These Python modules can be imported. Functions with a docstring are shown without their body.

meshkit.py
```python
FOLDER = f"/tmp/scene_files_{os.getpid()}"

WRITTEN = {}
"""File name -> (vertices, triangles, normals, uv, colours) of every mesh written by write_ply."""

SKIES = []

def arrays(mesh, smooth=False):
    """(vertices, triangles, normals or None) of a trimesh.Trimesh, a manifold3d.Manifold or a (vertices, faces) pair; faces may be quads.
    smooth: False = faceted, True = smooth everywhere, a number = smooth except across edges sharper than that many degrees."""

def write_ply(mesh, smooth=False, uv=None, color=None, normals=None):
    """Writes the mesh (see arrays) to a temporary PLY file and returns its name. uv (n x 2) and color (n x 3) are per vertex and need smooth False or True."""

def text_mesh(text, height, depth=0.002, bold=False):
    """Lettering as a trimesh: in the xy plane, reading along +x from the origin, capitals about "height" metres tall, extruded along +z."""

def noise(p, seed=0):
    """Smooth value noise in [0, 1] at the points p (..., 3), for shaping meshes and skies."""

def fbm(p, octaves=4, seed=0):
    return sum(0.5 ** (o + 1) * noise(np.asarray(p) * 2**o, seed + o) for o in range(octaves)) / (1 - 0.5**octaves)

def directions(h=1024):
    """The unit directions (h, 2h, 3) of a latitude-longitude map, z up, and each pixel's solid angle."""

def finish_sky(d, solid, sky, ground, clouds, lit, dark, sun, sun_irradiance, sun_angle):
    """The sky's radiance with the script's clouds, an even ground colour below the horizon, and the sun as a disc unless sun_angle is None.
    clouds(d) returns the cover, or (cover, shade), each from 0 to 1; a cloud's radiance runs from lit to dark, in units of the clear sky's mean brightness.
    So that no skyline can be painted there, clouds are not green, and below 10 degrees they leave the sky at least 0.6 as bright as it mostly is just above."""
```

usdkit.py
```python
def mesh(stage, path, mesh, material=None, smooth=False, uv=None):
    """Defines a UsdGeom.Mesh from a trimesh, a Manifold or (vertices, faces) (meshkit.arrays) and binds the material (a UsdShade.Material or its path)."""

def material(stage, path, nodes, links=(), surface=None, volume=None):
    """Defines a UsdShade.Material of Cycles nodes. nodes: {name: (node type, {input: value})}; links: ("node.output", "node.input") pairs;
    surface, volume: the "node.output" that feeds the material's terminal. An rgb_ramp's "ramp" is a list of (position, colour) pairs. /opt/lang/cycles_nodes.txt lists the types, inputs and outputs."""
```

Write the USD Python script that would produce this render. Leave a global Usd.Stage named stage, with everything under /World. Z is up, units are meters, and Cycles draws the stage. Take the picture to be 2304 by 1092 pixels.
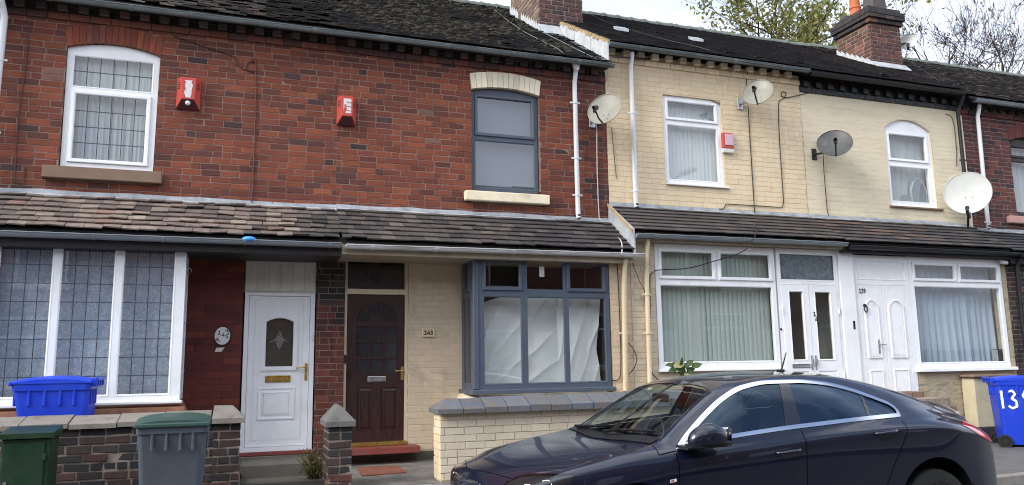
import math, random
import numpy as np, trimesh, usdkit, meshkit
from pxr import Gf, Sdf, Usd, UsdGeom, UsdLux, UsdShade, Vt
from scipy.interpolate import PchipInterpolator
from shapely.geometry import Polygon, LineString, Point, box as sbox
from shapely.ops import unary_union
from shapely.prepared import prep
from shapely import affinity

stage = Usd.Stage.CreateInMemory()
UsdGeom.SetStageUpAxis(stage, UsdGeom.Tokens.z)
UsdGeom.Xform.Define(stage, '/World')
UsdGeom.Scope.Define(stage, '/World/Looks')
T = Sdf.ValueTypeNames

# ------------------------------------------------------------------ camera, sky, sun, exposure
EYE = np.array([0.0, -10.6, 1.6])
YAW, PITCH, ROLL, FPX = math.radians(19.56), math.radians(8.78), math.radians(-0.84), 1761.0
EXPOSURE = 1.38
SKY_STRENGTH = 0.15
CLOUD_OFFSET = (1.2, 9.4, 0.0)
SUN_DIR = np.array([-0.80, -0.22, 0.55])         # towards the sun: left, high, behind thin cloud
SUN_DIR = SUN_DIR / np.linalg.norm(SUN_DIR)
SUN_INTENSITY, SUN_ANGLE = 0.4, 30.0


def cam_axes():
    f = np.array([math.sin(YAW) * math.cos(PITCH), math.cos(YAW) * math.cos(PITCH), math.sin(PITCH)])
    r = np.array([math.cos(YAW), -math.sin(YAW), 0.0])
    u = np.cross(r, f)
    c, s = math.cos(ROLL), math.sin(ROLL)
    return c * r + s * u, -s * r + c * u, f


CR, CU, CF = cam_axes()
cam = UsdGeom.Camera.Define(stage, '/World/camera')
cam.CreateHorizontalApertureAttr(36.0)
cam.CreateVerticalApertureAttr(36.0 * 485 / 1024)
cam.CreateFocalLengthAttr(36.0 * FPX / 2304.0)
cam.CreateClippingRangeAttr(Gf.Vec2f(0.05, 5000.0))
cam.CreateExposureAttr(EXPOSURE)
cam.AddTransformOp().Set(Gf.Matrix4d(*CR, 0, *CU, 0, *(-CF), 0, *EYE, 1))

EL, AZ = math.asin(SUN_DIR[2]), math.atan2(SUN_DIR[0], SUN_DIR[1])
skym = usdkit.material(stage, '/World/Looks/sky', {
    'tc': ('texture_coordinate', {}),
    'sep': ('separate_xyz', {}),
    'den': ('math', {'math_type': 'add', 'value2': 0.22}),
    'mx': ('math', {'math_type': 'maximum', 'value2': 0.02}),
    'dx': ('math', {'math_type': 'divide'}), 'dy': ('math', {'math_type': 'divide'}),
    'cmb': ('combine_xyz', {}), 'off': ('mapping', {'location': CLOUD_OFFSET}),
    'n1': ('noise_texture', {'scale': 0.75, 'detail': 7.0, 'roughness': 0.58, 'distortion': 0.4}),
    'cov': ('rgb_ramp', {'ramp': [(0.0, (0, 0, 0)), (0.42, (0.08, 0.08, 0.08)), (0.60, (0.93, 0.93, 0.93)), (1.0, (1, 1, 1))]}),
    'n2': ('noise_texture', {'scale': 1.9, 'detail': 5.0, 'roughness': 0.55}),
    'shade': ('rgb_ramp', {'ramp': [(0.0, (3.6, 3.9, 4.5)), (0.42, (5.0, 5.3, 5.8)), (0.6, (6.6, 6.75, 7.0)), (1.0, (7.6, 7.6, 7.6))]}),
    'sky': ('sky_texture', {'sky_type': 'single_scattering', 'sun_disc': False, 'sun_elevation': EL, 'sun_rotation': AZ, 'altitude': 100.0, 'air_density': 1.0, 'aerosol_density': 1.2, 'ozone_density': 1.0}),
    'deep': ('mix', {'mix_type': 'multiply', 'fac': 1.0, 'color2': (0.36, 0.44, 0.58)}),
    'hz': ('math', {'math_type': 'multiply_add', 'value2': -2.1, 'value3': 1.32, 'use_clamp': True}),
    'hm': ('math', {'math_type': 'maximum'}), 'cb': ('rgb_to_bw', {}),
    'mix': ('mix', {'mix_type': 'mix'}),
    'cie': ('math', {'math_type': 'multiply_add', 'value2': 1.1, 'value3': 0.45}),
    'cm': ('mix', {'mix_type': 'multiply', 'fac': 1.0}),
    'bg': ('background_shader', {'strength': SKY_STRENGTH}),
}, [('tc.generated', 'sep.vector'), ('sep.z', 'den.value1'), ('den.value', 'mx.value1'),
    ('sep.x', 'dx.value1'), ('mx.value', 'dx.value2'), ('sep.y', 'dy.value1'), ('mx.value', 'dy.value2'),
    ('dx.value', 'cmb.x'), ('dy.value', 'cmb.y'), ('cmb.vector', 'off.vector'), ('off.vector', 'n1.vector'), ('off.vector', 'n2.vector'),
    ('n1.fac', 'cov.fac'), ('n2.fac', 'shade.fac'), ('cov.color', 'cb.color'), ('sep.z', 'hz.value1'), ('cb.val', 'hm.value1'), ('hz.value', 'hm.value2'), ('hm.value', 'mix.fac'), ('sky.color', 'deep.color1'), ('deep.color', 'mix.color1'),
    ('sep.z', 'cie.value1'), ('shade.color', 'cm.color1'), ('cie.value', 'cm.color2'), ('cm.color', 'mix.color2'), ('mix.color', 'bg.color')], surface='bg.background')
dome = UsdLux.DomeLight.Define(stage, '/World/sky')
UsdShade.MaterialBindingAPI.Apply(dome.GetPrim()).Bind(skym)
dome.GetPrim().SetCustomDataByKey('kind', 'structure')
sun = UsdLux.DistantLight.Define(stage, '/World/sun')
sun.CreateIntensityAttr(SUN_INTENSITY)
sun.CreateAngleAttr(SUN_ANGLE)
sun.CreateNormalizeAttr(True)
sun.CreateColorAttr(Gf.Vec3f(1.0, 0.95, 0.88))
_z = SUN_DIR
_x = np.cross([0, 0, 1.0], _z); _x /= np.linalg.norm(_x)
_y = np.cross(_z, _x)
sun.AddTransformOp().Set(Gf.Matrix4d(*_x, 0, *_y, 0, *_z, 0, 0, 0, 30, 1))


def at(px, py, Y):
    """The point of the vertical plane y = Y that a pixel of the photograph shows."""
    d = (px - 1152) / FPX * CR - (py - 546) / FPX * CU + CF
    return EYE + d * ((Y - EYE[1]) / d[1])


def road_z(x):
    return 0.012 * (x - 4.0)


# ------------------------------------------------------------------ scene graph helpers
counts, bases = {}, {}


def numbered(parent, name):
    k = (parent, name)
    n = counts.get(k, -1) + 1
    counts[k] = n
    return name if n == 0 else f'{name}_{n:03d}'


def annotate(prim, label=None, category=None, group=None, kind=None):
    for k, v in (('label', label), ('category', category), ('group', group), ('kind', kind)):
        if v:
            prim.SetCustomDataByKey(k, v)


def thing(name, base, label, category, group=None):
    path = '/World/' + numbered('/World', name)
    x = UsdGeom.Xform.Define(stage, path)
    x.AddTranslateOp().Set(Gf.Vec3d(*map(float, base)))
    bases[path] = np.array(base, float)
    annotate(x.GetPrim(), label, category, group)
    return path


class G:
    """Collects shapes into one mesh."""

    def __init__(self):
        self.v, self.f, self.t, self.n = [], [], [], 0

    def add(self, v, f, tint=None):
        v, f = np.asarray(v, float), np.asarray(f, int)
        if f.shape[1] == 4:
            f = np.vstack([f[:, [0, 1, 2]], f[:, [0, 2, 3]]])
        self.v.append(v)
        self.f.append(f + self.n)
        self.t.append(np.tile(np.asarray((1, 1, 1) if tint is None else tint, float), (len(v), 1)))
        self.n += len(v)
        return self

    def tm(self, m, tint=None):
        return self.add(m.vertices, m.faces, tint)

    def arrays(self):
        return np.vstack(self.v), np.vstack(self.f), np.vstack(self.t)

    BOXF = [[0, 3, 2, 1], [4, 5, 6, 7], [0, 1, 5, 4], [1, 2, 6, 5], [2, 3, 7, 6], [3, 0, 4, 7]]

    def hexa(self, c, tint=None):
        return self.add(c, G.BOXF, tint)

    def box(self, x0, x1, y0, y1, z0, z1, tint=None):
        return self.hexa([(x0, y0, z0), (x1, y0, z0), (x1, y1, z0), (x0, y1, z0), (x0, y0, z1), (x1, y0, z1), (x1, y1, z1), (x0, y1, z1)], tint)

    def cbox(self, x0, x1, y0, y1, z0, z1, c=0.01, tint=None):
        """Box with chamfered edges."""
        c = min(c, 0.49 * (x1 - x0), 0.49 * (y1 - y0), 0.49 * (z1 - z0))
        m, h = np.array([(x0 + x1) / 2, (y0 + y1) / 2, (z0 + z1) / 2]), np.array([(x1 - x0) / 2, (y1 - y0) / 2, (z1 - z0) / 2])
        v = m + CH_S * (h - c) + CH_E * c
        return self.add(v, CH_F, tint)

    def tube(self, pts, r, n=8, caps=True, tint=None):
        p = np.asarray(pts, float)
        rr = np.broadcast_to(np.asarray(r, float), (len(p),))
        d = np.gradient(p, axis=0)
        d /= np.linalg.norm(d, axis=1, keepdims=True) + 1e-12
        ref = np.array([0, 0, 1.0]) if abs(d[0, 2]) < 0.9 else np.array([1.0, 0, 0])
        rings = []
        a = np.cross(d[0], ref); a /= np.linalg.norm(a)
        for i in range(len(p)):
            a = a - d[i] * (a @ d[i]); a /= np.linalg.norm(a) + 1e-12
            b = np.cross(d[i], a)
            th = np.arange(n) * 2 * np.pi / n
            rings.append(p[i] + rr[i] * (np.cos(th)[:, None] * a + np.sin(th)[:, None] * b))
        v = np.vstack(rings)
        i = np.arange(len(p) - 1)[:, None] * n
        j = np.arange(n)[None]
        k = (j + 1) % n
        f = np.stack([i + j, i + k, i + n + k, i + n + j], -1).reshape(-1, 4)
        f = np.vstack([f[:, [0, 1, 2]], f[:, [0, 2, 3]]])
        if caps:
            e = (len(p) - 1) * n
            f = np.vstack([f, [[0, q + 1, q] for q in range(1, n - 1)], [[e, e + q, e + q + 1] for q in range(1, n - 1)]])
        return self.add(v, f, tint)

    def prism(self, poly, d0, d1, O=(0, 0, 0), U=(1, 0, 0), N=(0, -1, 0), tint=None):
        """Extrudes a polygon of (u, z) along N from d0 to d1."""
        for q in getattr(poly, 'geoms', [poly]):
            if q.is_empty or q.area < 1e-7:
                continue
            m = trimesh.creation.extrude_polygon(q, d1 - d0, engine='earcut')
            v = m.vertices
            w = np.asarray(O, float) + v[:, :1] * np.asarray(U, float) + v[:, 1:2] * np.array([0, 0, 1.0]) + (v[:, 2:] + d0) * np.asarray(N, float)
            f = m.faces
            if np.dot(np.cross(U, [0, 0, 1]), N) < 0:
                f = f[:, ::-1]
            self.add(w, f, tint)
        return self

    def xprism(self, poly, x0, x1, tint=None):
        """Extrudes a polygon of (y, z) along x."""
        return self.prism(poly, x0, x1, U=(0, 1, 0), N=(1, 0, 0), tint=tint)

    def lathe(self, prof, O, A=(0, 0, 1), n=24, tint=None):
        """Revolves (radius, height) about the axis A through O."""
        A = np.asarray(A, float); A = A / np.linalg.norm(A)
        ref = np.array([1.0, 0, 0]) if abs(A[0]) < 0.9 else np.array([0, 1.0, 0])
        e1 = np.cross(A, ref); e1 /= np.linalg.norm(e1)
        e2 = np.cross(A, e1)
        th = np.arange(n) * 2 * np.pi / n
        prof = np.asarray(prof, float)
        v = (np.asarray(O, float) + prof[:, 1][:, None, None] * A + prof[:, 0][:, None, None] * (np.cos(th)[None, :, None] * e1 + np.sin(th)[None, :, None] * e2)).reshape(-1, 3)
        i = np.arange(len(prof) - 1)[:, None] * n
        j = np.arange(n)[None]
        k = (j + 1) % n
        return self.add(v, np.stack([i + j, i + k, i + n + k, i + n + j], -1).reshape(-1, 4), tint)


def _chamfer():
    S, E = [], []
    for s in np.ndindex(2, 2, 2):
        s = np.array(s) * 2 - 1
        for k in range(3):
            e = np.zeros(3); e[k] = s[k]
            S.append(s); E.append(e)
    S, E = np.array(S, float), np.array(E, float)
    h = trimesh.Trimesh(S * 1.0 + E * 0.3, process=False).convex_hull if False else trimesh.convex.convex_hull(S + E * 0.3)
    # map hull vertices back to our order
    P = S + E * 0.3
    idx = [int(np.argmin(np.linalg.norm(P - q, axis=1))) for q in h.vertices]
    F = np.array([[idx[a] for a in t] for t in h.faces])
    return S, E, F


CH_S, CH_E, CH_F = _chamfer()


def obj(name, g, mat, parent=None, smooth=False, label=None, category=None, group=None, kind=None, base=None, tint=False):
    """One Mesh prim under parent (a path), or a top-level thing when parent is None."""
    if isinstance(g, G):
        v, f, t = g.arrays()
    elif isinstance(g, trimesh.Trimesh):
        v, f, t = np.array(g.vertices), np.array(g.faces), None
    else:
        v, f = g[0], g[1]
        t = None
    if parent is None:
        path = '/World/' + numbered('/World', name)
        b = np.array(base, float) if base is not None else np.array([(v[:, 0].min() + v[:, 0].max()) / 2, (v[:, 1].min() + v[:, 1].max()) / 2, v[:, 2].min()])
        bases[path] = b
    else:
        path = parent + '/' + numbered(parent, name)
        b = bases['/'.join(path.split('/')[:3])]
    m = usdkit.mesh(stage, path, (v - b, f), mat, smooth=smooth)
    if parent is None:
        m.AddTranslateOp().Set(Gf.Vec3d(*map(float, b)))
    if tint and t is not None:
        if smooth is not False and smooth is not True:
            raise ValueError('tint with angle smoothing')
        UsdGeom.PrimvarsAPI(m).CreatePrimvar('tint', T.Color3fArray, 'vertex').Set(Vt.Vec3fArray.FromNumpy(t.astype(np.float32)))
    annotate(m.GetPrim(), label, category, group, kind)
    return path


# ------------------------------------------------------------------ materials
mats = {}


def pm(name, col, rough=0.65, var=0.2, scale=6.0, detail=5.0, bump=0.0, bscale=60.0, bdist=0.004, spec=0.4, dirt=None, dscale=3.0, damt=0.6, dlo=0.5, dhi=0.68,
       tint=False, metallic=0.0, coat=0.0, coat_rough=0.03, stretch=None, dirt2=None, d2scale=1.0, d2lo=0.5, d2hi=0.7, sheen=0.0, rvar=0.12, transl=0.0):
    col = np.array(col, float)
    N = {'geo': ('geometry', {}), 'map': ('mapping', {'scale': tuple(stretch) if stretch else (1, 1, 1)}),
         'n1': ('noise_texture', {'scale': scale, 'detail': detail, 'roughness': 0.6}),
         'r1': ('rgb_ramp', {'ramp': [(0.25, tuple(col * (1 - var))), (0.5, tuple(col)), (0.75, tuple(np.minimum(col * (1 + var), 0.95)))]}),
         'p': ('principled_bsdf', {'roughness': rough, 'specular_ior_level': spec, 'metallic': metallic, 'coat_weight': coat, 'coat_roughness': coat_rough, 'sheen_weight': sheen})}
    L = [('geo.position', 'map.vector'), ('map.vector', 'n1.vector'), ('n1.fac', 'r1.fac')]
    out = 'r1.color'
    if tint:
        N['at'] = ('attribute', {'attribute': 'tint'})
        N['mt'] = ('mix', {'mix_type': 'multiply', 'fac': 1.0})
        L += [(out, 'mt.color1'), ('at.color', 'mt.color2')]
        out = 'mt.color'
    for tag, dc, ds, lo, hi in (('d', dirt, dscale, dlo, dhi), ('e', dirt2, d2scale, d2lo, d2hi)):
        if dc is not None:
            N[tag + 'n'] = ('noise_texture', {'scale': ds, 'detail': 6.0, 'roughness': 0.65})
            N[tag + 'r'] = ('rgb_ramp', {'ramp': [(0, (0, 0, 0)), (lo, (0, 0, 0)), (hi, (damt,) * 3), (1, (damt,) * 3)]})
            N[tag + 'm'] = ('mix', {'mix_type': 'mix', 'color2': tuple(dc)})
            L += [('map.vector', tag + 'n.vector'), (tag + 'n.fac', tag + 'r.fac'), (tag + 'r.color', tag + 'm.fac'), (out, tag + 'm.color1')]
            out = tag + 'm.color'
    L.append((out, 'p.base_color'))
    if rvar:
        N['rm'] = ('map_range', {'from_min': 0.3, 'from_max': 0.7, 'to_min': max(rough - rvar, 0.02), 'to_max': min(rough + rvar, 1.0)})
        L += [('n1.fac', 'rm.value'), ('rm.result', 'p.roughness')]
    if bump:
        N['bn'] = ('noise_texture', {'scale': bscale, 'detail': 4.0, 'roughness': 0.6})
        N['bp'] = ('bump', {'strength': bump, 'distance': bdist})
        L += [('map.vector', 'bn.vector'), ('bn.fac', 'bp.height'), ('bp.normal', 'p.normal')]
    surface = 'p.BSDF'
    if transl:
        N['tr'] = ('translucent_bsdf', {})
        N['mc'] = ('mix_closure', {'fac': transl})
        L += [(out, 'tr.color'), ('p.BSDF', 'mc.closure1'), ('tr.BSDF', 'mc.closure2')]
        surface = 'mc.closure'
    mats[name] = usdkit.material(stage, '/World/Looks/' + name, N, L, surface=surface)
    return mats[name]


def glass(name, ior=1.9, rough=0.0, tintc=(0.96, 0.98, 0.97), gloss=(1, 1, 1)):
    f0 = ((ior - 1) / (ior + 1)) ** 2
    mats[name] = usdkit.material(stage, '/World/Looks/' + name, {
        'lw': ('layer_weight', {'blend': 0.5}), 'pw': ('math', {'math_type': 'power', 'value2': 5.0}), 'ma': ('math', {'math_type': 'multiply_add', 'value2': 1 - f0, 'value3': f0}),
        'tr': ('transparent_bsdf', {'color': tintc}), 'gl': ('glossy_bsdf', {'color': gloss, 'roughness': rough}), 'm': ('mix_closure', {})},
        [('lw.facing', 'pw.value1'), ('pw.value', 'ma.value1'), ('ma.value', 'm.fac'), ('tr.BSDF', 'm.closure1'), ('gl.BSDF', 'm.closure2')], surface='m.closure')
    return mats[name]


# setting
pm('asphalt', (0.07, 0.07, 0.07), 0.85, 0.25, 3, bump=0.6, bscale=180, bdist=0.003, dirt=(0.09, 0.085, 0.08), dscale=0.8)
pm('pavement_tar', (0.10, 0.097, 0.093), 0.85, 0.3, 4, bump=0.5, bscale=160, bdist=0.003, dirt=(0.13, 0.12, 0.11), dscale=1.6)
pm('kerb_stone', (0.2, 0.185, 0.165), 0.8, 0.25, 7, bump=0.4, bscale=90, dirt=(0.07, 0.065, 0.06), dscale=5)
pm('earth', (0.08, 0.075, 0.06), 0.95, 0.3, 1)
pm('forecourt', (0.17, 0.155, 0.135), 0.85, 0.35, 5, bump=0.6, bscale=60, bdist=0.006, dirt=(0.045, 0.04, 0.035), dscale=3)
# masonry
pm('red_brick', (1, 1, 1), 0.8, 0.18, 22, bump=0.5, bscale=90, bdist=0.004, tint=True, dirt=(0.045, 0.03, 0.03), dscale=9, damt=0.55, dlo=0.52, dhi=0.72, dirt2=(0.05, 0.03, 0.025), d2scale=1.0, d2lo=0.48, d2hi=0.82)
pm('dark_brick', (1, 1, 1), 0.8, 0.25, 20, bump=0.6, bscale=70, bdist=0.006, tint=True, dirt=(0.02, 0.018, 0.018), dscale=10, damt=0.6)
pm('mortar', (0.235, 0.16, 0.125), 0.95, 0.3, 12, dirt=(0.12, 0.09, 0.08), dscale=2.2, damt=0.7)
pm('old_mortar', (0.25, 0.2, 0.16), 0.95, 0.35, 8, bump=0.5, bscale=60, dirt=(0.09, 0.075, 0.065), dscale=5)
pm('cream_paint', (1, 1, 1), 0.62, 0.07, 9, bump=0.35, bscale=45, bdist=0.003, tint=True, dirt=(0.42, 0.31, 0.19), dscale=2.2, damt=0.5, dlo=0.54, dhi=0.8, stretch=(1, 1, 0.3), dirt2=(0.5, 0.4, 0.27), d2scale=7, d2lo=0.55, d2hi=0.75)
pm('painted_red_joint', (0.075, 0.02, 0.017), 0.7, 0.15, 8)
pm('cream_joint', (0.64, 0.50, 0.30), 0.75, 0.08, 9)
pm('stone_paint', (1, 1, 1), 0.65, 0.1, 8, bump=0.35, bscale=40, bdist=0.004, tint=True, dirt=(0.2, 0.16, 0.12), dscale=2.4, damt=0.55, dlo=0.55, dhi=0.75)
pm('stone_joint', (0.50, 0.41, 0.30), 0.8, 0.1, 9)
pm('rough_render', (0.67, 0.58, 0.41), 0.7, 0.05, 7, bump=0.5, bscale=16, bdist=0.012, stretch=(0.5, 1, 2.0), dirt=(0.45, 0.38, 0.27), dscale=3, damt=0.4)
pm('tan_render', (0.40, 0.33, 0.22), 0.8, 0.15, 7, bump=0.8, bscale=16, bdist=0.02, stretch=(0.7, 1, 1.6), dirt=(0.25, 0.2, 0.13), dscale=4)
pm('box_render', (0.52, 0.46, 0.30), 0.8, 0.1, 6, bump=0.4, bscale=50, dirt=(0.3, 0.26, 0.2), dscale=3)
pm('brown_stone', (0.19, 0.125, 0.085), 0.75, 0.12, 8, bump=0.3, bscale=60)
pm('cream_stone', (0.76, 0.66, 0.47), 0.65, 0.1, 8, bump=0.35, bscale=40, dirt=(0.3, 0.22, 0.14), dscale=4, damt=0.5)
pm('pink_stone', (0.45, 0.25, 0.22), 0.7, 0.1, 8)
pm('orange_stone', (0.30, 0.14, 0.08), 0.8, 0.3, 9, bump=0.5, bscale=40, dirt=(0.1, 0.08, 0.07), dscale=5)
pm('coping', (1, 1, 1), 0.8, 0.2, 14, bump=0.5, bscale=60, bdist=0.005, tint=True, dirt=(0.08, 0.07, 0.06), dscale=7, damt=0.6)
pm('slate_coping', (1, 1, 1), 0.6, 0.25, 12, bump=0.5, bscale=50, bdist=0.005, tint=True, dirt=(0.16, 0.12, 0.085), dscale=9, damt=0.7, dlo=0.45, dhi=0.62)
pm('step_stone', (0.095, 0.085, 0.068), 0.8, 0.3, 6, bump=0.4, bscale=50, dirt=(0.035, 0.03, 0.025), dscale=3)
pm('red_step', (0.21, 0.048, 0.038), 0.55, 0.2, 8, bump=0.4, bscale=40, dirt=(0.13, 0.1, 0.09), dscale=6)
pm('quarry_tile', (0.20, 0.075, 0.05), 0.7, 0.15, 6, bump=0.2, bscale=50)
# roofs
pm('roof_tile', (1, 1, 1), 0.78, 0.22, 16, bump=0.5, bscale=80, bdist=0.004, tint=True, dirt=(0.03, 0.026, 0.024), dscale=9, damt=0.6, dlo=0.52, dhi=0.72, dirt2=(0.06, 0.052, 0.045), d2scale=2.2, d2lo=0.48, d2hi=0.75)
pm('roof_felt', (0.02, 0.018, 0.018), 0.95, 0.2, 5)
pm('ridge_tile', (0.12, 0.14, 0.12), 0.75, 0.25, 8, bump=0.4, bscale=50, dirt=(0.2, 0.23, 0.2), dscale=6)
pm('moss', (0.026, 0.024, 0.011), 0.95, 0.4, 18, bump=0.5, bscale=120)
pm('lead', (0.30, 0.325, 0.345), 0.6, 0.25, 9, bump=0.4, bscale=25, bdist=0.01, dirt=(0.46, 0.48, 0.49), dscale=3.5, damt=0.8, dlo=0.42, dhi=0.6)
pm('white_lead', (0.44, 0.455, 0.46), 0.6, 0.15, 9, bump=0.3, bscale=30, dirt=(0.25, 0.26, 0.27), dscale=5, damt=0.5)
pm('verge_mortar', (0.36, 0.25, 0.13), 0.9, 0.3, 12, bump=0.6, bscale=60)
# joinery and plastics
pm('upvc', (0.82, 0.83, 0.83), 0.32, 0.03, 4, dirt=(0.66, 0.65, 0.62), dscale=2.5, damt=0.3, spec=0.5)
pm('old_white_paint', (0.62, 0.60, 0.53), 0.5, 0.08, 5, dirt=(0.4, 0.37, 0.3), dscale=4, damt=0.4, stretch=(1, 1, 0.25))
pm('blue_grey_paint', (0.066, 0.084, 0.112), 0.4, 0.08, 5, spec=0.5)
pm('cream_gloss', (0.62, 0.52, 0.36), 0.45, 0.06, 5, dirt=(0.42, 0.33, 0.2), dscale=5, damt=0.4)
pm('brown_door', (0.027, 0.0095, 0.008), 0.38, 0.25, 6, spec=0.5, stretch=(6, 6, 0.6))
pm('brown_frame', (0.03, 0.02, 0.018), 0.5, 0.2, 6)
pm('fascia_dark', (0.03, 0.026, 0.026), 0.6, 0.3, 4)
pm('fascia_cream', (0.42, 0.36, 0.26), 0.6, 0.12, 5, dirt=(0.22, 0.18, 0.13), dscale=4)
pm('black_paint', (0.016, 0.016, 0.018), 0.5, 0.2, 8, bump=0.2, bscale=60)
pm('grey_gutter', (0.19, 0.215, 0.23), 0.42, 0.2, 6, dirt=(0.23, 0.24, 0.24), dscale=3, damt=0.6, stretch=(0.4, 1, 1))
pm('dark_gutter', (0.13, 0.155, 0.155), 0.45, 0.25, 6, dirt=(0.25, 0.28, 0.27), dscale=4, stretch=(0.4, 1, 1))
pm('pale_gutter', (0.52, 0.52, 0.5), 0.45, 0.15, 6, dirt=(0.2, 0.19, 0.18), dscale=4, stretch=(0.4, 1, 1))
pm('white_pipe', (0.66, 0.68, 0.69), 0.38, 0.05, 5, dirt=(0.4, 0.4, 0.38), dscale=3, damt=0.4, stretch=(1, 1, 0.3))
pm('cream_pipe', (0.66, 0.55, 0.36), 0.42, 0.06, 5, dirt=(0.45, 0.36, 0.22), dscale=4, damt=0.4, stretch=(1, 1, 0.3))
pm('black_plastic', (0.012, 0.012, 0.013), 0.45, 0.15, 8, spec=0.4)
pm('cable_black', (0.02, 0.016, 0.016), 0.6, 0.1, 5)
pm('cable_white', (0.55, 0.54, 0.5), 0.5, 0.1, 5)
pm('cable_brown', (0.10, 0.035, 0.025), 0.6, 0.1, 5)
pm('lead_came', (0.05, 0.065, 0.08), 0.45, 0.1, 20, metallic=0.5)
pm('brass', (0.55, 0.36, 0.10), 0.28, 0.1, 20, metallic=0.9, rvar=0.06)
pm('steel', (0.45, 0.45, 0.46), 0.3, 0.1, 10, metallic=0.9, rvar=0.06)
pm('white_enamel', (0.72, 0.72, 0.68), 0.35, 0.03, 10)
pm('sign_ink', (0.02, 0.018, 0.015), 0.6, 0.05, 5)
pm('alarm_red', (0.48, 0.055, 0.04), 0.45, 0.1, 8, dirt=(0.36, 0.08, 0.06), dscale=7)
pm('alarm_pink', (0.55, 0.38, 0.43), 0.5, 0.05, 8)
pm('alarm_dark', (0.06, 0.012, 0.012), 0.6, 0.1, 5)
pm('sticker', (0.66, 0.64, 0.61), 0.6, 0.12, 40, dirt=(0.3, 0.12, 0.1), dscale=40, damt=0.6)
pm('dish_beige', (0.27, 0.26, 0.215), 0.5, 0.1, 6, bump=0.05, bscale=200, dirt=(0.17, 0.16, 0.13), dscale=4, damt=0.5)
pm('dish_grey', (0.075, 0.075, 0.075), 0.5, 0.2, 6, dirt=(0.2, 0.195, 0.17), dscale=4, damt=0.6)
pm('dish_white', (0.56, 0.575, 0.55), 0.42, 0.04, 6, dirt=(0.5, 0.5, 0.45), dscale=5, damt=0.3)
pm('bin_blue', (0.01, 0.045, 0.5), 0.42, 0.08, 5, bump=0.08, bscale=250, dirt=(0.03, 0.07, 0.42), dscale=4)
pm('bin_grey', (0.062, 0.076, 0.092), 0.5, 0.1, 4, bump=0.1, bscale=250, dirt=(0.10, 0.112, 0.122), dscale=3, damt=0.5)
pm('bin_green', (0.03, 0.065, 0.052), 0.5, 0.1, 4, bump=0.1, bscale=250)
pm('cabinet_green', (0.006, 0.022, 0.008), 0.4, 0.15, 6, bump=0.1, bscale=120, dirt=(0.018, 0.03, 0.018), dscale=5, damt=0.4)
pm('white_spray', (0.8, 0.8, 0.8), 0.7, 0.1, 30)
pm('blue_plastic', (0.05, 0.3, 0.7), 0.4, 0.1, 6)
pm('pot_orange', (0.42, 0.12, 0.04), 0.65, 0.15, 8)
pm('pot_dark', (0.07, 0.065, 0.06), 0.8, 0.25, 8)
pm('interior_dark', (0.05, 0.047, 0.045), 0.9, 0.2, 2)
pm('interior_pale', (0.45, 0.44, 0.4), 0.9, 0.1, 2)
pm('net_curtain', (0.62, 0.66, 0.68), 0.9, 0.05, 5, transl=0.35)
pm('lace', (0.42, 0.49, 0.60), 0.9, 0.22, 9, transl=0.2)
pm('lace_thread', (0.66, 0.7, 0.75), 0.9, 0.05, 5)
pm('dust_sheet', (0.80, 0.83, 0.80), 0.85, 0.04, 5, transl=0.12)
pm('blind_slat', (0.56, 0.63, 0.57), 0.75, 0.04, 5, transl=0.3, bump=0.15, bscale=200)
pm('blind_white', (0.72, 0.76, 0.77), 0.75, 0.04, 5, transl=0.3)
pm('grey_blind', (0.17, 0.19, 0.21), 0.8, 0.08, 2)
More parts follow.
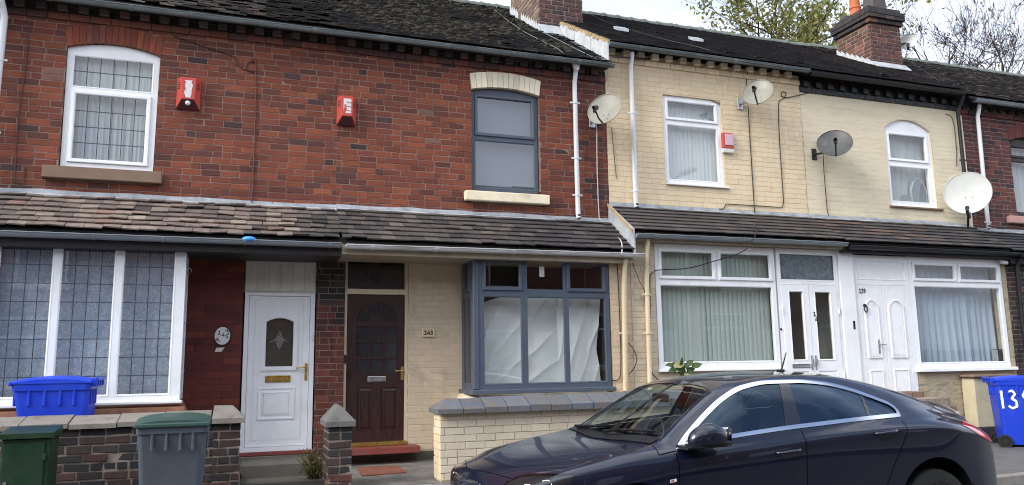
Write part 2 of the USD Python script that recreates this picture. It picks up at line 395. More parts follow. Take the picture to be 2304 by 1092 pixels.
pm('sheer_blue', (0.55, 0.64, 0.74), 0.85, 0.05, 5, transl=0.35)
pm('frosted', (0.10, 0.135, 0.15), 0.3, 0.35, 18, spec=0.6, bump=0.2, bscale=120)
pm('door_glass', (0.035, 0.03, 0.022), 0.15, 0.3, 25, spec=0.7, bump=0.15, bscale=60, rvar=0.05)
pm('bronze_glass', (0.012, 0.012, 0.014), 0.12, 0.3, 15, spec=0.7, bump=0.1, bscale=40, rvar=0.05)
glass('pane', 1.9)
glass('pane_big', 1.7)
glass('pane_mirror', 2.3, tintc=(0.8, 0.82, 0.85))
# plants
pm('bark', (0.05, 0.042, 0.035), 0.9, 0.3, 10, bump=0.6, bscale=40)
pm('twig', (0.05, 0.036, 0.027), 1.0, 0.2, 10, spec=0.0)
pm('leaf_tree', (1, 1, 1), 0.55, 0.3, 3, tint=True, transl=0.4)
pm('leaf_plant', (0.065, 0.11, 0.035), 0.45, 0.25, 20, transl=0.35)
pm('leaf_pale', (0.36, 0.33, 0.15), 0.5, 0.2, 20, transl=0.35)
pm('weed', (1, 1, 1), 0.7, 0.3, 20, tint=True, transl=0.3)
# car
pm('car_paint', (0.0012, 0.0028, 0.010), 0.35, 0.05, 3, spec=0.25, coat=1.0, coat_rough=0.008, metallic=0.0, rvar=0)
pm('car_black', (0.008, 0.008, 0.009), 0.35, 0.1, 8)
pm('car_gloss_black', (0.006, 0.006, 0.008), 0.08, 0.1, 8, coat=1.0, rvar=0)
pm('chrome', (0.75, 0.76, 0.77), 0.1, 0.02, 8, metallic=1.0, rvar=0)
pm('tyre', (0.012, 0.012, 0.012), 0.75, 0.2, 20, bump=0.3, bscale=80)
pm('alloy', (0.36, 0.36, 0.37), 0.3, 0.08, 10, metallic=0.85)
pm('car_cloth', (0.02, 0.021, 0.023), 0.9, 0.2, 20)
pm('tail_red', (0.4, 0.012, 0.012), 0.08, 0.1, 20, coat=1.0, rvar=0)
pm('headlamp', (0.88, 0.87, 0.80), 0.22, 0.2, 14, metallic=0.25, rvar=0, bump=1.0, bscale=16, bdist=0.03)
glass('lamp_lens', 1.6)
glass('windscreen', 1.5, tintc=(0.92, 1.0, 0.95))
glass('tinted_glass', 2.0, tintc=(0.10, 0.13, 0.16), gloss=(0.55, 0.75, 1.0))
glass('door_window', 1.9, tintc=(0.88, 0.95, 0.92), gloss=(0.6, 0.8, 1.0))

# ------------------------------------------------------------------ ground, road, pavements
def strip(x0, x1, y0, y1, h0, h1, nx=60):
    """A sheet that follows the street's slope: h0 above the road at y0, h1 at y1."""
    xs = np.linspace(x0, x1, nx + 1)
    v = np.vstack([np.stack([xs, np.full_like(xs, y0), road_z(xs) + h0], 1), np.stack([xs, np.full_like(xs, y1), road_z(xs) + h1], 1)])
    i = np.arange(nx)
    return G().add(v, np.stack([i, i + 1, i + nx + 2, i + nx + 1], 1))


obj('ground', strip(-900, 900, -900, 900, -0.06, -0.06), mats['earth'], kind='structure')
obj('road', strip(-70, 90, -9.8, -3.35, 0, 0), mats['asphalt'], kind='structure')
obj('pavement', strip(-60, 80, -3.2, -1.0, 0.10, 0.15), mats['pavement_tar'], kind='structure')
obj('pavement', strip(-60, 80, -13.2, -9.95, 0.14, 0.10), mats['pavement_tar'], kind='structure')
kerb = obj('kerb', strip(-60, 80, -3.36, -3.19, -0.03, -0.03), mats['kerb_stone'], kind='structure')
rng = np.random.default_rng(5)
x = 2.0
while x < 16:
    w = rng.uniform(0.82, 0.96)
    h = [road_z(x) + 0.104 + rng.normal(0, 0.003), road_z(x + w) + 0.104]
    g = G().hexa([(x + .004, -3.345, road_z(x) - .05), (x + w - .004, -3.345, road_z(x) - .05), (x + w - .004, -3.195, road_z(x) - .05), (x + .004, -3.195, road_z(x) - .05),
                  (x + .004, -3.335, h[0] - .008), (x + w - .004, -3.335, h[1] - .008), (x + w - .004, -3.195, h[1]), (x + .004, -3.195, h[0])])
    obj('kerb_stone', g, mats['kerb_stone'], kerb)
    x += w
kerb2 = obj('kerb', strip(-60, 80, -9.96, -9.8, 0.10, 0.09), mats['kerb_stone'], kind='structure')
g = strip(-60, 2.0, -3.345, -3.195, 0.10, 0.105)
obj('kerb_edge', g, mats['kerb_stone'], kerb)
# raised forecourts behind the garden walls
g = G()
for a, b, z in ((-5.0, 0.12, 0.44), (1.2, 5.4, 0.345)):
    y0 = -1.75
    g.hexa([(a, y0, -0.1), (b, y0, -0.1), (b, 0.1, -0.1), (a, 0.1, -0.1), (a, y0, z - .055), (b, y0, z - .055), (b, 0.1, z), (a, 0.1, z)])
obj('forecourt', g, mats['forecourt'], kind='structure')

# ------------------------------------------------------------------ pieces: bricks, tiles
RED = [(6, (0.205, 0.052, 0.022)), (6, (0.175, 0.042, 0.02)), (4, (0.145, 0.036, 0.02)), (2, (0.11, 0.032, 0.021)), (0.3, (0.065, 0.03, 0.026)), (1.0, (0.235, 0.063, 0.026)), (0.12, (0.18, 0.085, 0.06))]
DARKRED = [(4, (0.145, 0.038, 0.022)), (4, (0.118, 0.033, 0.021)), (3, (0.09, 0.03, 0.022)), (1.0, (0.055, 0.027, 0.024)), (1, (0.18, 0.046, 0.025))]
PURPLE = [(4, (0.105, 0.03, 0.024)), (4, (0.075, 0.026, 0.024)), (2, (0.04, 0.022, 0.024)), (1.5, (0.15, 0.038, 0.024))]
PAINTED_RED = [(4, (0.135, 0.028, 0.018)), (3, (0.11, 0.024, 0.017)), (2, (0.155, 0.034, 0.02))]
BRIGHT_CREAM = [(1, (0.86, 0.77, 0.57)), (1, (0.84, 0.74, 0.54))]
SOOT = [(4, (0.027, 0.024, 0.024)), (3, (0.042, 0.033, 0.03)), (2, (0.062, 0.036, 0.03)), (1, (0.02, 0.02, 0.023)), (0.5, (0.14, 0.07, 0.045))]
CHIM = [(4, (0.10, 0.038, 0.028)), (3, (0.07, 0.032, 0.028)), (2, (0.15, 0.05, 0.032)), (1.5, (0.035, 0.026, 0.027))]
CREAM = [(1, (0.70, 0.575, 0.385)), (1, (0.715, 0.59, 0.40)), (1, (0.685, 0.56, 0.37))]
CREAM_UP = [(1, (0.70, 0.565, 0.37)), (1, (0.71, 0.575, 0.38)), (1, (0.69, 0.555, 0.36))]
STONE = [(1, (0.56, 0.455, 0.325)), (1, (0.575, 0.47, 0.335)), (1, (0.545, 0.44, 0.31))]


def pick(rng, pal, jit=0.1):
    w = np.array([p[0] for p in pal], float)
    c = np.array(pal[rng.choice(len(pal), p=w / w.sum())][1])
    return c * (1 + rng.normal(0, jit))


class House:
    def __init__(self, path):
        self.path, self.recs = path, []

    def bricks(self, parent, region, mat, pal, O=(0, 0, 0), U=(1, 0, 0), N=(0, -1, 0), z0=0.0, bl=0.235, ch=0.0835, joint=0.009, proud=0.002, depth=0.03, seed=1, jitter=0.0018, header=0.1, offset=0.0, name='brick', jit=None):
        """Lays stretchers over a region of (u, z) on the plane O + u U + z Z; the faces stand proud along N."""
        rng = np.random.default_rng(seed)
        if jit is None:
            jit = .022 if 'paint' in mat.GetPath().name else .10
        O, U, N = (np.asarray(q, float) for q in (O, U, N))
        pr = prep(region)
        u0, zb, u1, zt = region.bounds
        k = math.floor((zb - z0) / ch)
        while z0 + k * ch < zt:
            za, zc = z0 + k * ch + joint / 2, z0 + (k + 1) * ch - joint / 2
            u = math.floor((u0 - offset) / bl - 1) * bl + (k % 2) * bl / 2 + offset + rng.normal(0, 0.012)
            while u < u1:
                w = bl * (0.5 if rng.random() < header else 1.0) * (1 + rng.normal(0, 0.015))
                r = sbox(u + joint / 2, za, u + w - joint / 2, zc)
                u += w
                if not pr.intersects(r):
                    continue
                if pr.contains(r):
                    poly = np.array(r.exterior.coords)[:-1]
                else:
                    q = region.intersection(r)
                    q = max(getattr(q, 'geoms', [q]), key=lambda s: s.area)
                    if q.geom_type != 'Polygon' or q.area < 0.0012:
                        continue
                    q = q.simplify(0.002)
                    poly = np.array(q.exterior.coords)[:-1]
                    if Polygon(poly).exterior.is_ccw is False:
                        poly = poly[::-1]
                if Polygon(poly).exterior.is_ccw is False:
                    poly = poly[::-1]
                n = len(poly)
                d = proud + rng.normal(0, jitter * 0.6)
                P = poly + rng.normal(0, jitter * 0.5, (n, 2))
                c = P.mean(0)
                inn = c + (P - c) * np.clip(1 - 0.004 / (np.abs(P - c).max(0) + 1e-6), 0.5, 1)
                dd = d + (P - c) @ rng.normal(0, jitter * 1.2, 2) / 0.1 * 0.4
                back = O + P[:, :1] * U + P[:, 1:] * np.array([0, 0, 1.0]) - depth * N
                mid = O + P[:, :1] * U + P[:, 1:] * np.array([0, 0, 1.0]) + (dd - 0.004)[:, None] * N
                fr = O + inn[:, :1] * U + inn[:, 1:] * np.array([0, 0, 1.0]) + dd[:, None] * N
                v = np.vstack([back, mid, fr])
                i = np.arange(n); j = (i + 1) % n
                f = np.vstack([np.stack([i, j, n + j], 1), np.stack([i, n + j, n + i], 1), np.stack([n + i, n + j, 2 * n + j], 1), np.stack([n + i, 2 * n + j, 2 * n + i], 1)]
                              + [[[2 * n, 2 * n + a, 2 * n + a + 1]] for a in range(1, n - 1)])
                if np.dot(np.cross(U, [0, 0, 1]), N) < 0:
                    f = f[:, ::-1]
                col = pal(rng, c[0], c[1]) if callable(pal) else pick(rng, pal, jit)
                self.recs.append((parent, name, v, f, col, mat, fr.mean(0)))
            k += 1

    def piece(self, parent, name, g, mat):
        v, f, t = g.arrays()
        self.recs.append((parent, name, v, f, t, mat, v.mean(0)))

    def flush(self, limit=300):
        names = {}
        for r in self.recs:
            names.setdefault(r[1], []).append(r)
        for name, recs in names.items():
            def key(r):
                q = r[6] - EYE
                z = q @ CF
                px, py = 1152 + FPX * (q @ CR) / z, 546 - FPX * (q @ CU) / z
                inside = z > 0 and -20 < px < 2324 and -10 < py < 1102
                return (0 if inside else 1, z)
            recs = sorted(recs, key=key)
            lim = limit if name == 'brick' else 300
            for parent, nm, v, f, col, mat, c in recs[:lim]:
                obj(nm, self._g(v, f, col), mat, parent, tint=True)
            rest = {}
            for parent, nm, v, f, col, mat, c in recs[lim:]:
                k = mat.GetPath().name
                rest.setdefault(k, (parent, mat, G()))[2].add(v, f, None).t.__setitem__(-1, np.tile(col, (len(v), 1)) if np.ndim(col) == 1 else col)
            for k, (parent, mat, g) in rest.items():
                obj(nm + '_courses', g, mat, parent, kind='stuff', tint=True)
        self.recs = []

    @staticmethod
    def _g(v, f, col):
        g = G().add(v, f)
        g.t[-1] = np.tile(col, (len(v), 1)) if np.ndim(col) == 1 else col
        return g


def arch_poly(x0, x1, z_spring, rise, n=14):
    """Points of a segmental arch from (x0, z_spring) to (x1, z_spring)."""
    t = np.linspace(0, 1, n)
    return np.stack([x0 + (x1 - x0) * t, z_spring + rise * (1 - (2 * t - 1) ** 2)], 1)


def opening(x0, x1, z0, z1, rise=0.0):
    if rise == 0:
        return sbox(x0, z0, x1, z1)
    return Polygon([(x0, z0), (x1, z0)] + [tuple(p) for p in arch_poly(x0, x1, z1, rise)[::-1]])


def voussoirs(H, parent, x0, x1, zs, rise, hh, mat, pal, n, y=0.0, proud=0.012, seed=3, splay=0.12):
    """Arch bricks on end above an opening: each its own piece."""
    rng = np.random.default_rng(seed)
    t = np.linspace(0, 1, n + 1)
    for a, b in zip(t[:-1], t[1:]):
        pts = []
        for q, s in ((a, 0.003), (b, -0.003)):
            xi, zi = x0 + (x1 - x0) * q + s, zs + rise * (1 - (2 * q - 1) ** 2)
            lean = (2 * q - 1) * splay
            pts.append(((xi, zi), (xi + lean * hh, zi + hh * math.sqrt(1 - min(lean, .9) ** 2))))
        poly = Polygon([pts[0][0], pts[1][0], pts[1][1], pts[0][1]])
        d = proud + rng.normal(0, 0.002)
        g = G().prism(poly, -0.1, d, O=(0, y, 0), tint=pick(rng, pal, 0.12))
        H.piece(parent, 'arch_brick', g, mat)


def arch_region(x0, x1, zs, rise, hh, splay=0.12):
    """The area that an arch of bricks on end takes up."""
    t = np.linspace(0, 1, 24)
    inn, out = [], []
    for q in t:
        lean = (2 * q - 1) * splay
        xi, zi = x0 + (x1 - x0) * q, zs + rise * (1 - (2 * q - 1) ** 2)
        inn.append((xi, zi - .01)); out.append((xi + lean * hh, zi + hh * math.sqrt(1 - lean ** 2)))
    return Polygon(inn + out[::-1]).buffer(.004)


def ring(g, x0, x1, z0, z1, prof, O=(0, 0, 0), U=(1, 0, 0), N=(0, -1, 0), tint=None):
    """A mitred frame: prof is a list of (inset, outward distance)."""
    O, U, N = (np.asarray(q, float) for q in (O, U, N))
    V = []
    for s, d in prof:
        for u, z in ((x0 + s, z0 + s), (x1 - s, z0 + s), (x1 - s, z1 - s), (x0 + s, z1 - s)):
            V.append(O + u * U + np.array([0, 0, z]) + d * N)
    F = []
    for k in range(len(prof) - 1):
        for i in range(4):
            j = (i + 1) % 4
            F.append([4 * k + i, 4 * k + j, 4 * k + 4 + j, 4 * k + 4 + i])
    F = np.array(F)
    if np.dot(np.cross(U, [0, 0, 1]), N) < 0:
        F = F[:, ::-1]
    return g.add(np.array(V), F, tint)


def quad(x0, x1, z0, z1, d=0.0, O=(0, 0, 0), U=(1, 0, 0), N=(0, -1, 0)):
    O, U, N = (np.asarray(q, float) for q in (O, U, N))
    v = [O + u * U + np.array([0, 0, z]) + d * N for u, z in ((x0, z0), (x1, z0), (x1, z1), (x0, z1))]
    f = np.array([[0, 1, 2], [0, 2, 3]])
    return G().add(np.array(v), f if np.dot(np.cross(U, [0, 0, 1]), N) > 0 else f[:, ::-1])


SASH = [(0, 0.0), (0, 0.014), (0.006, 0.02), (0.036, 0.02), (0.046, 0.012), (0.052, -0.012)]
BEAD = [(0, 0.0), (0, 0.003), (0.014, -0.004), (0.018, -0.012)]


def window(H, parent, x0, x1, z0, z1, y, lights, fmat, pmat, leads=None, depth=0.07, bars=None, O=None, U=(1, 0, 0), N=(0, -1, 0), name='window', label=None, top=None):
    """Frame with openings; every light is (x0, x1, z0, z1, 'sash' or 'fixed'); panes, sashes and lead bars are its parts."""
    O = np.array([0, y, 0.0]) if O is None else np.asarray(O, float)
    fr = Polygon([(x0, z0), (x1, z0)] + (top if top else [(x1, z1), (x0, z1)]))
    for l in lights:
        fr = fr.difference(sbox(*[l[0], l[2], l[1], l[3]]))
    w = obj(name, G().prism(fr, -depth, 0, O=O, U=U, N=N), fmat, parent, label=label)
    for i, l in enumerate(lights):
        a, b, c, d = l[:4]
        if l[4] == 'sash':
            s = obj('sash', ring(G(), a - 0.008, b + 0.008, c - 0.008, d + 0.008, SASH, O, U, N), fmat, w)
            a, b, c, d = a + .042, b - .042, c + .042, d - .042
        else:
            obj('bead', ring(G(), a, b, c, d, BEAD, O, U, N), fmat, w)
            a, b, c, d = a + .016, b - .016, c + .016, d - .016
        obj('pane', quad(a - .006, b + .006, c - .006, d + .006, -0.014, O, U, N), pmat, w)
        if leads:
            nx, nz = leads[i]
            gl = G()
            for k in range(1, nx):
                u = a + (b - a) * k / nx
                gl.prism(sbox(u - .0045, c, u + .0045, d), -0.0125, -0.0085, O=O, U=U, N=N)
            for k in range(1, nz):
                z = c + (d - c) * k / nz
                gl.prism(sbox(a, z - .0045, b, z + .0045), -0.0118, -0.0078, O=O, U=U, N=N)
            obj('lead_bars', gl, mats['lead_came'], w)
    return w


def sheet(x0, x1, z0, z1, y, fn, nx=80, nz=24, shape=None):
    """A hanging cloth: fn(u, v) gives its depth behind y; shape(u, v) may move points sideways and down."""
    u, v = np.meshgrid(np.linspace(0, 1, nx), np.linspace(0, 1, nz), indexing='ij')
    X, Z = x0 + (x1 - x0) * u, z0 + (z1 - z0) * v
    if shape is not None:
        X, Z = shape(X, Z, u, v)
    V = np.stack([X, y + fn(u, v), Z], -1).reshape(-1, 3)
    i = np.arange(nx - 1)[:, None] * nz + np.arange(nz - 1)[None]
    F = np.stack([i, i + nz, i + nz + 1, i + 1], -1).reshape(-1, 4)
    return G().add(V, F)


def tiles(H, parent, x0, x1, ye, ze, yt, zt, gauge, width, palfn, thick=0.014, seed=1, name='tile', mess=1.0, clip=None, as_stuff=False, parts=True):
    """Courses of plain tiles from the eave (ye, ze) up to (yt, zt), each tile a thin slab lying on the one below."""
    rng = np.random.default_rng(seed)
    L = math.hypot(yt - ye, zt - ze)
    s = np.array([0, (yt - ye) / L, (zt - ze) / L])
    nrm = np.array([0, -s[2], s[1]])
    n = int(round(L / gauge))
    gauge = L / n
    big = G()
    for k in range(n):
        x = x0 - rng.uniform(0, width) if k % 2 == 0 else x0 - width / 2 - rng.uniform(-.02, .02)
        sag = rng.normal(0, 0.003 * mess)
        while x < x1:
            a, b = max(x + .002, x0), min(x + width - .002 + rng.normal(0, .002), x1)
            x += width
            if b - a < 0.03:
                continue
            t0 = k * gauge - 0.012 + rng.normal(0, 0.004 * mess) + sag
            t1 = (k + 1) * gauge + 0.035
            if k == n - 1:
                t1 = L
            lift0, lift1 = thick * 1.6 + abs(rng.normal(0, 0.005 * mess)), 0.001
            if mess > 0.5 and rng.random() < 0.025 * mess:
                lift0 += rng.uniform(0.006, 0.018)
            skew = rng.normal(0, 0.004 * mess)
            if clip is not None:
                t_mid = (k + .5) * gauge
                a, b = clip(a, b, ye + s[1] * t_mid)
                if b - a < 0.03:
                    continue
            base = np.array([0, ye, ze])
            P = []
            for up in (0, thick):
                for q, t, lf in ((a, t0 - skew, lift0), (b, t0 + skew, lift0 + rng.normal(0, .002 * mess)), (b, t1, lift1), (a, t1, lift1)):
                    P.append(base + np.array([q, 0, 0]) + s * t + nrm * (lf + up))
            c = palfn(rng, (a + b) / 2, k / n)
            if as_stuff:
                big.hexa(P, c)
            else:
                H.piece(parent, name, G().hexa(P, c), mats['roof_tile'])
    if as_stuff:
        obj(name + '_courses', big, mats['roof_tile'], parent, kind='stuff', tint=True)


def gutter(parent, x0, x1, y, z, r, mat, slope=0.0, brackets=0.9, seed=1, joints=None, zfn=None):
    """Half-round gutter with joints and brackets."""
    rng = np.random.default_rng(seed)
    xs = np.linspace(x0, x1, 25)
    th = np.linspace(math.pi, 2 * math.pi, 9)
    z = z if zfn is None else zfn
    zz = np.array([(z(q) if callable(z) else z) + slope * (q - x0) for q in xs])
    g = G()
    rings = []
    for R in (r, r - .006):
        rings.append(np.stack([np.repeat(xs, 9), y + np.tile(np.cos(th), 25) * R, np.repeat(zz, 9) + np.tile(np.sin(th), 25) * R + r * .35], 1))
    i = np.arange(24)[:, None] * 9 + np.arange(8)[None]
    F = np.stack([i, i + 9, i + 10, i + 1], -1).reshape(-1, 4)
    g.add(rings[0], F)
    g.add(rings[1], F[:, ::-1])
    # rolled lips and end stops
    for side in (0, 8):
        g.tube(rings[0].reshape(25, 9, 3)[:, side], .008, 6)
    for e, q in ((0, -1), (24, 1)):
        p = np.vstack([rings[0].reshape(25, 9, 3)[e]])
        k = len(p)
        g.add(np.vstack([p, p + [q * .004, 0, 0]]), [[a, a + 1, k + a + 1] for a in range(k - 1)] + [[a, k + a + 1, k + a] for a in range(k - 1)])
        g.add(p + [q * .004, 0, 0], [[0, a, a + 1] for a in range(1, k - 1)])
    gp = obj('gutter', g, mat, parent)
    x = x0 + rng.uniform(.2, .6)
    while x < x1 - .1:
        w = 0.03 if rng.random() < .6 else 0.06
        b = G()
        zc = float(np.interp(x, xs, zz)) + r * .35
        arc = np.stack([np.full(9, 0.0), np.cos(th) * (r + .006), np.sin(th) * (r + .006)], 1)
        v = np.vstack([arc + [x - w / 2, y, zc], arc + [x + w / 2, y, zc]])
        b.add(v, [[a, 9 + a, 10 + a, a + 1] for a in range(8)])
        b.box(x - w / 2, x + w / 2, y + r - .004, y + r + .05, zc - .012, zc)
        obj('gutter_bracket', b, mat, gp)
        x += brackets * rng.uniform(.75, 1.25)
    return gp


def downpipe(parent, pts, r, mat, clips=(), shoe=True, swan=None):
    p = obj('downpipe', G().tube(pts, r, 12), mat, parent, smooth=40)
    for c in clips:
        c = np.asarray(c, float)
        g = G().lathe([(r + .001, -.016), (r + .007, -.016), (r + .007, .016), (r + .001, .016)], c, n=14)
        g.box(c[0] - r - .045, c[0] + r + .045, c[1] - .004, c[1] + .012, c[2] - .012, c[2] + .012)
        obj('pipe_clip', g, mat, p)
    if shoe:
        e = np.asarray(pts[-1], float)
        obj('pipe_end', G().lathe([(r - .008, 0.06), (r - .008, -.001)], e, n=12), mats['black_plastic'], p)
    return p


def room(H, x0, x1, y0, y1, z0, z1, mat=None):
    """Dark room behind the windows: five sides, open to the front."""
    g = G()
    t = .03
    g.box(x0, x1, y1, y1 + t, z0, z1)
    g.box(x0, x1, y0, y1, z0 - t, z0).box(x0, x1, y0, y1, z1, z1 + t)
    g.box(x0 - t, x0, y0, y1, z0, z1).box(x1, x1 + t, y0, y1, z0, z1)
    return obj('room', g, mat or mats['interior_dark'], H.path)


def dentils(H, parent, x0, x1, zb, zt, mat, pal, seed, step=0.235, first=0.0, recess=0.06, skip=None):
    rng = np.random.default_rng(seed)
    x = x0 + first
    while x + .1 < x1:
        g = G().cbox(x, x + .113, -recess - rng.uniform(0, .006), 0.02, zb + rng.normal(0, .002), zt, .006, tint=pick(rng, pal))
        H.piece(parent, 'dentil', g, mat)
        x += step * (1 + rng.normal(0, .01))


def wall_band(H, parent, x0, x1, z0, z1, proud, mat, pal, seed, bl=0.235, y=0.0):
    """A projecting course of long bricks."""
    rng = np.random.default_rng(seed)
    x = x0
    while x < x1:
        b = min(x + bl, x1)
        g = G().cbox(x + .003, b - .003, y - proud + rng.normal(0, .0015), y + .03, z0, z1, .005, tint=pick(rng, pal))
        H.piece(parent, 'string_course_brick', g, mat)
        x = b

def grid_clip(poly, du, dv):
    """Triangulates a polygon on a regular grid with exact borders: (points (n,2), triangles)."""
    pts, tri, index = [], [], {}

    def vid(p):
        k = (round(p[0], 5), round(p[1], 5))
        if k not in index:
            index[k] = len(pts)
            pts.append(k)
        return index[k]
    for pg in getattr(poly, 'geoms', [poly]):
        if pg.is_empty or pg.geom_type != 'Polygon':
            continue
        pr = prep(pg)
        u0, v0, u1, v1 = pg.bounds
        for i in range(math.floor(u0 / du), math.ceil(u1 / du)):
            col = sbox(i * du, v0 - 1, (i + 1) * du, v1 + 1)
            if not pr.intersects(col):
                continue
            for j in range(math.floor(v0 / dv), math.ceil(v1 / dv)):
                c = sbox(i * du, j * dv, (i + 1) * du, (j + 1) * dv)
                if pr.contains(c):
                    a, b, d, e = vid((i * du, j * dv)), vid(((i + 1) * du, j * dv)), vid(((i + 1) * du, (j + 1) * dv)), vid((i * du, (j + 1) * dv))
                    tri += [(a, b, d), (a, d, e)]
                elif pr.intersects(c):
                    q = pg.intersection(c)
                    for s in getattr(q, 'geoms', [q]):
                        if s.geom_type != 'Polygon' or s.area < 1e-9:
                            continue
                        if not s.exterior.is_ccw:
                            s = Polygon(s.exterior.coords[::-1], [h.coords for h in s.interiors])
                        if len(s.interiors) == 0 and s.convex_hull.area - s.area < 1e-9:
                            ids = [vid(p) for p in list(s.exterior.coords)[:-1]]
                            tri += [(ids[0], ids[k], ids[k + 1]) for k in range(1, len(ids) - 1)]
                        else:
                            vv, ff = trimesh.creation.triangulate_polygon(s, engine='earcut')
                            ids = [vid(p) for p in vv]
                            for t in ff:
                                p = [vv[k] for k in t]
                                ar = (p[1][0] - p[0][0]) * (p[2][1] - p[0][1]) - (p[2][0] - p[0][0]) * (p[1][1] - p[0][1])
                                tri.append(tuple(ids[k] for k in (t if ar > 0 else t[::-1])))
    tri = [t for t in tri if len(set(t)) == 3]
    return np.array(pts), np.array(tri)


def R(px0, py0, px1, py1, Y):
    """Rectangle (x0, x1, z0, z1) on the plane y = Y behind a box of pixels."""
    mx, my = (px0 + px1) / 2, (py0 + py1) / 2
    return at(px0, my, Y)[0], at(px1, my, Y)[0], at(mx, py1, Y)[2], at(mx, py0, Y)[2]


def front_wall(H, region, y, mat, thick=0.2, name='wall', label=None):
    return obj(name, G().prism(region, -thick, -0.002, O=(0, y, 0)), mat, H.path, label=label)


def flashing(H, parent, x0, x1, ztop, ye, ze, mat, seed, width=0.13, seg=1.3):
    """Lead dressed over the head of a lean-to roof, in lengths, with a ragged lower edge."""
    rng = np.random.default_rng(seed)
    L = math.hypot(ye, ztop - ze)
    s = np.array([ye / L, (ze - ztop) / L])
    x = x0
    while x < x1 - .05:
        b = min(x + seg * rng.uniform(.7, 1.2), x1)
        if x1 - b < .3:
            b = x1
        n = max(int((b - x) / .05), 3)
        xs = np.linspace(x, b + .02, n)
        up = 0.05 + 0.018 * meshkit.noise(np.stack([xs * 4, xs * 0, xs * 0], 1), seed)
        wd = width + 0.04 * (meshkit.noise(np.stack([xs * 7, xs * 0, xs * 0], 1), seed + 5) - .5)
        rows = []
        lift = .022 + rng.uniform(0, .006)
        for k in range(5):
            if k == 0:
                yy, zz = np.full(n, -.011), ztop + up
            elif k == 1:
                yy, zz = np.full(n, -.013), np.full(n, ztop + .012)
            else:
                t = wd * (k - 1) / 3
                wob = .006 * (meshkit.noise(np.stack([xs * 11, xs * 0 + k, xs * 0], 1), seed + 9) - .3)
                yy, zz = -.008 + s[0] * t - lift * s[1] * -1 * -1 * 0 - .012, ztop + s[1] * t + lift + wob
            rows.append(np.stack([xs, yy, zz], 1))
        V = np.stack(rows, 1).reshape(-1, 3)
        i = np.arange(n - 1)[:, None] * 5 + np.arange(4)[None]
        F = np.stack([i, i + 1, i + 6, i + 5], -1).reshape(-1, 4)
        obj('flashing', G().add(V, F), mat, parent)
        x = b


def lean_to(H, x0, x1, ye, ze, zt, palfn, seed, mess, width=0.19, gut=None, fascia=None, label=None, lead='lead'):
    g = G()
    th = .03
    g.xprism(Polygon([(ye, ze - th), (0.0, zt - th - .01), (0.0, zt - .012), (ye, ze - .012)]), x0, x1)
    rf = obj('lean_to_roof', g, mats['roof_felt'], H.path, label=label)
    tiles(H, rf, x0, x1, ye - .02, ze, -.005, zt, 0.131, width, palfn, seed=seed, mess=mess, thick=.016)
    flashing(H, rf, x0, x1, zt, ye, ze, mats[lead], seed + 3)
    if fascia:
        obj('fascia_board', G().cbox(x0, x1, ye + .03, ye + .055, ze - .20, ze - .03, .004).box(x0, x1, ye + .055, -.01, ze - .20, ze - .19), fascia, H.path)
    return rf


def main_roof(H, x0, x1, ye, ze, yr, zr, palfn, seed, mess=1.0, clip=None):
    g = G()
    g.xprism(Polygon([(ye, ze - .05), (yr, zr - .05), (2 * yr - ye, ze - .05), (2 * yr - ye, ze), (yr, zr - .008), (ye, ze - .008)]), x0, x1)
    rf = obj('roof', g, mats['roof_felt'], H.path)
    tiles(H, rf, x0, x1, ye, ze, yr, zr, 0.108, 0.175, palfn, seed=seed, mess=mess, thick=.014, as_stuff=True, name='roof_tile', clip=clip)
    g = G()
    rng = np.random.default_rng(seed + 50)
    x = x0
    while x < x1 - .05:
        b = min(x + .33, x1)
        th = np.linspace(0.12, math.pi - .12, 9)
        dz = rng.normal(0, .006)
        gg = G()
        V = []
        for q, r in ((x, .125), (b - .05, .125), (b - .05, .14), (b, .14)):
            V.append(np.stack([np.full(9, q), yr + np.cos(th) * r, zr - .045 + np.sin(th) * r + dz], 1))
        V = np.vstack(V)
        i = np.arange(3)[:, None] * 9 + np.arange(8)[None]
        gg.add(V, np.stack([i, i + 9, i + 10, i + 1], -1).reshape(-1, 4))
        obj('ridge_tile', gg, mats['ridge_tile'], rf)
        x = b
    return rf


def chimney(H, x0, x1, y0, y1, z0, z1, seed, cap=True, left_pal=CHIM, front_pal=CHIM, mortar='old_mortar', label=None):
    c = obj('chimney', G().box(x0 + .006, x1 - .006, y0 + .006, y1 - .006, z0, z1), mats[mortar], H.path, label=label)
    K = House(H.path)
    fr = sbox(x0, z0, x1, z1)
    K.bricks(c, fr, mats['dark_brick'], front_pal, O=(0, y0, 0), z0=z0, seed=seed, proud=.002, jitter=.003, joint=.018, bl=.24, ch=.086, name='chimney_brick')
    K.bricks(c, sbox(y0, z0, y1, z1), mats['dark_brick'], left_pal, O=(x0, 0, 0), U=(0, 1, 0), N=(-1, 0, 0), z0=z0, seed=seed + 1, proud=.002, jitter=.003, joint=.018, bl=.24, ch=.086, name='chimney_brick')
    K.bricks(c, sbox(y0, z0, y1, z1), mats['dark_brick'], left_pal, O=(x1, 0, 0), U=(0, 1, 0), N=(1, 0, 0), z0=z0, seed=seed + 2, proud=.002, jitter=.003, joint=.018, bl=.24, ch=.086, name='chimney_brick')
    H.recs += K.recs
    return c


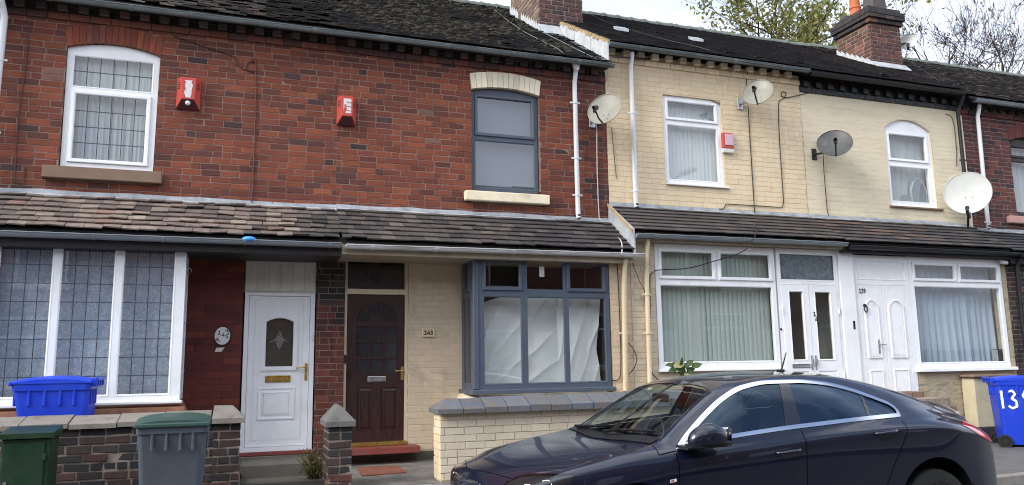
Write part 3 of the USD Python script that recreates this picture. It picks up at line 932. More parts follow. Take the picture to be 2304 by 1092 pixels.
def soaker(parent, x, y0, y1, zf, n, mat, N=-1, up=.16):
    """Stepped lead flashing along a chimney's flank."""
    g = G()
    st = (y1 - y0) / n
    for k in range(n):
        a, b = y0 + k * st, y0 + (k + 1) * st + .02
        za, zb = zf(a), zf(b)
        P = Polygon([(a, za - .02), (b, zb - .02), (b, zb + up * .55), (b - .01, zb + up), (a, za + up * .55)])
        g.prism(P, .006 + .002 * (k % 2), .012 + .002 * (k % 2), O=(x, 0, 0), U=(0, 1, 0), N=(N, 0, 0))
    return obj('stepped_flashing', g, mat, parent)


XA, XB, XC, XD, XE = -2.80, 1.24, 5.36, 9.10, 12.74          # party walls
RIDGE_Y = 3.8
ZE1, ZR1, ZE2, ZR2 = 6.15, 8.82, 6.50, 8.97


def pal_mix(choices):
    def f(rng, x, t):
        for lim, pal in choices:
            if x < lim:
                return pick(rng, pal, .13)
        return pick(rng, choices[-1][1], .13)
    return f


TAN = [(5, (0.195, 0.15, 0.122)), (3, (0.165, 0.12, 0.10)), (3, (0.24, 0.19, 0.15)), (2, (0.125, 0.10, 0.085)), (.8, (0.20, 0.115, 0.09)), (0.4, (0.07, 0.06, 0.053))]
BROWNGREY = [(4, (0.075, 0.062, 0.055)), (3, (0.055, 0.047, 0.044)), (2, (0.11, 0.09, 0.075)), (1, (0.035, 0.031, 0.03))]
DARKTILE = [(4, (0.045, 0.038, 0.037)), (3, (0.032, 0.028, 0.028)), (1, (0.075, 0.06, 0.052))]
BROWN = [(4, (0.062, 0.051, 0.048)), (3, (0.05, 0.042, 0.041)), (1, (0.08, 0.064, 0.057))]
REDBROWN = [(2, (0.10, 0.06, 0.047)), (3, (0.065, 0.05, 0.045)), (3, (0.042, 0.037, 0.037)), (.5, (0.14, 0.078, 0.056))]
BLACKTILE = [(4, (0.014, 0.0135, 0.0145)), (3, (0.020, 0.018, 0.018)), (1, (0.03, 0.025, 0.023))]
OLDROOF = [(3, (0.10, 0.085, 0.08)), (2, (0.17, 0.145, 0.13)), (2, (0.045, 0.04, 0.038)), (0.8, (0.28, 0.17, 0.13))]
MIDROOF = [(4, (0.035, 0.032, 0.029)), (2, (0.055, 0.048, 0.042)), (2, (0.022, 0.021, 0.02))]

# ------------------------------------------------------------------ house 145: red brick, left
H5 = House(thing('terraced_house', (-0.78, 0, 0.3), 'red brick terraced house with leaded white windows and white front door, leftmost in the row', 'house'))
win5 = dict(x0=-2.085, x1=-1.045, z0=4.08, z1=5.60)
hole_u5 = opening(-2.10, -1.03, 4.05, 5.60, .095)
hole_d5 = sbox(0.10, 0.30, 1.02, 3.08)
hole_b5 = sbox(-2.80, 1.2, -0.62, 3.05)
reg5 = sbox(XA, 0.25, XB, 6.12).difference(unary_union([hole_u5, hole_d5, hole_b5]))
w5 = front_wall(H5, reg5, 0.0, mats['mortar'])
arch5 = arch_region(-2.10, -1.03, 5.60, .095, .238)
up5 = reg5.intersection(sbox(XA, 3.55, XB, 5.935)).difference(arch5).difference(sbox(-2.26, 3.89, -.92, 4.06))


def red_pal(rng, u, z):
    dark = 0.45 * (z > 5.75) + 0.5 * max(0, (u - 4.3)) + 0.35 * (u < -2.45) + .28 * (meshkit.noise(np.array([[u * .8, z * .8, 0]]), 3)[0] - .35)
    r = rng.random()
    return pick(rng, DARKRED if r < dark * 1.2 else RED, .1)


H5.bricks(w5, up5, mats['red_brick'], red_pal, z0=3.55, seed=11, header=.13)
obj('painted_wall', G().prism(reg5.intersection(sbox(XA, .3, .10, 3.5)), -.0018, -.0004), mats['painted_red_joint'], H5.path)
H5.bricks(w5, reg5.intersection(sbox(XA, .45, .10, 3.5)), mats['red_brick'], PAINTED_RED, z0=.3, jit=.12, seed=12, jitter=.001, joint=.004, proud=.0015)


def pier_pal(rng, u, z):
    return pick(rng, SOOT if z > 2.35 + rng.normal(0, .12) else (PURPLE if z > 2.0 else DARKRED), .12)


H5.bricks(w5, reg5.intersection(sbox(1.02, .45, XB, 3.5)), mats['dark_brick'], pier_pal, z0=.3, seed=13)
voussoirs(H5, w5, -2.10, -1.03, 5.60, .095, .238, mats['red_brick'], [(1, (.24, .06, .03)), (1, (.20, .048, .026)), (.6, (.17, .05, .033))], 15, seed=4)
wall_band(H5, w5, XA, XB, 5.935, 6.02, .03, mats['red_brick'], [(2, (.15, .045, .03)), (1, (.08, .035, .03)), (1, (.2, .06, .035))], 21)
H5.bricks(w5, sbox(XA, 6.022, XB, 6.12), mats['dark_brick'], SOOT, z0=6.022, ch=.097, seed=14)
dentils(H5, w5, XA, XB, 6.04, 6.125, mats['dark_brick'], [(3, (.15, .11, .11)), (2, (.2, .11, .09)), (1, (.09, .08, .085))], 22, first=.1)
room(H5, XA + .05, XB - .05, .22, 3.0, 3.75, 6.1)
room(H5, XA + .05, XB - .05, .22, 3.2, .5, 3.6)

r_up, r_lo = R(163, 124, 347, 209, .05), R(158, 213, 336, 366, .05)
wu5 = window(H5, H5.path, -2.085, -1.045, 4.075, 5.60, .04, [(-2.03, -1.10, 5.10, 5.52, 'fixed'), (-2.01, -1.12, 4.14, 5.045, 'sash')], mats['upvc'], mats['pane'], leads=[(6, 2), (6, 4)],
             top=[tuple(p) for p in arch_poly(-2.095, -1.035, 5.60, .088)[::-1]], label='white arched upstairs window with square leaded panes')
obj('window_sill', G().cbox(-2.25, -.93, -.085, .05, 3.90, 4.05, .008), mats['brown_stone'], H5.path, label='plain brown stone sill')

# bay window of 145
b0, b1 = -2.85, -0.565
base5 = obj('bay', G().box(b0 - .02, b1 - .01, -.58, 0, .3, 1.16), mats['mortar'], H5.path)
H5.bricks(base5, sbox(b0 - .02, .4, b1 - .01, 1.13), mats['red_brick'], PAINTED_RED, O=(0, -.585, 0), z0=.3, seed=15)
H5.bricks(base5, sbox(-.58, .4, 0, 1.13), mats['red_brick'], PAINTED_RED, O=(b1 - .005, 0, 0), U=(0, 1, 0), N=(1, 0, 0), z0=.3, seed=16)
obj('bay_sill', G().hexa([(b0 - .03, -.68, 1.10), (b1 + .06, -.68, 1.10), (b1 + .06, 0, 1.10), (b0 - .03, 0, 1.10), (b0 - .03, -.68, 1.16), (b1 + .06, -.68, 1.16), (b1 + .0, 0, 1.225), (b0, 0, 1.225)]), mats['orange_stone'], base5)
xm = [at(p, 690, -.6)[0] for p in (-12, 114, 130, 255, 271, 391)]
wb5 = window(H5, H5.path, b0, b1, 1.235, 3.06, -.6, [(xm[0], xm[1], 1.30, 3.0, 'fixed'), (xm[2], xm[3], 1.30, 3.0, 'fixed'), (xm[4], xm[5], 1.30, 3.0, 'fixed')], mats['upvc'], mats['pane'], leads=[(4, 8)] * 3, label='wide white bay window with leaded panes')
obj('window_sill', G().cbox(b0, b1 + .03, -.66, -.53, 1.20, 1.236, .008), mats['upvc'], wb5)
window(H5, wb5, -.53, -.01, 1.235, 3.06, -.6, [(-.45, -.08, 1.30, 3.0, 'fixed')], mats['upvc'], mats['pane'], O=(b1, 0, 0), U=(0, 1, 0), N=(1, 0, 0), name='bay_side', leads=[(2, 8)])
obj('bay_ceiling', G().box(b0, b1, -.6, .2, 3.062, 3.09), mats['fascia_dark'], H5.path)

# front door of 145
y = .05
fr = sbox(.12, .545, 1.0, 2.555).difference(sbox(.172, .60, .942, 2.515))
d5f = obj('door_frame', G().prism(fr, -.07, 0, O=(0, y - .02, 0)), mats['upvc'], H5.path)
gx0, gx1, gz0, gz1 = .395, .734, 1.605, 2.175
gl5 = opening(gx0, gx1, gz0, gz1, .05)
leaf = sbox(.176, .604, .938, 2.511).difference(gl5)
d5 = obj('door', G().prism(leaf, -.05, 0, O=(0, y, 0)), mats['upvc'], H5.path, label='white panelled front door with small arched glass')
obj('door_rim', ring(G(), .245, .858, .68, 2.482, [(0, 0), (.003, -.006), (.008, -.006), (.011, 0)], O=(0, y - .001, 0)), mats['black_plastic'], d5)
rim = gl5.buffer(.062, join_style=1).difference(gl5.buffer(.048)).union(gl5.buffer(.03).difference(gl5.buffer(.0)))
obj('glass_moulding', G().prism(gl5.buffer(.066, join_style=2).difference(gl5), 0, .008, O=(0, y, 0)).prism(gl5.buffer(.05, join_style=2).difference(gl5.buffer(.006)), .008, .018, O=(0, y, 0)), mats['upvc'], d5)
obj('door_glass', G().prism(gl5.buffer(.004), -.03, -.018, O=(0, y, 0)), mats['door_glass'], d5)
cx, cz = (gx0 + gx1) / 2, 1.94
g = G()
for s, e in ((.055, .0), (.028, .0)):
    for dx, dz in ((0, .062), (0, -.062), (.03, 0), (-.03, 0)):
        P = Polygon([(cx + dx, cz + dz + s), (cx + dx + s * .55, cz + dz), (cx + dx, cz + dz - s), (cx + dx - s * .55, cz + dz)])
        g.prism(P.difference(P.buffer(-.006)), -.017, -.013, O=(0, y, 0))
for q in (-1, 1):
    pts = np.array([(cx + q * t * .12, cz + .02 * math.sin(t * 5)) for t in np.linspace(.1, 1, 9)])
    g.prism(LineString(pts).buffer(.003), -.017, -.0135, O=(0, y, 0))
obj('lead_motif', g, mats['steel'], d5)
obj('letter_plate', ring(G(), .40, .715, 1.405, 1.49, [(0, 0), (0, .01), (.006, .014), (.016, .014), (.02, .006), (.04, .007)], O=(0, y, 0)).prism(sbox(.43, 1.43, .69, 1.465), .004, .010, O=(0, y, 0)), mats['brass'], d5)
g = ring(G(), .31, .775, .93, 1.345, [(0, 0), (.004, .010), (.022, .014), (.036, .004), (.05, .004), (.07, .013), (.078, .013)], O=(0, y, 0)).prism(sbox(.385, 1.005, .70, 1.27), .0, .013, O=(0, y, 0))
obj('door_panel', g, mats['upvc'], d5)
hx, hz = .905, 1.53
obj('handle', G().cbox(hx - .016, hx + .016, y - .012, y, hz - .11, hz + .11, .004).tube([(hx, y - .012, hz + .06), (hx, y - .045, hz + .06), (hx - .02, y - .05, hz + .06), (hx - .13, y - .05, hz + .055)], .009, 8), mats['brass'], d5)
obj('threshold', G().cbox(.10, 1.02, -.03, .12, .50, .546, .005), mats['red_step'], d5f)
g = G()
for k in range(6):
    a = .118 + k * .147
    g.cbox(a + .002, min(a + .145, 1.0), y - .03, y + .03, 2.575, 3.072, .004)
ov = obj('overdoor_panel', G().box(.11, 1.01, y - .01, y + .04, 2.558, 3.08), mats['old_white_paint'], H5.path, label='off-white boarded panel above the door')
for k in range(6):
    a = .118 + k * .147
    obj('board', G().cbox(a + .001, min(a + .146, 1.0), y - .03, y + .03, 2.575, 3.072, .0025), mats['old_white_paint'], ov)
obj('doorbell', G().cbox(.965, .99, y - .045, y - .02, 1.93, 2.03, .006), mats['white_enamel'], d5f)
# steps
obj('doorstep', G().cbox(.13, 1.0, -.82, -.031, .30, .485, .012), mats['step_stone'], H5.path)
obj('doorstep', G().cbox(.12, 1.03, -1.22, -.823, .1, .335, .012), mats['step_stone'], H5.path)
obj('doorstep', G().cbox(.12, 1.03, -1.72, -1.223, .0, .21, .012), mats['step_stone'], H5.path)

rf5 = lean_to(H5, XA, XB, -.76, 3.16, 3.70, pal_mix([(-2.45, BROWNGREY), (.72, TAN), (9, BROWNGREY)]), 31, 1.7, fascia=mats['fascia_dark'], lead='lead')
gutter(H5.path, XA, XB - .02, -.80, 3.085, .055, mats['grey_gutter'], seed=3)
mr5 = main_roof(H5, XA, XB, -.30, ZE1, RIDGE_Y, ZR1, pal_mix([(.2, OLDROOF), (9, MIDROOF)]), 41, 2.6)
gutter(H5.path, XA, XB, -.26, 6.097, .05, mats['dark_gutter'], seed=5)
obj('eaves_board', G().box(XA, XB, -.19, -.06, 6.127, 6.15), mats['fascia_dark'], H5.path)
H5.flush()

# ------------------------------------------------------------------ house 143
H3 = House(thing('terraced_house', (3.3, 0, 0.3), 'red brick terraced house with blue-grey bay window, cream ground floor and dark brown door', 'house'))
hole_u3 = opening(3.165, 4.235, 4.08, 5.615, .06)
hole_d3 = sbox(1.385, .58, 2.245, 3.07)
hole_b3 = sbox(3.02, 1.2, 5.0, 3.05)
reg3 = sbox(XB, .25, XC, 6.12).difference(unary_union([hole_u3, hole_d3, hole_b3]))
w3 = front_wall(H3, reg3, 0.0, mats['mortar'])
arch3 = arch_region(3.165, 4.235, 5.605, .065, .235)
up3 = reg3.intersection(sbox(XB, 3.55, XC, 5.935)).difference(arch3).difference(sbox(3.03, 3.9, 4.36, 4.07))
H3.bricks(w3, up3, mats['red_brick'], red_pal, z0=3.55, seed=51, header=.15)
voussoirs(H3, w3, 3.165, 4.235, 5.605, .065, .235, mats['cream_paint'], BRIGHT_CREAM, 13, seed=5, proud=.02)
cream3 = front_wall(H3, sbox(2.245, .25, 3.02, 3.12), -0.004, mats['cream_joint'], thick=.004, name='painted_wall')
H3.bricks(cream3, sbox(2.245, .40, 3.02, 3.2), mats['stone_paint'], STONE, O=(0, -.004, 0), z0=.3, seed=52, proud=.0018, jitter=.0008, joint=.004)
H3.bricks(w3, reg3.intersection(sbox(XB, .45, 1.385, 3.5)), mats['dark_brick'], pier_pal, z0=.3, seed=53)
wall_band(H3, w3, XB, XC, 5.935, 6.02, .03, mats['red_brick'], [(1, (.14, .042, .03)), (1.5, (.07, .03, .028))], 61)
H3.bricks(w3, sbox(XB, 6.022, XC, 6.12), mats['dark_brick'], SOOT, z0=6.022, ch=.097, seed=54)
dentils(H3, w3, XB, XC, 6.04, 6.125, mats['dark_brick'], [(3, (.13, .105, .11)), (1.2, (.19, .11, .09)), (1, (.08, .075, .08))], 62, first=.11)
room(H3, XB + .05, XC - .05, .22, 3.0, 3.75, 6.1)
room(H3, XB + .05, XC - .05, .22, 3.2, .5, 3.6)

a3 = [tuple(p) for p in arch_poly(3.18, 4.22, 5.60, .06)[::-1]]
wu3 = window(H3, H3.path, 3.18, 4.22, 4.085, 5.60, .06, [(3.235, 4.165, 4.93, 5.55, 'sash'), (3.225, 4.175, 4.135, 4.86, 'fixed')], mats['blue_grey_paint'], mats['pane_mirror'], top=a3, label='blue-grey arched upstairs window with dark glass')
obj('blind', G().box(3.2, 4.2, .17, .18, 4.1, 5.6), mats['grey_blind'], wu3)
obj('window_sill', G().cbox(3.045, 4.345, -.085, .06, 3.915, 4.06, .012), mats['cream_stone'], H3.path, label='thick cream painted sill')
# dark strip of bricks at the window's right side comes with the wall; the bay
c0, c1 = 3.0, 5.0
obj('reveal_lining', G().box(c1 - .005, c1 + .012, -.52, .15, 1.2, 3.05), mats['interior_dark'], H3.path)
bay3 = obj('bay', G().box(c0 + .0, XC, -.588, 0, .3, 1.14), mats['cream_joint'], H3.path)
H3.bricks(bay3, sbox(c0, .4, XC, 1.13), mats['cream_paint'], CREAM, O=(0, -.59, 0), z0=.3, seed=55)
obj('bay_sill', G().hexa([(c0 - .10, -.72, 1.10), (c1 + .18, -.72, 1.10), (c1 + .18, -.0, 1.10), (c0 - .10, 0, 1.10), (c0 - .10, -.72, 1.15), (c1 + .18, -.72, 1.15), (c1 + .10, -.0, 1.235), (c0 - .02, -.0, 1.235)]), mats['cream_stone'], bay3)
pier3 = obj('bay_pier', G().box(c1 + .02, XC, -.588, 0, 1.14, 3.14), mats['cream_joint'], H3.path)
H3.bricks(pier3, sbox(c1 + .02, 1.16, XC, 3.14), mats['stone_paint'], [(1, (.60, .47, .32)), (1, (.58, .455, .31))], O=(0, -.59, 0), z0=.3, seed=56, proud=.002, joint=.005, jitter=.001)
yb = -.6
L = [R(1090, 574, 1172, 661, yb), R(1184, 574, 1271, 664, yb), R(1283, 577, 1361, 663, yb), R(1088, 677, 1176, 867, yb), R(1186, 677, 1273, 864, yb), R(1280, 677, 1365, 862, yb)]
zt0, zt1 = 2.585, 3.0
zb0, zb1 = 1.325, 2.50
cols = [(L[3][0], L[3][1]), (L[4][0], L[4][1]), (L[5][0], L[5][1])]
lights = [(a, b, zt0, zt1, 'sash' if k != 1 else 'fixed') for k, (a, b) in enumerate(cols)] + [(a, b, zb0, zb1, 'fixed') for a, b in cols]
wb3 = window(H3, H3.path, c0, c1, 1.26, 3.06, yb, lights, mats['blue_grey_paint'], mats['pane_big'], label='blue-grey box bay window')
obj('window_sill', G().cbox(c0 - .05, c1 + .04, -.67, -.52, 1.20, 1.262, .01).cbox(c0 - .05, c0 + .06, -.519, -.01, 1.20, 1.262, .01), mats['blue_grey_paint'], wb3)
window(H3, wb3, -.53, -.01, 1.262, 3.06, 0, [(-.44, -.09, 2.585, 3.0, 'sash'), (-.44, -.09, 1.325, 2.5, 'fixed')], mats['blue_grey_paint'], mats['pane_big'], O=(c0, 0, 0), U=(0, 1, 0), N=(-1, 0, 0), name='bay_side')
obj('corner_post', G().cbox(c0 - .012, c0 + .07, -.612, -.53, 1.262, 3.06, .012), mats['blue_grey_paint'], wb3)
obj('bay_ceiling', G().box(c0, XC, -.6, .2, 3.062, 3.09), mats['fascia_dark'], H3.path)
# front door of 143
y = .06
e0, e1 = 1.42, 2.205
fr = sbox(1.385, .585, 2.245, 3.065).difference(unary_union([sbox(e0, .60, e1, 2.555), sbox(e0, 2.625, e1, 3.01)]))
f3 = obj('door_frame', G().prism(fr, -.08, .0, O=(0, y - .03, 0)), mats['cream_gloss'], H3.path)
zf0, zf1 = at(847, 844, y)[2], at(847, 679, y)[2]
xf0, xf1 = at(799, 760, y)[0], at(895, 760, y)[0]
zsp = at(847, 727, y)[2]
# fanlight and nine panes cut through the leaf
cxd, rad = (xf0 + xf1) / 2, (xf1 - xf0) / 2
hz = zf1 - zsp
cuts = []
for k in range(4):
    a0, a1 = math.pi * k / 4 + .05, math.pi * (k + 1) / 4 - .05
    A = np.linspace(a0, a1, 8)
    cuts.append(Polygon([(cxd + rad * .97 * math.cos(t), zsp + .012 + hz * .97 * math.sin(t)) for t in A] + [(cxd + rad * .36 * math.cos(t), zsp + .012 + hz * .36 * math.sin(t)) for t in A[::-1]]))
w_ = (xf1 - xf0) / 3
h_ = (zsp - .03 - zf0) / 3
panes3 = []
for i in range(3):
    for j in range(3):
        panes3.append(sbox(xf0 + i * w_ + .012, zf0 + j * h_ + .012, xf0 + (i + 1) * w_ - .012, zf0 + (j + 1) * h_ - .012))
leaf = sbox(e0 + .003, .605, e1 - .003, 2.55).difference(unary_union(cuts + panes3))
lp = [R(803, 872, 838, 971, y), R(856, 872, 896, 969, y)]
for q in lp:
    leaf = leaf.difference(sbox(q[0], q[2], q[1], q[3]))
d3 = obj('door', G().prism(leaf, -.045, 0, O=(0, y, 0)), mats['brown_door'], H3.path, label='dark brown wooden door with fan-shaped glazing')
for c in panes3 + cuts:
    obj('door_pane', G().prism(c.buffer(.006), -.026, -.014, O=(0, y, 0)), mats['bronze_glass'], d3)
for q in lp:
    obj('door_panel', ring(G(), q[0], q[1], q[2], q[3], [(0, -.001), (.012, -.014), (.05, -.004), (.055, -.004)], O=(0, y, 0)).prism(sbox(q[0] + .05, q[2] + .05, q[1] - .05, q[3] - .05), -.02, -.004, O=(0, y, 0)), mats['brown_door'], d3)
q = R(827, 847, 868, 859, y)
obj('letter_plate', ring(G(), q[0], q[1], q[2], q[3], [(0, 0), (0, .008), (.008, .012), (.014, .005)], O=(0, y, 0)).prism(sbox(q[0] + .012, q[2] + .012, q[1] - .012, q[3] - .012), 0, .006, O=(0, y, 0)), mats['steel'], d3)
hp = at(905, 840, y)
obj('handle', G().cbox(hp[0] - .02, hp[0] + .02, y - .01, y, hp[2] - .09, hp[2] + .09, .003).tube([(hp[0], y - .01, hp[2] + .03), (hp[0], y - .05, hp[2] + .03), (hp[0] - .11, y - .05, hp[2] + .03)], .009, 8), mats['brass'], d3)
obj('threshold', G().cbox(1.41, 2.22, -.05, .05, .555, .604, .006), mats['brass'], f3)
tl = obj('transom_light', G().prism(sbox(e0 - .01, 2.615, e1 + .01, 3.02), -.05, -.04, O=(0, y, 0)), mats['bronze_glass'], f3)
g = G()
cxs, czs = (e0 + e1) / 2, 2.79
sh = Polygon([(cxs - .075, czs + .08), (cxs, czs + .10), (cxs + .075, czs + .08), (cxs + .07, czs - .02), (cxs, czs - .125), (cxs - .07, czs - .02)])
for s in (0, .022):
    P = sh.buffer(s)
    g.prism(P.difference(P.buffer(-.007)), -.04, -.034, O=(0, y, 0))
for sgn in (-1, 1):
    for off in (0, .028):
        t = np.linspace(0, 1, 14)
        pts = np.stack([cxs + sgn * (.08 + .3 * t), czs - .06 - off - .06 * np.sin(t * 1.9)], 1)
        g.prism(LineString(pts).buffer(.004), -.04, -.0345, O=(0, y, 0))
    g.prism(Point(cxs + sgn * .355, czs - .145).buffer(.016), -.04, -.0335, O=(0, y, 0))
    g.prism(LineString([(cxs + sgn * .13, 2.64), (cxs + sgn * .13, 3.0)]).buffer(.003), -.04, -.035, O=(0, y, 0))
g.prism(LineString([(cxs, czs + .11), (cxs - .05, czs + .17), (cxs, czs + .2), (cxs + .05, czs + .17), (cxs, czs + .11)]).buffer(.004), -.04, -.034, O=(0, y, 0))
obj('lead_shield', g, mats['lead_came'], tl)
obj('shield_glass', G().prism(sh.buffer(-.008), -.04, -.036, O=(0, y, 0)), mats['brown_door'], tl)
bp = at(776, 808, 0.0)
obj('doorbell', G().cbox(bp[0] - .018, bp[0] + .018, -.0, .03, bp[2] - .055, bp[2] + .055, .008), mats['black_plastic'], f3)
obj('doorstep', G().cbox(1.30, 2.36, -.26, .0, .465, .553, .008), mats['red_step'], H3.path, label='red painted doorstep')
obj('plinth', G().box(1.40, 3.0, -.03, -.009, .3, .46), mats['step_stone'], H3.path)

rf3 = lean_to(H3, XB, XC - .03, -.76, 3.16, 3.71, pal_mix([(3.6, BROWNGREY), (9, DARKTILE)]), 33, .8, lead='lead')
obj('fascia_board', G().cbox(XB, XC - .03, -.73, -.705, 2.985, 3.135, .004).box(XB, XC - .03, -.705, -.01, 2.985, 2.995), mats['fascia_cream'], H3.path)
gutter(H3.path, XB + .04, XC + .10, -.80, 3.075, .052, mats['pale_gutter'], seed=8, slope=.004)


def verge_clip(a, b, yy):
    return a, min(b, XC - .06)


mr3 = main_roof(H3, XB, XC - .04, -.30, ZE1, RIDGE_Y, ZR1, pal_mix([(2.2, MIDROOF), (9, MIDROOF)]), 43, 1.0)
rngm = np.random.default_rng(77)
sph = trimesh.creation.icosphere(1, 1.0)
g = G()
for k in range(1100):
    u = rngm.random() ** .8
    xx = XB + (XC - XB - .1) * u
    t = rngm.random()
    if meshkit.noise(np.array([[xx * 1.5, t * 6, 1]]), 4)[0] < .42:
        continue
    yy = -.25 + (RIDGE_Y + .2) * t
    zz = ZE1 + (ZR1 - ZE1) * (yy + .3) / (RIDGE_Y + .3) + .03
    r = rngm.uniform(.015, .05)
    v = sph.vertices * (r * rngm.uniform(1, 1.8), r * 1.2, r * .6) + sph.vertices * rngm.normal(0, .003, (len(sph.vertices), 1)) + (xx, yy, zz)
    g.add(v, sph.faces)
obj('moss', g, mats['moss'], mr3, kind='stuff')
gutter(H3.path, XB, XC + .02, -.26, 6.097, .05, mats['dark_gutter'], seed=9, slope=.006)
obj('eaves_board', G().box(XB, XC, -.19, -.06, 6.127, 6.15), mats['fascia_dark'], H3.path)
ch3 = chimney(H3, 4.90, 5.76, 1.60, 3.06, 7.0, 10.4, 71, left_pal=[(2, (.20, .14, .10)), (2, (.17, .11, .085)), (1, (.13, .08, .065))], front_pal=[(3, (.085, .036, .03)), (2, (.06, .03, .028)), (1, (.035, .026, .028))], label='tall party-wall chimney stack of dark brick')
zs = lambda yy: ZE1 + (ZR1 - ZE1) * (yy + .3) / (RIDGE_Y + .3) + .02
soaker(ch3, 4.90, 1.6, 2.45, zs, 8, mats['white_lead'], up=.17)
soaker(ch3, 4.90, 2.62, 3.06, zs, 4, mats['white_lead'], up=.2)
obj('apron_flashing', G().hexa([(4.88, 1.40, zs(1.40) + .01), (5.33, 1.40, zs(1.4) + .01), (5.33, 1.6, zs(1.6) + .01), (4.88, 1.6, zs(1.6) + .01), (4.88, 1.40, zs(1.4) + .03), (5.33, 1.40, zs(1.4) + .03), (5.33, 1.592, zs(1.6) + .14), (4.88, 1.592, zs(1.6) + .14)]), mats['lead'], ch3)
dp = downpipe(H3.path, [(4.785, -.17, 6.06), (4.785, -.15, 5.98), (4.785, -.11, 5.86), (4.785, -.10, 5.7), (4.785, -.10, 3.80), (4.785, -.13, 3.72)], .036, mats['white_pipe'], clips=[(4.785, -.10, 5.52), (4.785, -.10, 4.65), (4.785, -.10, 4.08)])
obj('hopper', G().lathe([(.055, .12), (.062, .10), (.045, 0), (.037, -.03)], (4.785, -.18, 6.03), n=12), mats['white_pipe'], dp)
downpipe(H3.path, [(5.215, -.73, 3.05), (5.212, -.70, 2.9), (5.205, -.67, 2.6), (5.18, -.66, 1.16)], .036, mats['cream_pipe'], shoe=False, clips=[(5.198, -.66, 2.0)])
H3.flush()

# ------------------------------------------------------------------ houses 141 and 139: cream
H1 = House(thing('terraced_house', (7.2, 0, 0.5), 'cream painted brick terraced house with white porch doors and vertical blinds', 'house'))
hole_u1 = sbox(6.375, 4.375, 7.47, 5.86)
reg1 = sbox(XC, 3.6, XD, 6.47).difference(hole_u1)
w1 = front_wall(H1, reg1, 0.0, mats['cream_joint'])
H1.bricks(w1, reg1.intersection(sbox(XC, 3.6, XD, 6.295)), mats['cream_paint'], CREAM_UP, z0=3.6, ch=.0845, seed=81, proud=.002, jitter=.001, joint=.004)
wall_band(H1, w1, XC, XD, 6.296, 6.38, .03, mats['cream_paint'], CREAM_UP, 83)
dentils(H1, w1, XC, XD, 6.405, 6.50, mats['cream_paint'], [(1, (.93, .82, .6)), (1, (.92, .8, .58))], 84, step=.262, first=.05, recess=.07)
room(H1, XC + .05, XD - .05, .22, 3.0, 4.0, 6.45)
room(H1, XC + .05, XD - .05, -.5, .9, .8, 3.31, mats['interior_pale'])
wu1 = window(H1, H1.path, 6.378, 7.468, 4.395, 5.858, .03, [(6.44, 7.40, 5.46, 5.80, 'sash'), (6.45, 7.40, 4.46, 5.38, 'fixed')], mats['upvc'], mats['pane'], label='white upstairs window with vertical blind')
obj('window_sill', G().cbox(6.37, 7.53, -.04, .04, 4.365, 4.393, .005), mats['upvc'], wu1)
yw = -.6
hole_w1, hole_d1 = sbox(5.755, 1.46, 7.87, 3.32), sbox(7.90, .5, 9.07, 3.32)
XP = 9.30
reg = sbox(XC, .25, XD, 3.36).difference(unary_union([hole_w1, sbox(7.87, .3, XD, 3.36)]))
lw1 = front_wall(H1, reg, yw, mats['stone_joint'], name='ground_floor_wall')
H1.bricks(lw1, reg, mats['stone_paint'], [(1, (.60, .50, .36)), (1, (.58, .485, .345)), (1, (.615, .515, .375))], O=(0, yw, 0), z0=.3, seed=85, proud=.0018, jitter=.0008, joint=.004)
L = [R(1485, 561, 1597, 628, yw), R(1614, 569, 1723, 632, yw), R(1481, 643, 1740, 820, yw)]
zq = 2.80
ww1 = window(H1, H1.path, 5.765, 7.865, 1.48, 3.31, yw, [(5.83, 6.78, zq, 3.235, 'sash'), (6.85, 7.80, zq, 3.235, 'sash'), (5.83, 7.80, 1.57, zq - .09, 'fixed')], mats['upvc'], mats['pane_big'], label='large white ground floor window with two top lights')
obj('window_sill', G().cbox(5.74, 7.90, -.66, -.53, 1.445, 1.478, .006), mats['upvc'], ww1)
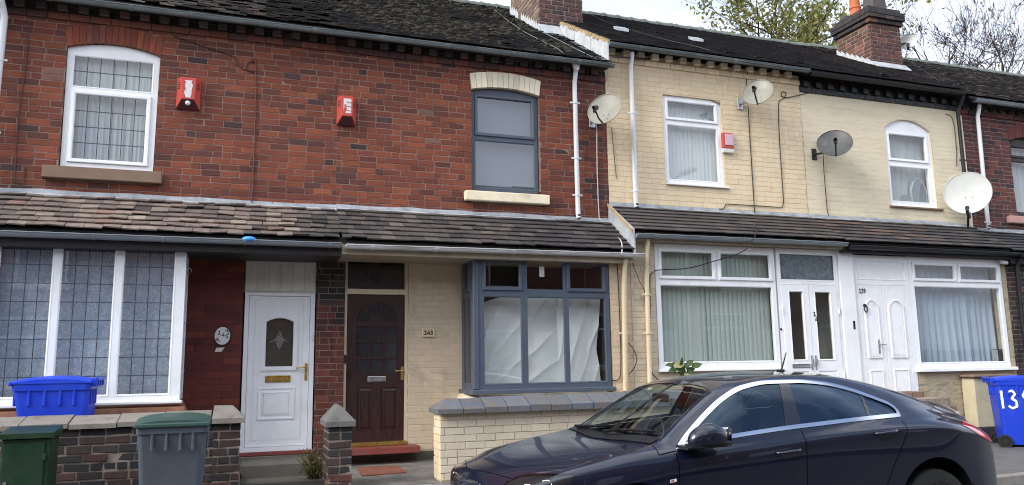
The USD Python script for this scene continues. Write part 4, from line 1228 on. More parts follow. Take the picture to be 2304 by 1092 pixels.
# porch doors of 141
p0, p1 = 7.905, 9.075
fr = sbox(p0, .72, p1, 3.315).difference(unary_union([sbox(p0 + .055, .74, p1 - .055, 2.755), sbox(p0 + .055, 2.815, p1 - .055, 3.245)]))
pf = obj('door_frame', G().prism(fr, -.07, 0, O=(0, yw, 0)), mats['upvc'], H1.path)
obj('transom_glass', G().prism(sbox(p0 + .05, 2.81, p1 - .05, 3.25), -.04, -.03, O=(0, yw, 0)), mats['frosted'], pf)
obj('bead', ring(G(), p0 + .055, p1 - .055, 2.815, 3.245, BEAD, O=(0, yw, 0)), mats['upvc'], pf)
xm_ = (p0 + p1) / 2 - .02
gz0, gz1 = at(1800, 812, yw)[2], at(1800, 655, yw)[2]
for k, (a, b) in enumerate(((p0 + .058, xm_ - .004), (xm_ + .004, p1 - .058))):
    ga, gb = (a + .12, b - .10) if k == 0 else (a + .10, b - .12)
    lf = sbox(a, .745, b, 2.75).difference(unary_union([sbox(ga, gz0, gb, gz1), sbox(ga - .01, .86, gb + .01, gz0 - .16)]))
    d = obj('door', G().prism(lf, -.05, .012, O=(0, yw, 0)), mats['upvc'], H1.path)
    obj('bead', ring(G(), ga, gb, gz0, gz1, [(0, .012), (.004, .018), (.016, .010), (.02, -.01)], O=(0, yw, 0)), mats['upvc'], d)
    obj('pane', quad(ga, gb, gz0, gz1, -.012, O=(0, yw, 0)), mats['pane_big'], d)
    obj('door_panel', ring(G(), ga - .01, gb + .01, .86, gz0 - .16, [(0, .012), (.006, .002), (.03, .002), (.05, .010)], O=(0, yw, 0)).prism(sbox(ga + .03, .90, gb - .03, gz0 - .20), -.03, .010, O=(0, yw, 0)), mats['upvc'], d)
    hx = b - .035 if k == 0 else a + .035
    zc = gz0 - .03
    obj('handle', G().cbox(hx - .014, hx + .014, yw - .022, yw - .012, zc - .11, zc + .11, .003).cbox(hx - .011, hx + .011, yw - .05, yw - .022, zc - .03, zc + .06, .003), mats['steel'], d)
    for hzz in (1.35, 2.35):
        q = a - .012 if k == 0 else b + .012
        obj('hinge', G().tube([(q, yw - .018, hzz - .05), (q, yw - .018, hzz + .05)], .012, 8), mats['upvc'], d)
    if k == 0:
        zl = gz0 - .075
        obj('letter_plate', ring(G(), ga - .02, gb + .03, zl - .03, zl + .03, [(0, .012), (0, .02), (.008, .024), (.016, .016)], O=(0, yw, 0)).prism(sbox(ga - .006, zl - .016, gb + .016, zl + .016), .01, .018, O=(0, yw, 0)), mats['steel'], d)
q = at(1757, 741, yw)
obj('lock', G().lathe([(.0, .012), (.017, .010), (.017, 0)], (q[0], yw, q[2]), (0, -1, 0), 12), mats['black_plastic'], pf)
for i, ch_ in enumerate('141'):
    q = at(1830 + i * 4.2, 707 + i * 12, yw)
    t = meshkit.text_mesh(ch_, .062, .005, True)
    v = t.vertices
    obj('door_number', (np.stack([q[0] - .02 + v[:, 0], yw - .013 - v[:, 2], q[2] - .03 + v[:, 1]], 1), t.faces), mats['black_plastic'], pf)
lean_to(H1, XC - .01, XD, -.76, 3.455, 3.965, pal_mix([(99, BROWN)]), 35, .35, width=.27, lead='lead')
obj('fascia_board', G().cbox(XC, XD, -.73, -.705, 3.32, 3.44, .004).box(XC, XD, -.705, -.01, 3.325, 3.335), mats['fascia_cream'], H1.path)
gutter(H1.path, XC + .0, XD, -.80, 3.38, .055, mats['grey_gutter'], seed=12, slope=.002)
# barge: lead-dressed verge of the lean-to where 141 steps up
vp = Polygon([(-.80, 3.06), (-.80, 3.47), (-.02, 3.99), (-.02, 3.70)])
obj('verge', G().xprism(vp, XC - .035, XC - .012), mats['lead'], H1.path)
obj('verge_mortar', G().xprism(Polygon([(-.79, 3.425), (-.79, 3.47), (-.02, 4.0), (-.02, 3.955)]), XC - .05, XC - .036), mats['verge_mortar'], H1.path)
mr1 = main_roof(H1, XC - .03, XD, -.30, ZE2, RIDGE_Y, ZR2, pal_mix([(99, BLACKTILE)]), 45, .7)
gutter(H1.path, XC - .05, XD, -.26, 6.467, .05, mats['dark_gutter'], seed=13)
obj('eaves_board', G().box(XC, XD, -.19, -.07, 6.50, 6.52), mats['fascia_dark'], H1.path)
# lead cover on the exposed verge of the main roof, in three sheets
z3 = lambda yy: ZE1 + (ZR1 - ZE1) * (yy + .3) / (RIDGE_Y + .3)
z1f = lambda yy: ZE2 + (ZR2 - ZE2) * (yy + .3) / (RIDGE_Y + .3)
ys = np.linspace(-.28, 1.55, 4)
for k in range(3):
    a, b = ys[k] + .006, ys[k + 1] - .006
    P = Polygon([(a, z3(a) + .02), (b, z3(b) + .02), (b, z1f(b) - .03), (a, z1f(a) - .03)])
    obj('verge_lead', G().xprism(P, XC - .075, XC - .055).xprism(Polygon([(a, z3(a) + .015), (b, z3(b) + .015), (b, z3(b) + .03), (a, z3(a) + .03)]), XC - .17, XC - .0751), mats['white_lead'], H1.path)
rngv = np.random.default_rng(9)
g = G()
for k in range(26):
    a = -.26 + k * .07
    g.cbox(XC - .09 + rngv.uniform(0, .02), XC - .02, a, a + .062, z1f(a) - .03, z1f(a) + .02 + rngv.uniform(0, .01), .006)
obj('verge_mortar', g, mats['verge_mortar'], H1.path)
for px, py in ((1398, 71), (1566, 94)):                  # two pale vent tiles
    d = at(px, py, 0) - EYE
    t = (ZE2 + .02 + (ZR2 - ZE2) * (.3 - 10.6) / 4.1 - 1.6 + 0) / (d[2] - d[1] * (ZR2 - ZE2) / 4.1)
    c = EYE + d * t
    sl = (ZR2 - ZE2) / 4.1
    P = [(c[0] + a, c[1] + b, c[2] + b * sl + h) for h in (.02, .075) for a, b in ((-.11, -.08), (.11, -.08), (.11, .08), (-.11, .08))]
    obj('roof_vent', G().hexa(P), mats['lead'], mr1)
downpipe(H1.path, [(5.765, -.17, 6.43), (5.765, -.15, 6.34), (5.765, -.11, 6.22), (5.765, -.10, 6.0), (5.765, -.10, 4.02), (5.765, -.13, 3.94)], .036, mats['white_pipe'], clips=[(5.765, -.10, 5.45), (5.765, -.10, 4.2)])
downpipe(H1.path, [(5.59, -.73, 3.35), (5.588, -.70, 3.2), (5.582, -.67, 3.0), (5.555, -.67, .7)], .034, mats['cream_pipe'], shoe=False, clips=[(5.575, -.67, 2.55), (5.565, -.67, 2.0)])
H1.flush()

H9 = House(thing('terraced_house', (10.9, 0, 0.5), 'cream rough rendered terraced house with white double doors and black painted eaves', 'house'))
hole_u9 = opening(10.90, 12.0, 4.265, 5.715, .19)
reg9 = sbox(XD, 3.6, XE, 6.18).difference(hole_u9)
w9 = obj('wall', G().prism(sbox(XD, 3.6, XE, 6.47).difference(hole_u9), -.2, -.012, O=(0, 0, 0)), mats['cream_joint'], H9.path)
pts, tri = grid_clip(reg9, .03, .018)
course = np.abs(((pts[:, 1] - 3.6) / .0835) % 1 - .5) * 2
n3 = meshkit.fbm(np.stack([pts[:, 0] * 9, pts[:, 1] * 16, pts[:, 0] * 0], 1), 4, 6)
yy = -.004 - .009 * n3 - .007 * (1 - course ** 6) * (.4 + meshkit.noise(np.stack([pts[:, 0] * 4, pts[:, 1] * 3, pts[:, 0] * 0], 1), 8))
obj('rough_render', (np.stack([pts[:, 0], yy + .008, pts[:, 1]], 1), tri), mats['rough_render'], w9, smooth=True)
obj('reveal', G().prism(hole_u9.buffer(.001).difference(hole_u9.buffer(-.012)), -.08, .004), mats['rough_render'], w9)
wall_band(H9, w9, XD, XE, 6.18, 6.27, .03, mats['black_paint'], [(1, (1, 1, 1))], 93)
H9.bricks(w9, sbox(XD, 6.272, XE, 6.47), mats['black_paint'], [(1, (1, 1, 1))], z0=6.272, ch=.099, seed=94)
dentils(H9, w9, XD, XE, 6.275, 6.38, mats['black_paint'], [(1, (1.2, 1.2, 1.2))], 95, step=.262, first=.05, recess=.07)
room(H9, XD + .05, XE - .05, .22, 3.0, 4.0, 6.45)
room(H9, XD + .05, XE - .05, .1, 3.2, .8, 3.75)
wu9 = window(H9, H9.path, 10.905, 11.995, 4.275, 5.715, .03, [(10.99, 11.91, 5.12, 5.64, 'sash'), (10.99, 11.91, 4.36, 5.02, 'fixed')], mats['upvc'], mats['pane'], top=[tuple(p) for p in arch_poly(10.905, 11.995, 5.715, .18)[::-1]], label='white arched upstairs window')
obj('window_sill', G().cbox(10.87, 12.1, -.045, .04, 4.235, 4.268, .006), mats['brown_stone'], wu9)
reg = sbox(XD, .25, XE, 3.33).difference(unary_union([sbox(XD, .3, 10.53, 3.33), sbox(10.53, 1.4, 12.635, 3.27)]))
lw9 = obj('ground_floor_wall', G().prism(reg, -.2, -.006, O=(0, yw, 0)), mats['tan_render'], H9.path)
pts, tri = grid_clip(reg, .03, .018)
course = np.abs(((pts[:, 1] - .3) / .0835) % 1 - .5) * 2
n3 = meshkit.fbm(np.stack([pts[:, 0] * 8, pts[:, 1] * 15, pts[:, 0] * 0], 1), 4, 16)
yy = yw - .014 * n3 - .007 * (1 - course ** 6) * (.4 + meshkit.noise(np.stack([pts[:, 0] * 4, pts[:, 1] * 3, pts[:, 0] * 0], 1), 18)) + .006
obj('tan_render', (np.stack([pts[:, 0], yy, pts[:, 1]], 1), tri), mats['tan_render'], lw9, smooth=True)
L9 = [R(2053, 588, 2142, 624, yw), R(2158, 591, 2245, 628, yw), R(2053, 638, 2264, 814, yw)]
ww9 = window(H9, H9.path, 10.535, 12.63, 1.42, 3.265, yw, [(10.63, 11.57, 2.87, 3.17, 'sash'), (11.64, 12.57, 2.87, 3.17, 'sash'), (10.63, 12.56, 1.50, 2.78, 'fixed')], mats['upvc'], mats['pane_big'], label='large white ground floor window with net curtains')
obj('window_sill', G().cbox(10.50, 12.70, -.68, -.53, 1.365, 1.418, .006), mats['upvc'], ww9)
# white pilaster and double doors of 139
obj('pilaster', G().cbox(9.085, 9.375, yw - .03, yw + .1, .7, 3.33, .008), mats['upvc'], H9.path)
q0, q1 = 9.38, 10.53
fr = sbox(q0, .90, q1, 3.26).difference(unary_union([sbox(q0 + .07, .96, q1 - .07, 2.775), sbox(q0 + .07, 2.86, q1 - .07, 3.17)]))
pf9 = obj('door_frame', G().prism(fr, -.07, 0, O=(0, yw, 0)), mats['upvc'], H9.path)
obj('transom_panel', ring(G(), q0 + .07, q1 - .07, 2.86, 3.17, [(0, 0), (.003, .006), (.014, -.004), (.02, -.012)], O=(0, yw, 0)).prism(sbox(q0 + .08, 2.87, q1 - .08, 3.16), -.03, -.012, O=(0, yw, 0)), mats['upvc'], pf9)
xmid = (q0 + q1) / 2 - .02
for k, (a, b) in enumerate(((q0 + .073, xmid - .003), (xmid + .003, q1 - .073))):
    d = obj('door', G().prism(sbox(a, .962, b, 2.77), -.05, .004, O=(0, yw, 0)), mats['upvc'], H9.path)
    pa, pb = a + .14, b - .14
    arch = opening(pa - .02, pb + .02, 1.62, 2.42, .10)
    g = G()
    for s0, s1, dd in ((.03, .018, .012), (.018, .0, .018), (-.012, -.03, .012)):
        g.prism(arch.buffer(s0).difference(arch.buffer(s1)), .004, dd, O=(0, yw, 0))
    g.prism(arch.buffer(-.035), .004, .010, O=(0, yw, 0))
    obj('door_panel', g, mats['upvc'], d)
    obj('door_panel', ring(G(), pa - .04, pb + .04, 1.03, 1.42, [(0, .004), (.004, .014), (.02, .018), (.034, .006), (.05, .012)], O=(0, yw, 0)).prism(sbox(pa, 1.07, pb, 1.38), 0, .012, O=(0, yw, 0)), mats['upvc'], d)
    obj('door_rim', ring(G(), a + .045, b - .045, .99, 2.74, [(0, .004), (.003, -.002), (.007, -.002), (.010, .004)], O=(0, yw - .001, 0)), mats['lead'], d)
    if k == 0:
        for i, ch_ in enumerate('139'):
            p = at(1933 + i * 5.2, 655, yw)
            t = meshkit.text_mesh(ch_, .07, .005, True)
            v = t.vertices
            obj('door_number', (np.stack([p[0] - .015 + v[:, 0] * .8, yw - .004 - v[:, 2], p[2] - .035 + v[:, 1]], 1), t.faces), mats['sign_ink'], d)
        p = at(1945, 692, yw)
        g = G().lathe([(0, .02), (.026, .016), (.03, 0)], (p[0], yw - .004, p[2] + .03), (0, -1, 0), 12)
        th = np.linspace(0, 2 * math.pi, 17)
        g.tube([(p[0] + .034 * math.sin(t), yw - .03, p[2] - .025 - .05 * math.cos(t)) for t in th], .008, 6).lathe([(0, .012), (.014, .006), (.014, 0)], (p[0], yw - .03, p[2] - .075), (0, -1, 0), 10)
        obj('knocker', g, mats['black_plastic'], d)
p = at(1977, 780, yw)
obj('handle', G().cbox(p[0] - .016, p[0] + .016, yw - .018, yw - .004, p[2] - .11, p[2] + .11, .003).tube([(p[0], yw - .018, p[2] + .03), (p[0], yw - .055, p[2] + .03), (p[0] + .11, yw - .055, p[2] + .03)], .009, 8), mats['steel'], pf9)
p = at(1919, 732, yw)
obj('doorbell', G().cbox(p[0] - .025, p[0] + .025, yw - .035, yw, p[2] - .07, p[2] + .07, .008), mats['black_plastic'], pf9)
st = obj('steps', G().box(9.42, 10.34, -1.35, -.61, .2, .98), mats['old_mortar'], H9.path, label='steep brick steps up to the double doors')
rngs = np.random.default_rng(31)
for y0, zt, xr in ((-.62, 1.06, 10.35), (-.86, .98, 10.42), (-1.1, .86, 10.48)):
    xx = 9.45
    while xx < xr:
        bb = min(xx + .225, xr)
        obj('step_brick', G().cbox(xx + .004, bb - .004, y0 - .24, y0 - .005, zt - .08 + rngs.normal(0, .003), zt + rngs.normal(0, .004), .006), mats['quarry_tile'] if rngs.random() < .6 else mats['brown_stone'], st)
        xx = bb
lean_to(H9, XD, XE, -.76, 3.44, 3.965, pal_mix([(11.3, REDBROWN), (99, DARKTILE)]), 37, .5, width=.27, lead='lead')
obj('fascia_board', G().cbox(XD, XE, -.73, -.705, 3.27, 3.42, .004).box(XD, XE, -.705, -.01, 3.275, 3.285), mats['fascia_dark'], H9.path)
gutter(H9.path, XD + .05, XE + .1, -.80, 3.35, .055, mats['black_plastic'], seed=15)
mr9 = main_roof(H9, XD, XE, -.30, ZE2 - .02, RIDGE_Y, ZR2, pal_mix([(11, BLACKTILE), (99, [(2, (.024, .021, .02)), (2, (.034, .029, .026)), (1, (.05, .04, .036))])]), 47, .7)
gutter(H9.path, XD + .05, XE - .1, -.25, 6.43, .055, mats['black_plastic'], seed=16)
obj('eaves_board', G().box(XD, XE, -.19, -.07, 6.472, 6.49), mats['fascia_dark'], H9.path)
downpipe(H9.path, [(12.62, -.25, 6.40), (12.62, -.2, 6.3), (12.62, -.10, 6.15), (12.62, -.10, 4.1)], .034, mats['black_plastic'], shoe=False, clips=[(12.62, -.1, 5.2)])
ch9 = chimney(H9, 12.42, 13.24, 1.60, 2.56, 7.2, 8.62, 73, left_pal=[(3, (.13, .05, .035)), (2, (.10, .042, .034)), (1, (.17, .065, .04))], front_pal=[(3, (.10, .035, .028)), (2, (.07, .03, .028)), (1.5, (.13, .04, .03))], label='square chimney stack with black corbelled top')
rngc = np.random.default_rng(8)
for z0, z1, o in ((8.62, 8.71, .05), (8.715, 8.80, .09), (8.805, 8.90, .09), (8.905, 8.99, .03)):
    g = G()
    for ax in (0, 1):
        a, b = (12.42 - o, 13.24 + o) if ax == 0 else (1.60 - o, 2.56 + o)
        u = a
        while u < b - .01:
            e = min(u + .235, b)
            for side in (0, 1):
                if ax == 0:
                    yy0 = 1.60 - o if side == 0 else 2.56 + o - .11
                    g.cbox(u + .003, e - .003, yy0, yy0 + .11, z0 + rngc.normal(0, .002), z1 - .004, .006, tint=pick(rngc, SOOT))
                else:
                    xx0 = 12.42 - o if side == 0 else 13.24 + o - .11
                    g.cbox(xx0 + .001, xx0 + .109, u + .113 if u == a else u + .003, e - .003 if e < b - .05 else e - .113, z0 + .001, z1 - .005, .006, tint=pick(rngc, SOOT)) if (e - .113 if e >= b - .05 else e) - (u + .113 if u == a else u) > .02 else None
            u = e
    g.box(12.42 - o + .1, 13.24 + o - .1, 1.60 - o + .1, 2.56 + o - .1, z0, z1 - .012)
    obj('corbel_course', g, mats['dark_brick'], ch9, tint=True)
obj('chimney_pot', G().lathe([(.115, 0), (.13, .03), (.12, .06), (.112, .22), (.13, .235), (.13, .27), (.112, .285), (.105, .5), (.125, .53), (.12, .56), (.09, .56)], (12.66, 2.2, 8.98), n=20), mats['pot_orange'], ch9, smooth=35)
obj('chimney_pot', G().hexa([(12.70, 1.72, 8.98), (13.08, 1.72, 8.98), (13.08, 2.05, 8.98), (12.70, 2.05, 8.98), (12.76, 1.78, 9.75), (13.02, 1.78, 9.75), (13.02, 1.99, 9.75), (12.76, 1.99, 9.75)]), mats['pot_dark'], ch9, label='square dark chimney pot')
obj('chimney_pot', G().lathe([(.09, 0), (.1, .02), (.1, .12), (.08, .14), (.05, .14)], (12.55, 2.42, 8.98), n=16), mats['pot_dark'], ch9, smooth=35)
zs9 = lambda yy: ZE2 + (ZR2 - ZE2) * (yy + .3) / (RIDGE_Y + .3) + .02
soaker(ch9, 12.42, 1.6, 2.56, zs9, 7, mats['white_lead'], up=.13)
obj('apron_flashing', G().hexa([(12.40, 1.45, zs9(1.45) + .01), (13.3, 1.45, zs9(1.45) + .01), (13.3, 1.6, zs9(1.6) + .01), (12.40, 1.6, zs9(1.6) + .01), (12.40, 1.45, zs9(1.45) + .028), (13.3, 1.45, zs9(1.45) + .028), (13.3, 1.59, zs9(1.6) + .09), (12.40, 1.59, zs9(1.6) + .09)]), mats['lead'], ch9)
H9.flush()

# ------------------------------------------------------------------ house 137 (right edge) and 147 (left edge)
H7 = House(thing('terraced_house', (14.8, 0, 0.5), 'dark purple-red brick terraced house with dark brown window frame, rightmost in the row', 'house'))
XF = 16.9
hole_u7 = opening(13.985, 15.05, 4.22, 5.72, .10)
hole_w7 = sbox(14.6, 1.4, 16.4, 3.2)
reg7 = sbox(XE, .3, XF, 6.30).difference(unary_union([hole_u7]))
w7 = front_wall(H7, reg7, 0.0, mats['old_mortar'])
arch7 = arch_region(13.985, 15.05, 5.72, .10, .235)
H7.bricks(w7, reg7.intersection(sbox(XE, 3.6, XF, 6.14)).difference(arch7).difference(sbox(13.68, 4.07, 15.4, 4.22)), mats['red_brick'], PURPLE, z0=3.6, seed=101)
voussoirs(H7, w7, 13.985, 15.05, 5.72, .10, .235, mats['red_brick'], [(1, (.15, .04, .027)), (1, (.11, .033, .025))], 14, seed=7)
wall_band(H7, w7, XE, XF, 6.14, 6.225, .03, mats['red_brick'], PURPLE, 103)
dentils(H7, w7, XE, XF, 6.245, 6.33, mats['dark_brick'], SOOT, 104, first=.08)
room(H7, XE + .05, XF - .05, .22, 3.0, 3.9, 6.3)
wu7 = window(H7, H7.path, 13.995, 15.04, 4.25, 5.72, .08, [(14.07, 14.96, 5.42, 5.66, 'sash'), (14.07, 14.96, 4.32, 5.34, 'fixed')], mats['brown_frame'], mats['pane'], top=[tuple(p) for p in arch_poly(13.995, 15.04, 5.72, .095)[::-1]])
obj('window_sill', G().cbox(13.70, 15.3, -.08, .08, 4.08, 4.22, .01), mats['pink_stone'], H7.path)
lean_to(H7, XE, XF, -.76, 3.40, 3.90, pal_mix([(99, [(1, (.035, .037, .043)), (1, (.025, .026, .03))])]), 39, .5, width=.27, fascia=mats['fascia_dark'], lead='lead')
gutter(H7.path, XE + .12, XF, -.80, 3.33, .055, mats['black_plastic'], seed=17)
lw7 = front_wall(H7, sbox(XE + .02, .3, XF, 3.3), -.6, mats['old_mortar'], name='ground_floor_wall')
H7.bricks(lw7, sbox(XE + .02, .3, XF, 3.25), mats['dark_brick'], SOOT, O=(0, -.6, 0), z0=.3, seed=105)
mr7 = main_roof(H7, XE, XF + 5, -.30, 6.39, RIDGE_Y, 9.0, pal_mix([(99, OLDROOF[1:3] + MIDROOF)]), 49, 1.0)
gutter(H7.path, XE + .15, XF, -.25, 6.335, .058, mats['grey_gutter'], seed=18)
downpipe(H7.path, [(13.10, -.17, 6.31), (13.10, -.15, 6.2), (13.10, -.11, 6.08), (13.075, -.10, 3.98), (13.07, -.12, 3.93)], .036, mats['white_pipe'], clips=[(13.078, -.1, 4.05)])
downpipe(H7.path, [(12.90, -.80, 3.28), (12.90, -.70, 3.15), (12.92, -.68, .4)], .034, mats['black_plastic'], shoe=False)
obj('painted_edge', G().box(XE + .0, XE + .07, -.012, .0, 3.9, 6.1), mats['cream_stone'], H7.path)
H7.flush()
H8 = House(thing('terraced_house', (-4.8, 0, 0.3), 'dark brick house beyond the white downpipe at the left edge of the row', 'house'))
w8 = front_wall(H8, sbox(-6.8, .25, XA, 6.12), 0.0, mats['mortar'])
H8.bricks(w8, sbox(-3.6, 3.55, XA, 6.12), mats['dark_brick'], PURPLE, z0=3.55, seed=111)
lean_to(H8, -6.8, XA, -.76, 3.16, 3.70, pal_mix([(99, BROWNGREY)]), 32, 1.0, fascia=mats['fascia_dark'])
main_roof(H8, -6.8, XA, -.30, ZE1, RIDGE_Y, ZR1, pal_mix([(99, OLDROOF)]), 40, 1.5)
gutter(H8.path, -6.8, XA, -.26, 6.097, .05, mats['dark_gutter'], seed=19)
downpipe(H8.path, [(-2.80, -.25, 6.05), (-2.78, -.2, 5.95), (-2.77, -.11, 5.85), (-2.80, -.11, 3.78)], .042, mats['white_pipe'], shoe=False, clips=[(-2.785, -.11, 5.3), (-2.79, -.11, 4.4)])
H8.flush()

# ------------------------------------------------------------------ curtains and blinds
def pleats(n, a, seed, drift=.15):
    def f(u, v):
        w = u + drift * .12 * (meshkit.noise(np.stack([u * 3, v * 1.5, u * 0], -1), seed) - .5)
        return a * (np.sin(w * n * 2 * np.pi) + .5 * np.sin(w * n * 3.7 * np.pi + 1.3) + .6 * np.sin(w * n * .61 * np.pi + seed)) * (.45 + .55 * (1 - v))
    return f


def cloth(name, g, mat, label, cat='curtain', smooth=True, group=None):
    return obj(name, g, mats[mat], None, smooth=smooth, label=label, category=cat, group=group)


cloth('net_curtain', sheet(-2.06, -1.57, 4.10, 5.62, .16, pleats(7, .012, 1)), 'net_curtain', 'left half of the white net curtains in the leaded upstairs window')
cloth('net_curtain', sheet(-1.565, -1.06, 4.10, 5.62, .165, pleats(7, .012, 2)), 'net_curtain', 'right half of the white net curtains in the leaded upstairs window')
lace = cloth('lace_curtain', sheet(-2.83, -.60, 1.25, 3.04, -.44, pleats(5, .010, 3), nx=160), 'lace', 'grey lace curtain with scroll pattern in the wide leaded bay window')
rng = np.random.default_rng(21)
g = G()
pl = pleats(5, .010, 3)
for i in range(22):
    for j in range(18):
        cx, cz = -2.80 + i * .1015 + (j % 2) * .05, 1.29 + j * .099
        for k in range(4):
            r0, a0, turn = rng.uniform(.018, .046), rng.uniform(0, 6.28), rng.choice([-1, 1])
            t = np.linspace(0, 1, 10)
            rr = r0 * (1 - .65 * t)
            px_, pz_ = cx + rng.normal(0, .028) + rr * np.cos(a0 + turn * 5 * t), cz + rng.normal(0, .028) + rr * np.sin(a0 + turn * 5 * t)
            u = np.clip((px_ + 2.83) / 2.23, 0, 1)
            v = np.clip((pz_ - 1.25) / 1.79, 0, 1)
            yy = -.44 + pl(u, v) - .006
            w = .0036 * np.sin(np.pi * np.clip(t, .08, .96))
            d = np.gradient(np.stack([px_, pz_], 1), axis=0)
            nn = np.stack([-d[:, 1], d[:, 0]], 1) / (np.linalg.norm(d, axis=1, keepdims=True) + 1e-9)
            A = np.stack([px_ + nn[:, 0] * w, yy, pz_ + nn[:, 1] * w], 1)
            B = np.stack([px_ - nn[:, 0] * w, yy, pz_ - nn[:, 1] * w], 1)
            i_ = np.arange(9)
            g.add(np.vstack([A, B]), np.stack([i_, i_ + 1, i_ + 11, i_ + 10], 1))
obj('scroll_pattern', g, mats['lace_thread'], lace, kind='stuff')


def swag(seed, k1, k2, amp):
    """Diagonal gathered folds: sharp crests, round troughs."""
    def f(u, v):
        n = meshkit.noise(np.stack([u * 3, v * 3, u * 0], -1), seed)
        sag = (1 - v) ** 1.6
        p = u * k1 + sag * k2 + .22 * n
        q = u * k1 * .6 - sag * k2 * .8 + .3 * meshkit.noise(np.stack([u * 4, v * 2.5, u * 0], -1), seed + 3)
        c = lambda w: np.abs(np.sin(np.pi * w)) ** .8
        return .62 * amp * (1.25 * c(p * 1.4) + .28 * c(q * 1.6)) * (.55 + .45 * v)
    return f


cloth('dust_sheet', sheet(3.10, 3.78, 1.30, 2.52, -.40, swag(1, 1.2, 1.7, .05), nx=120, nz=120, shape=lambda X, Z, u, v: (X, Z - .16 * (1 - u) ** 3 * v)), 'dust_sheet', 'white dust sheet pinned behind the left pane of the blue-grey bay window', 'dust sheet')
cloth('dust_sheet', sheet(3.66, 4.42, 1.29, 2.56, -.36, swag(4, 1.0, 2.0, .06), nx=120, nz=120, shape=lambda X, Z, u, v: (X, Z - .03 * u * v)), 'dust_sheet', 'white dust sheet swagged behind the middle pane of the blue-grey bay window', 'dust sheet')
cloth('dust_sheet', sheet(4.28, 4.97, 1.31, 2.57, -.42, swag(7, 1.9, 1.1, .045), nx=120, nz=120, shape=lambda X, Z, u, v: (X - (.16 * u * (1 - np.abs(2 * (1 - v) - 1.25)) * .45 + .02 * u), Z)), 'dust_sheet', 'white dust sheet with narrowed edge behind the right pane of the blue-grey bay window', 'dust sheet')
# pale card stuck in the middle top light, and a towel rail like bar behind the left one
obj('card', G().box(3.965, 4.04, -.55, -.548, 2.78, 2.93), mats['white_enamel'], None, label='small white card stuck inside the middle top pane of the blue-grey bay', category='card')


def vblind(name, label, x0, x1, z0, z1, y, n, mat, tilt, seed):
    t = thing(name, ((x0 + x1) / 2, y, z0), label, 'blind')
    rng = np.random.default_rng(seed)
    obj('head_rail', G().cbox(x0, x1, y - .02, y + .02, z1, z1 + .03, .004), mats['upvc'], t)
    w = (x1 - x0) / n
    for k in range(n):
        c = x0 + (k + .5) * w
        a = tilt + rng.normal(0, .05)
        hw = w * .60
        u = np.linspace(-1, 1, 5)
        P = np.stack([c + u * hw * math.cos(a), y + u * hw * math.sin(a) + .006 * (u ** 2)], 1)
        V = np.vstack([np.column_stack([P, np.full(5, z0 + rng.normal(0, .004))]), np.column_stack([P + [rng.normal(0, .003), 0], np.full(5, z1)])])
        i = np.arange(4)
        obj('blind_slat', G().add(V, np.stack([i, i + 1, i + 6, i + 5], 1)), mats[mat], t, smooth=True)
    return t


vblind('vertical_blind', 'pale green-white vertical blind filling the big ground floor window beside the porch doors', 5.80, 7.84, 1.55, 3.25, -.45, 25, 'blind_slat', .16, 1)
vblind('vertical_blind', 'white vertical blind in the upstairs window of the cream house', 6.40, 7.45, 4.42, 5.83, .16, 14, 'blind_white', .14, 2)
cloth('net_curtain', sheet(10.58, 11.95, 1.46, 3.2, -.42, pleats(9, .022, 5)), 'sheer_blue', 'wide left part of the bluish sheer curtain in the right-hand ground floor window')
cloth('net_curtain', sheet(11.75, 12.6, 1.46, 3.2, -.38, pleats(6, .022, 6)), 'sheer_blue', 'narrow right part of the bluish sheer curtain in the right-hand ground floor window')
cloth('net_curtain', sheet(10.93, 11.97, 4.30, 5.7, .20, pleats(5, .015, 7)), 'net_curtain', 'white net curtain in the arched upstairs window of the rendered house')
cloth('net_curtain', sheet(14.02, 15.02, 4.28, 5.7, .22, pleats(6, .02, 8)), 'net_curtain', 'pale net curtain in the dark-framed upstairs window at the right edge')
p = at(2065, 440, .13)
mz = opening(p[0] - .16, p[0] + .20, 4.28, 4.62, .22)
m = thing('mirror', (p[0], .13, 4.28), 'grey back of an arched dressing table mirror standing in the upstairs window', 'mirror')
obj('mirror_back', G().prism(mz.buffer(-.01), -.012, .012, O=(0, .13, 0)), mats['grey_blind'], m)
obj('mirror_frame', G().prism(mz.buffer(.012).difference(mz.buffer(-.012)), -.018, .018, O=(0, .13, 0)), mats['lead'], m)
obj('mirror_base', G().cbox(p[0] - .36, p[0] - .17, .12, .15, 4.28, 4.52, .01), mats['grey_blind'], m)
p = at(2251, 798, -.5)
s = thing('speaker', (p[0], -.5, 1.5), 'small black box standing on the sill in the right-hand ground floor window', 'speaker')
obj('cabinet', G().cbox(p[0] - .07, p[0] + .09, -.52, -.40, 1.47, 1.72, .01), mats['black_plastic'], s)
obj('front_panel', G().cbox(p[0] - .10, p[0] - .072, -.52, -.41, 1.50, 1.71, .008), mats['lead'], s)


# ------------------------------------------------------------------ garden walls
def hull(pts):
    return trimesh.convex.convex_hull(np.asarray(pts, float))


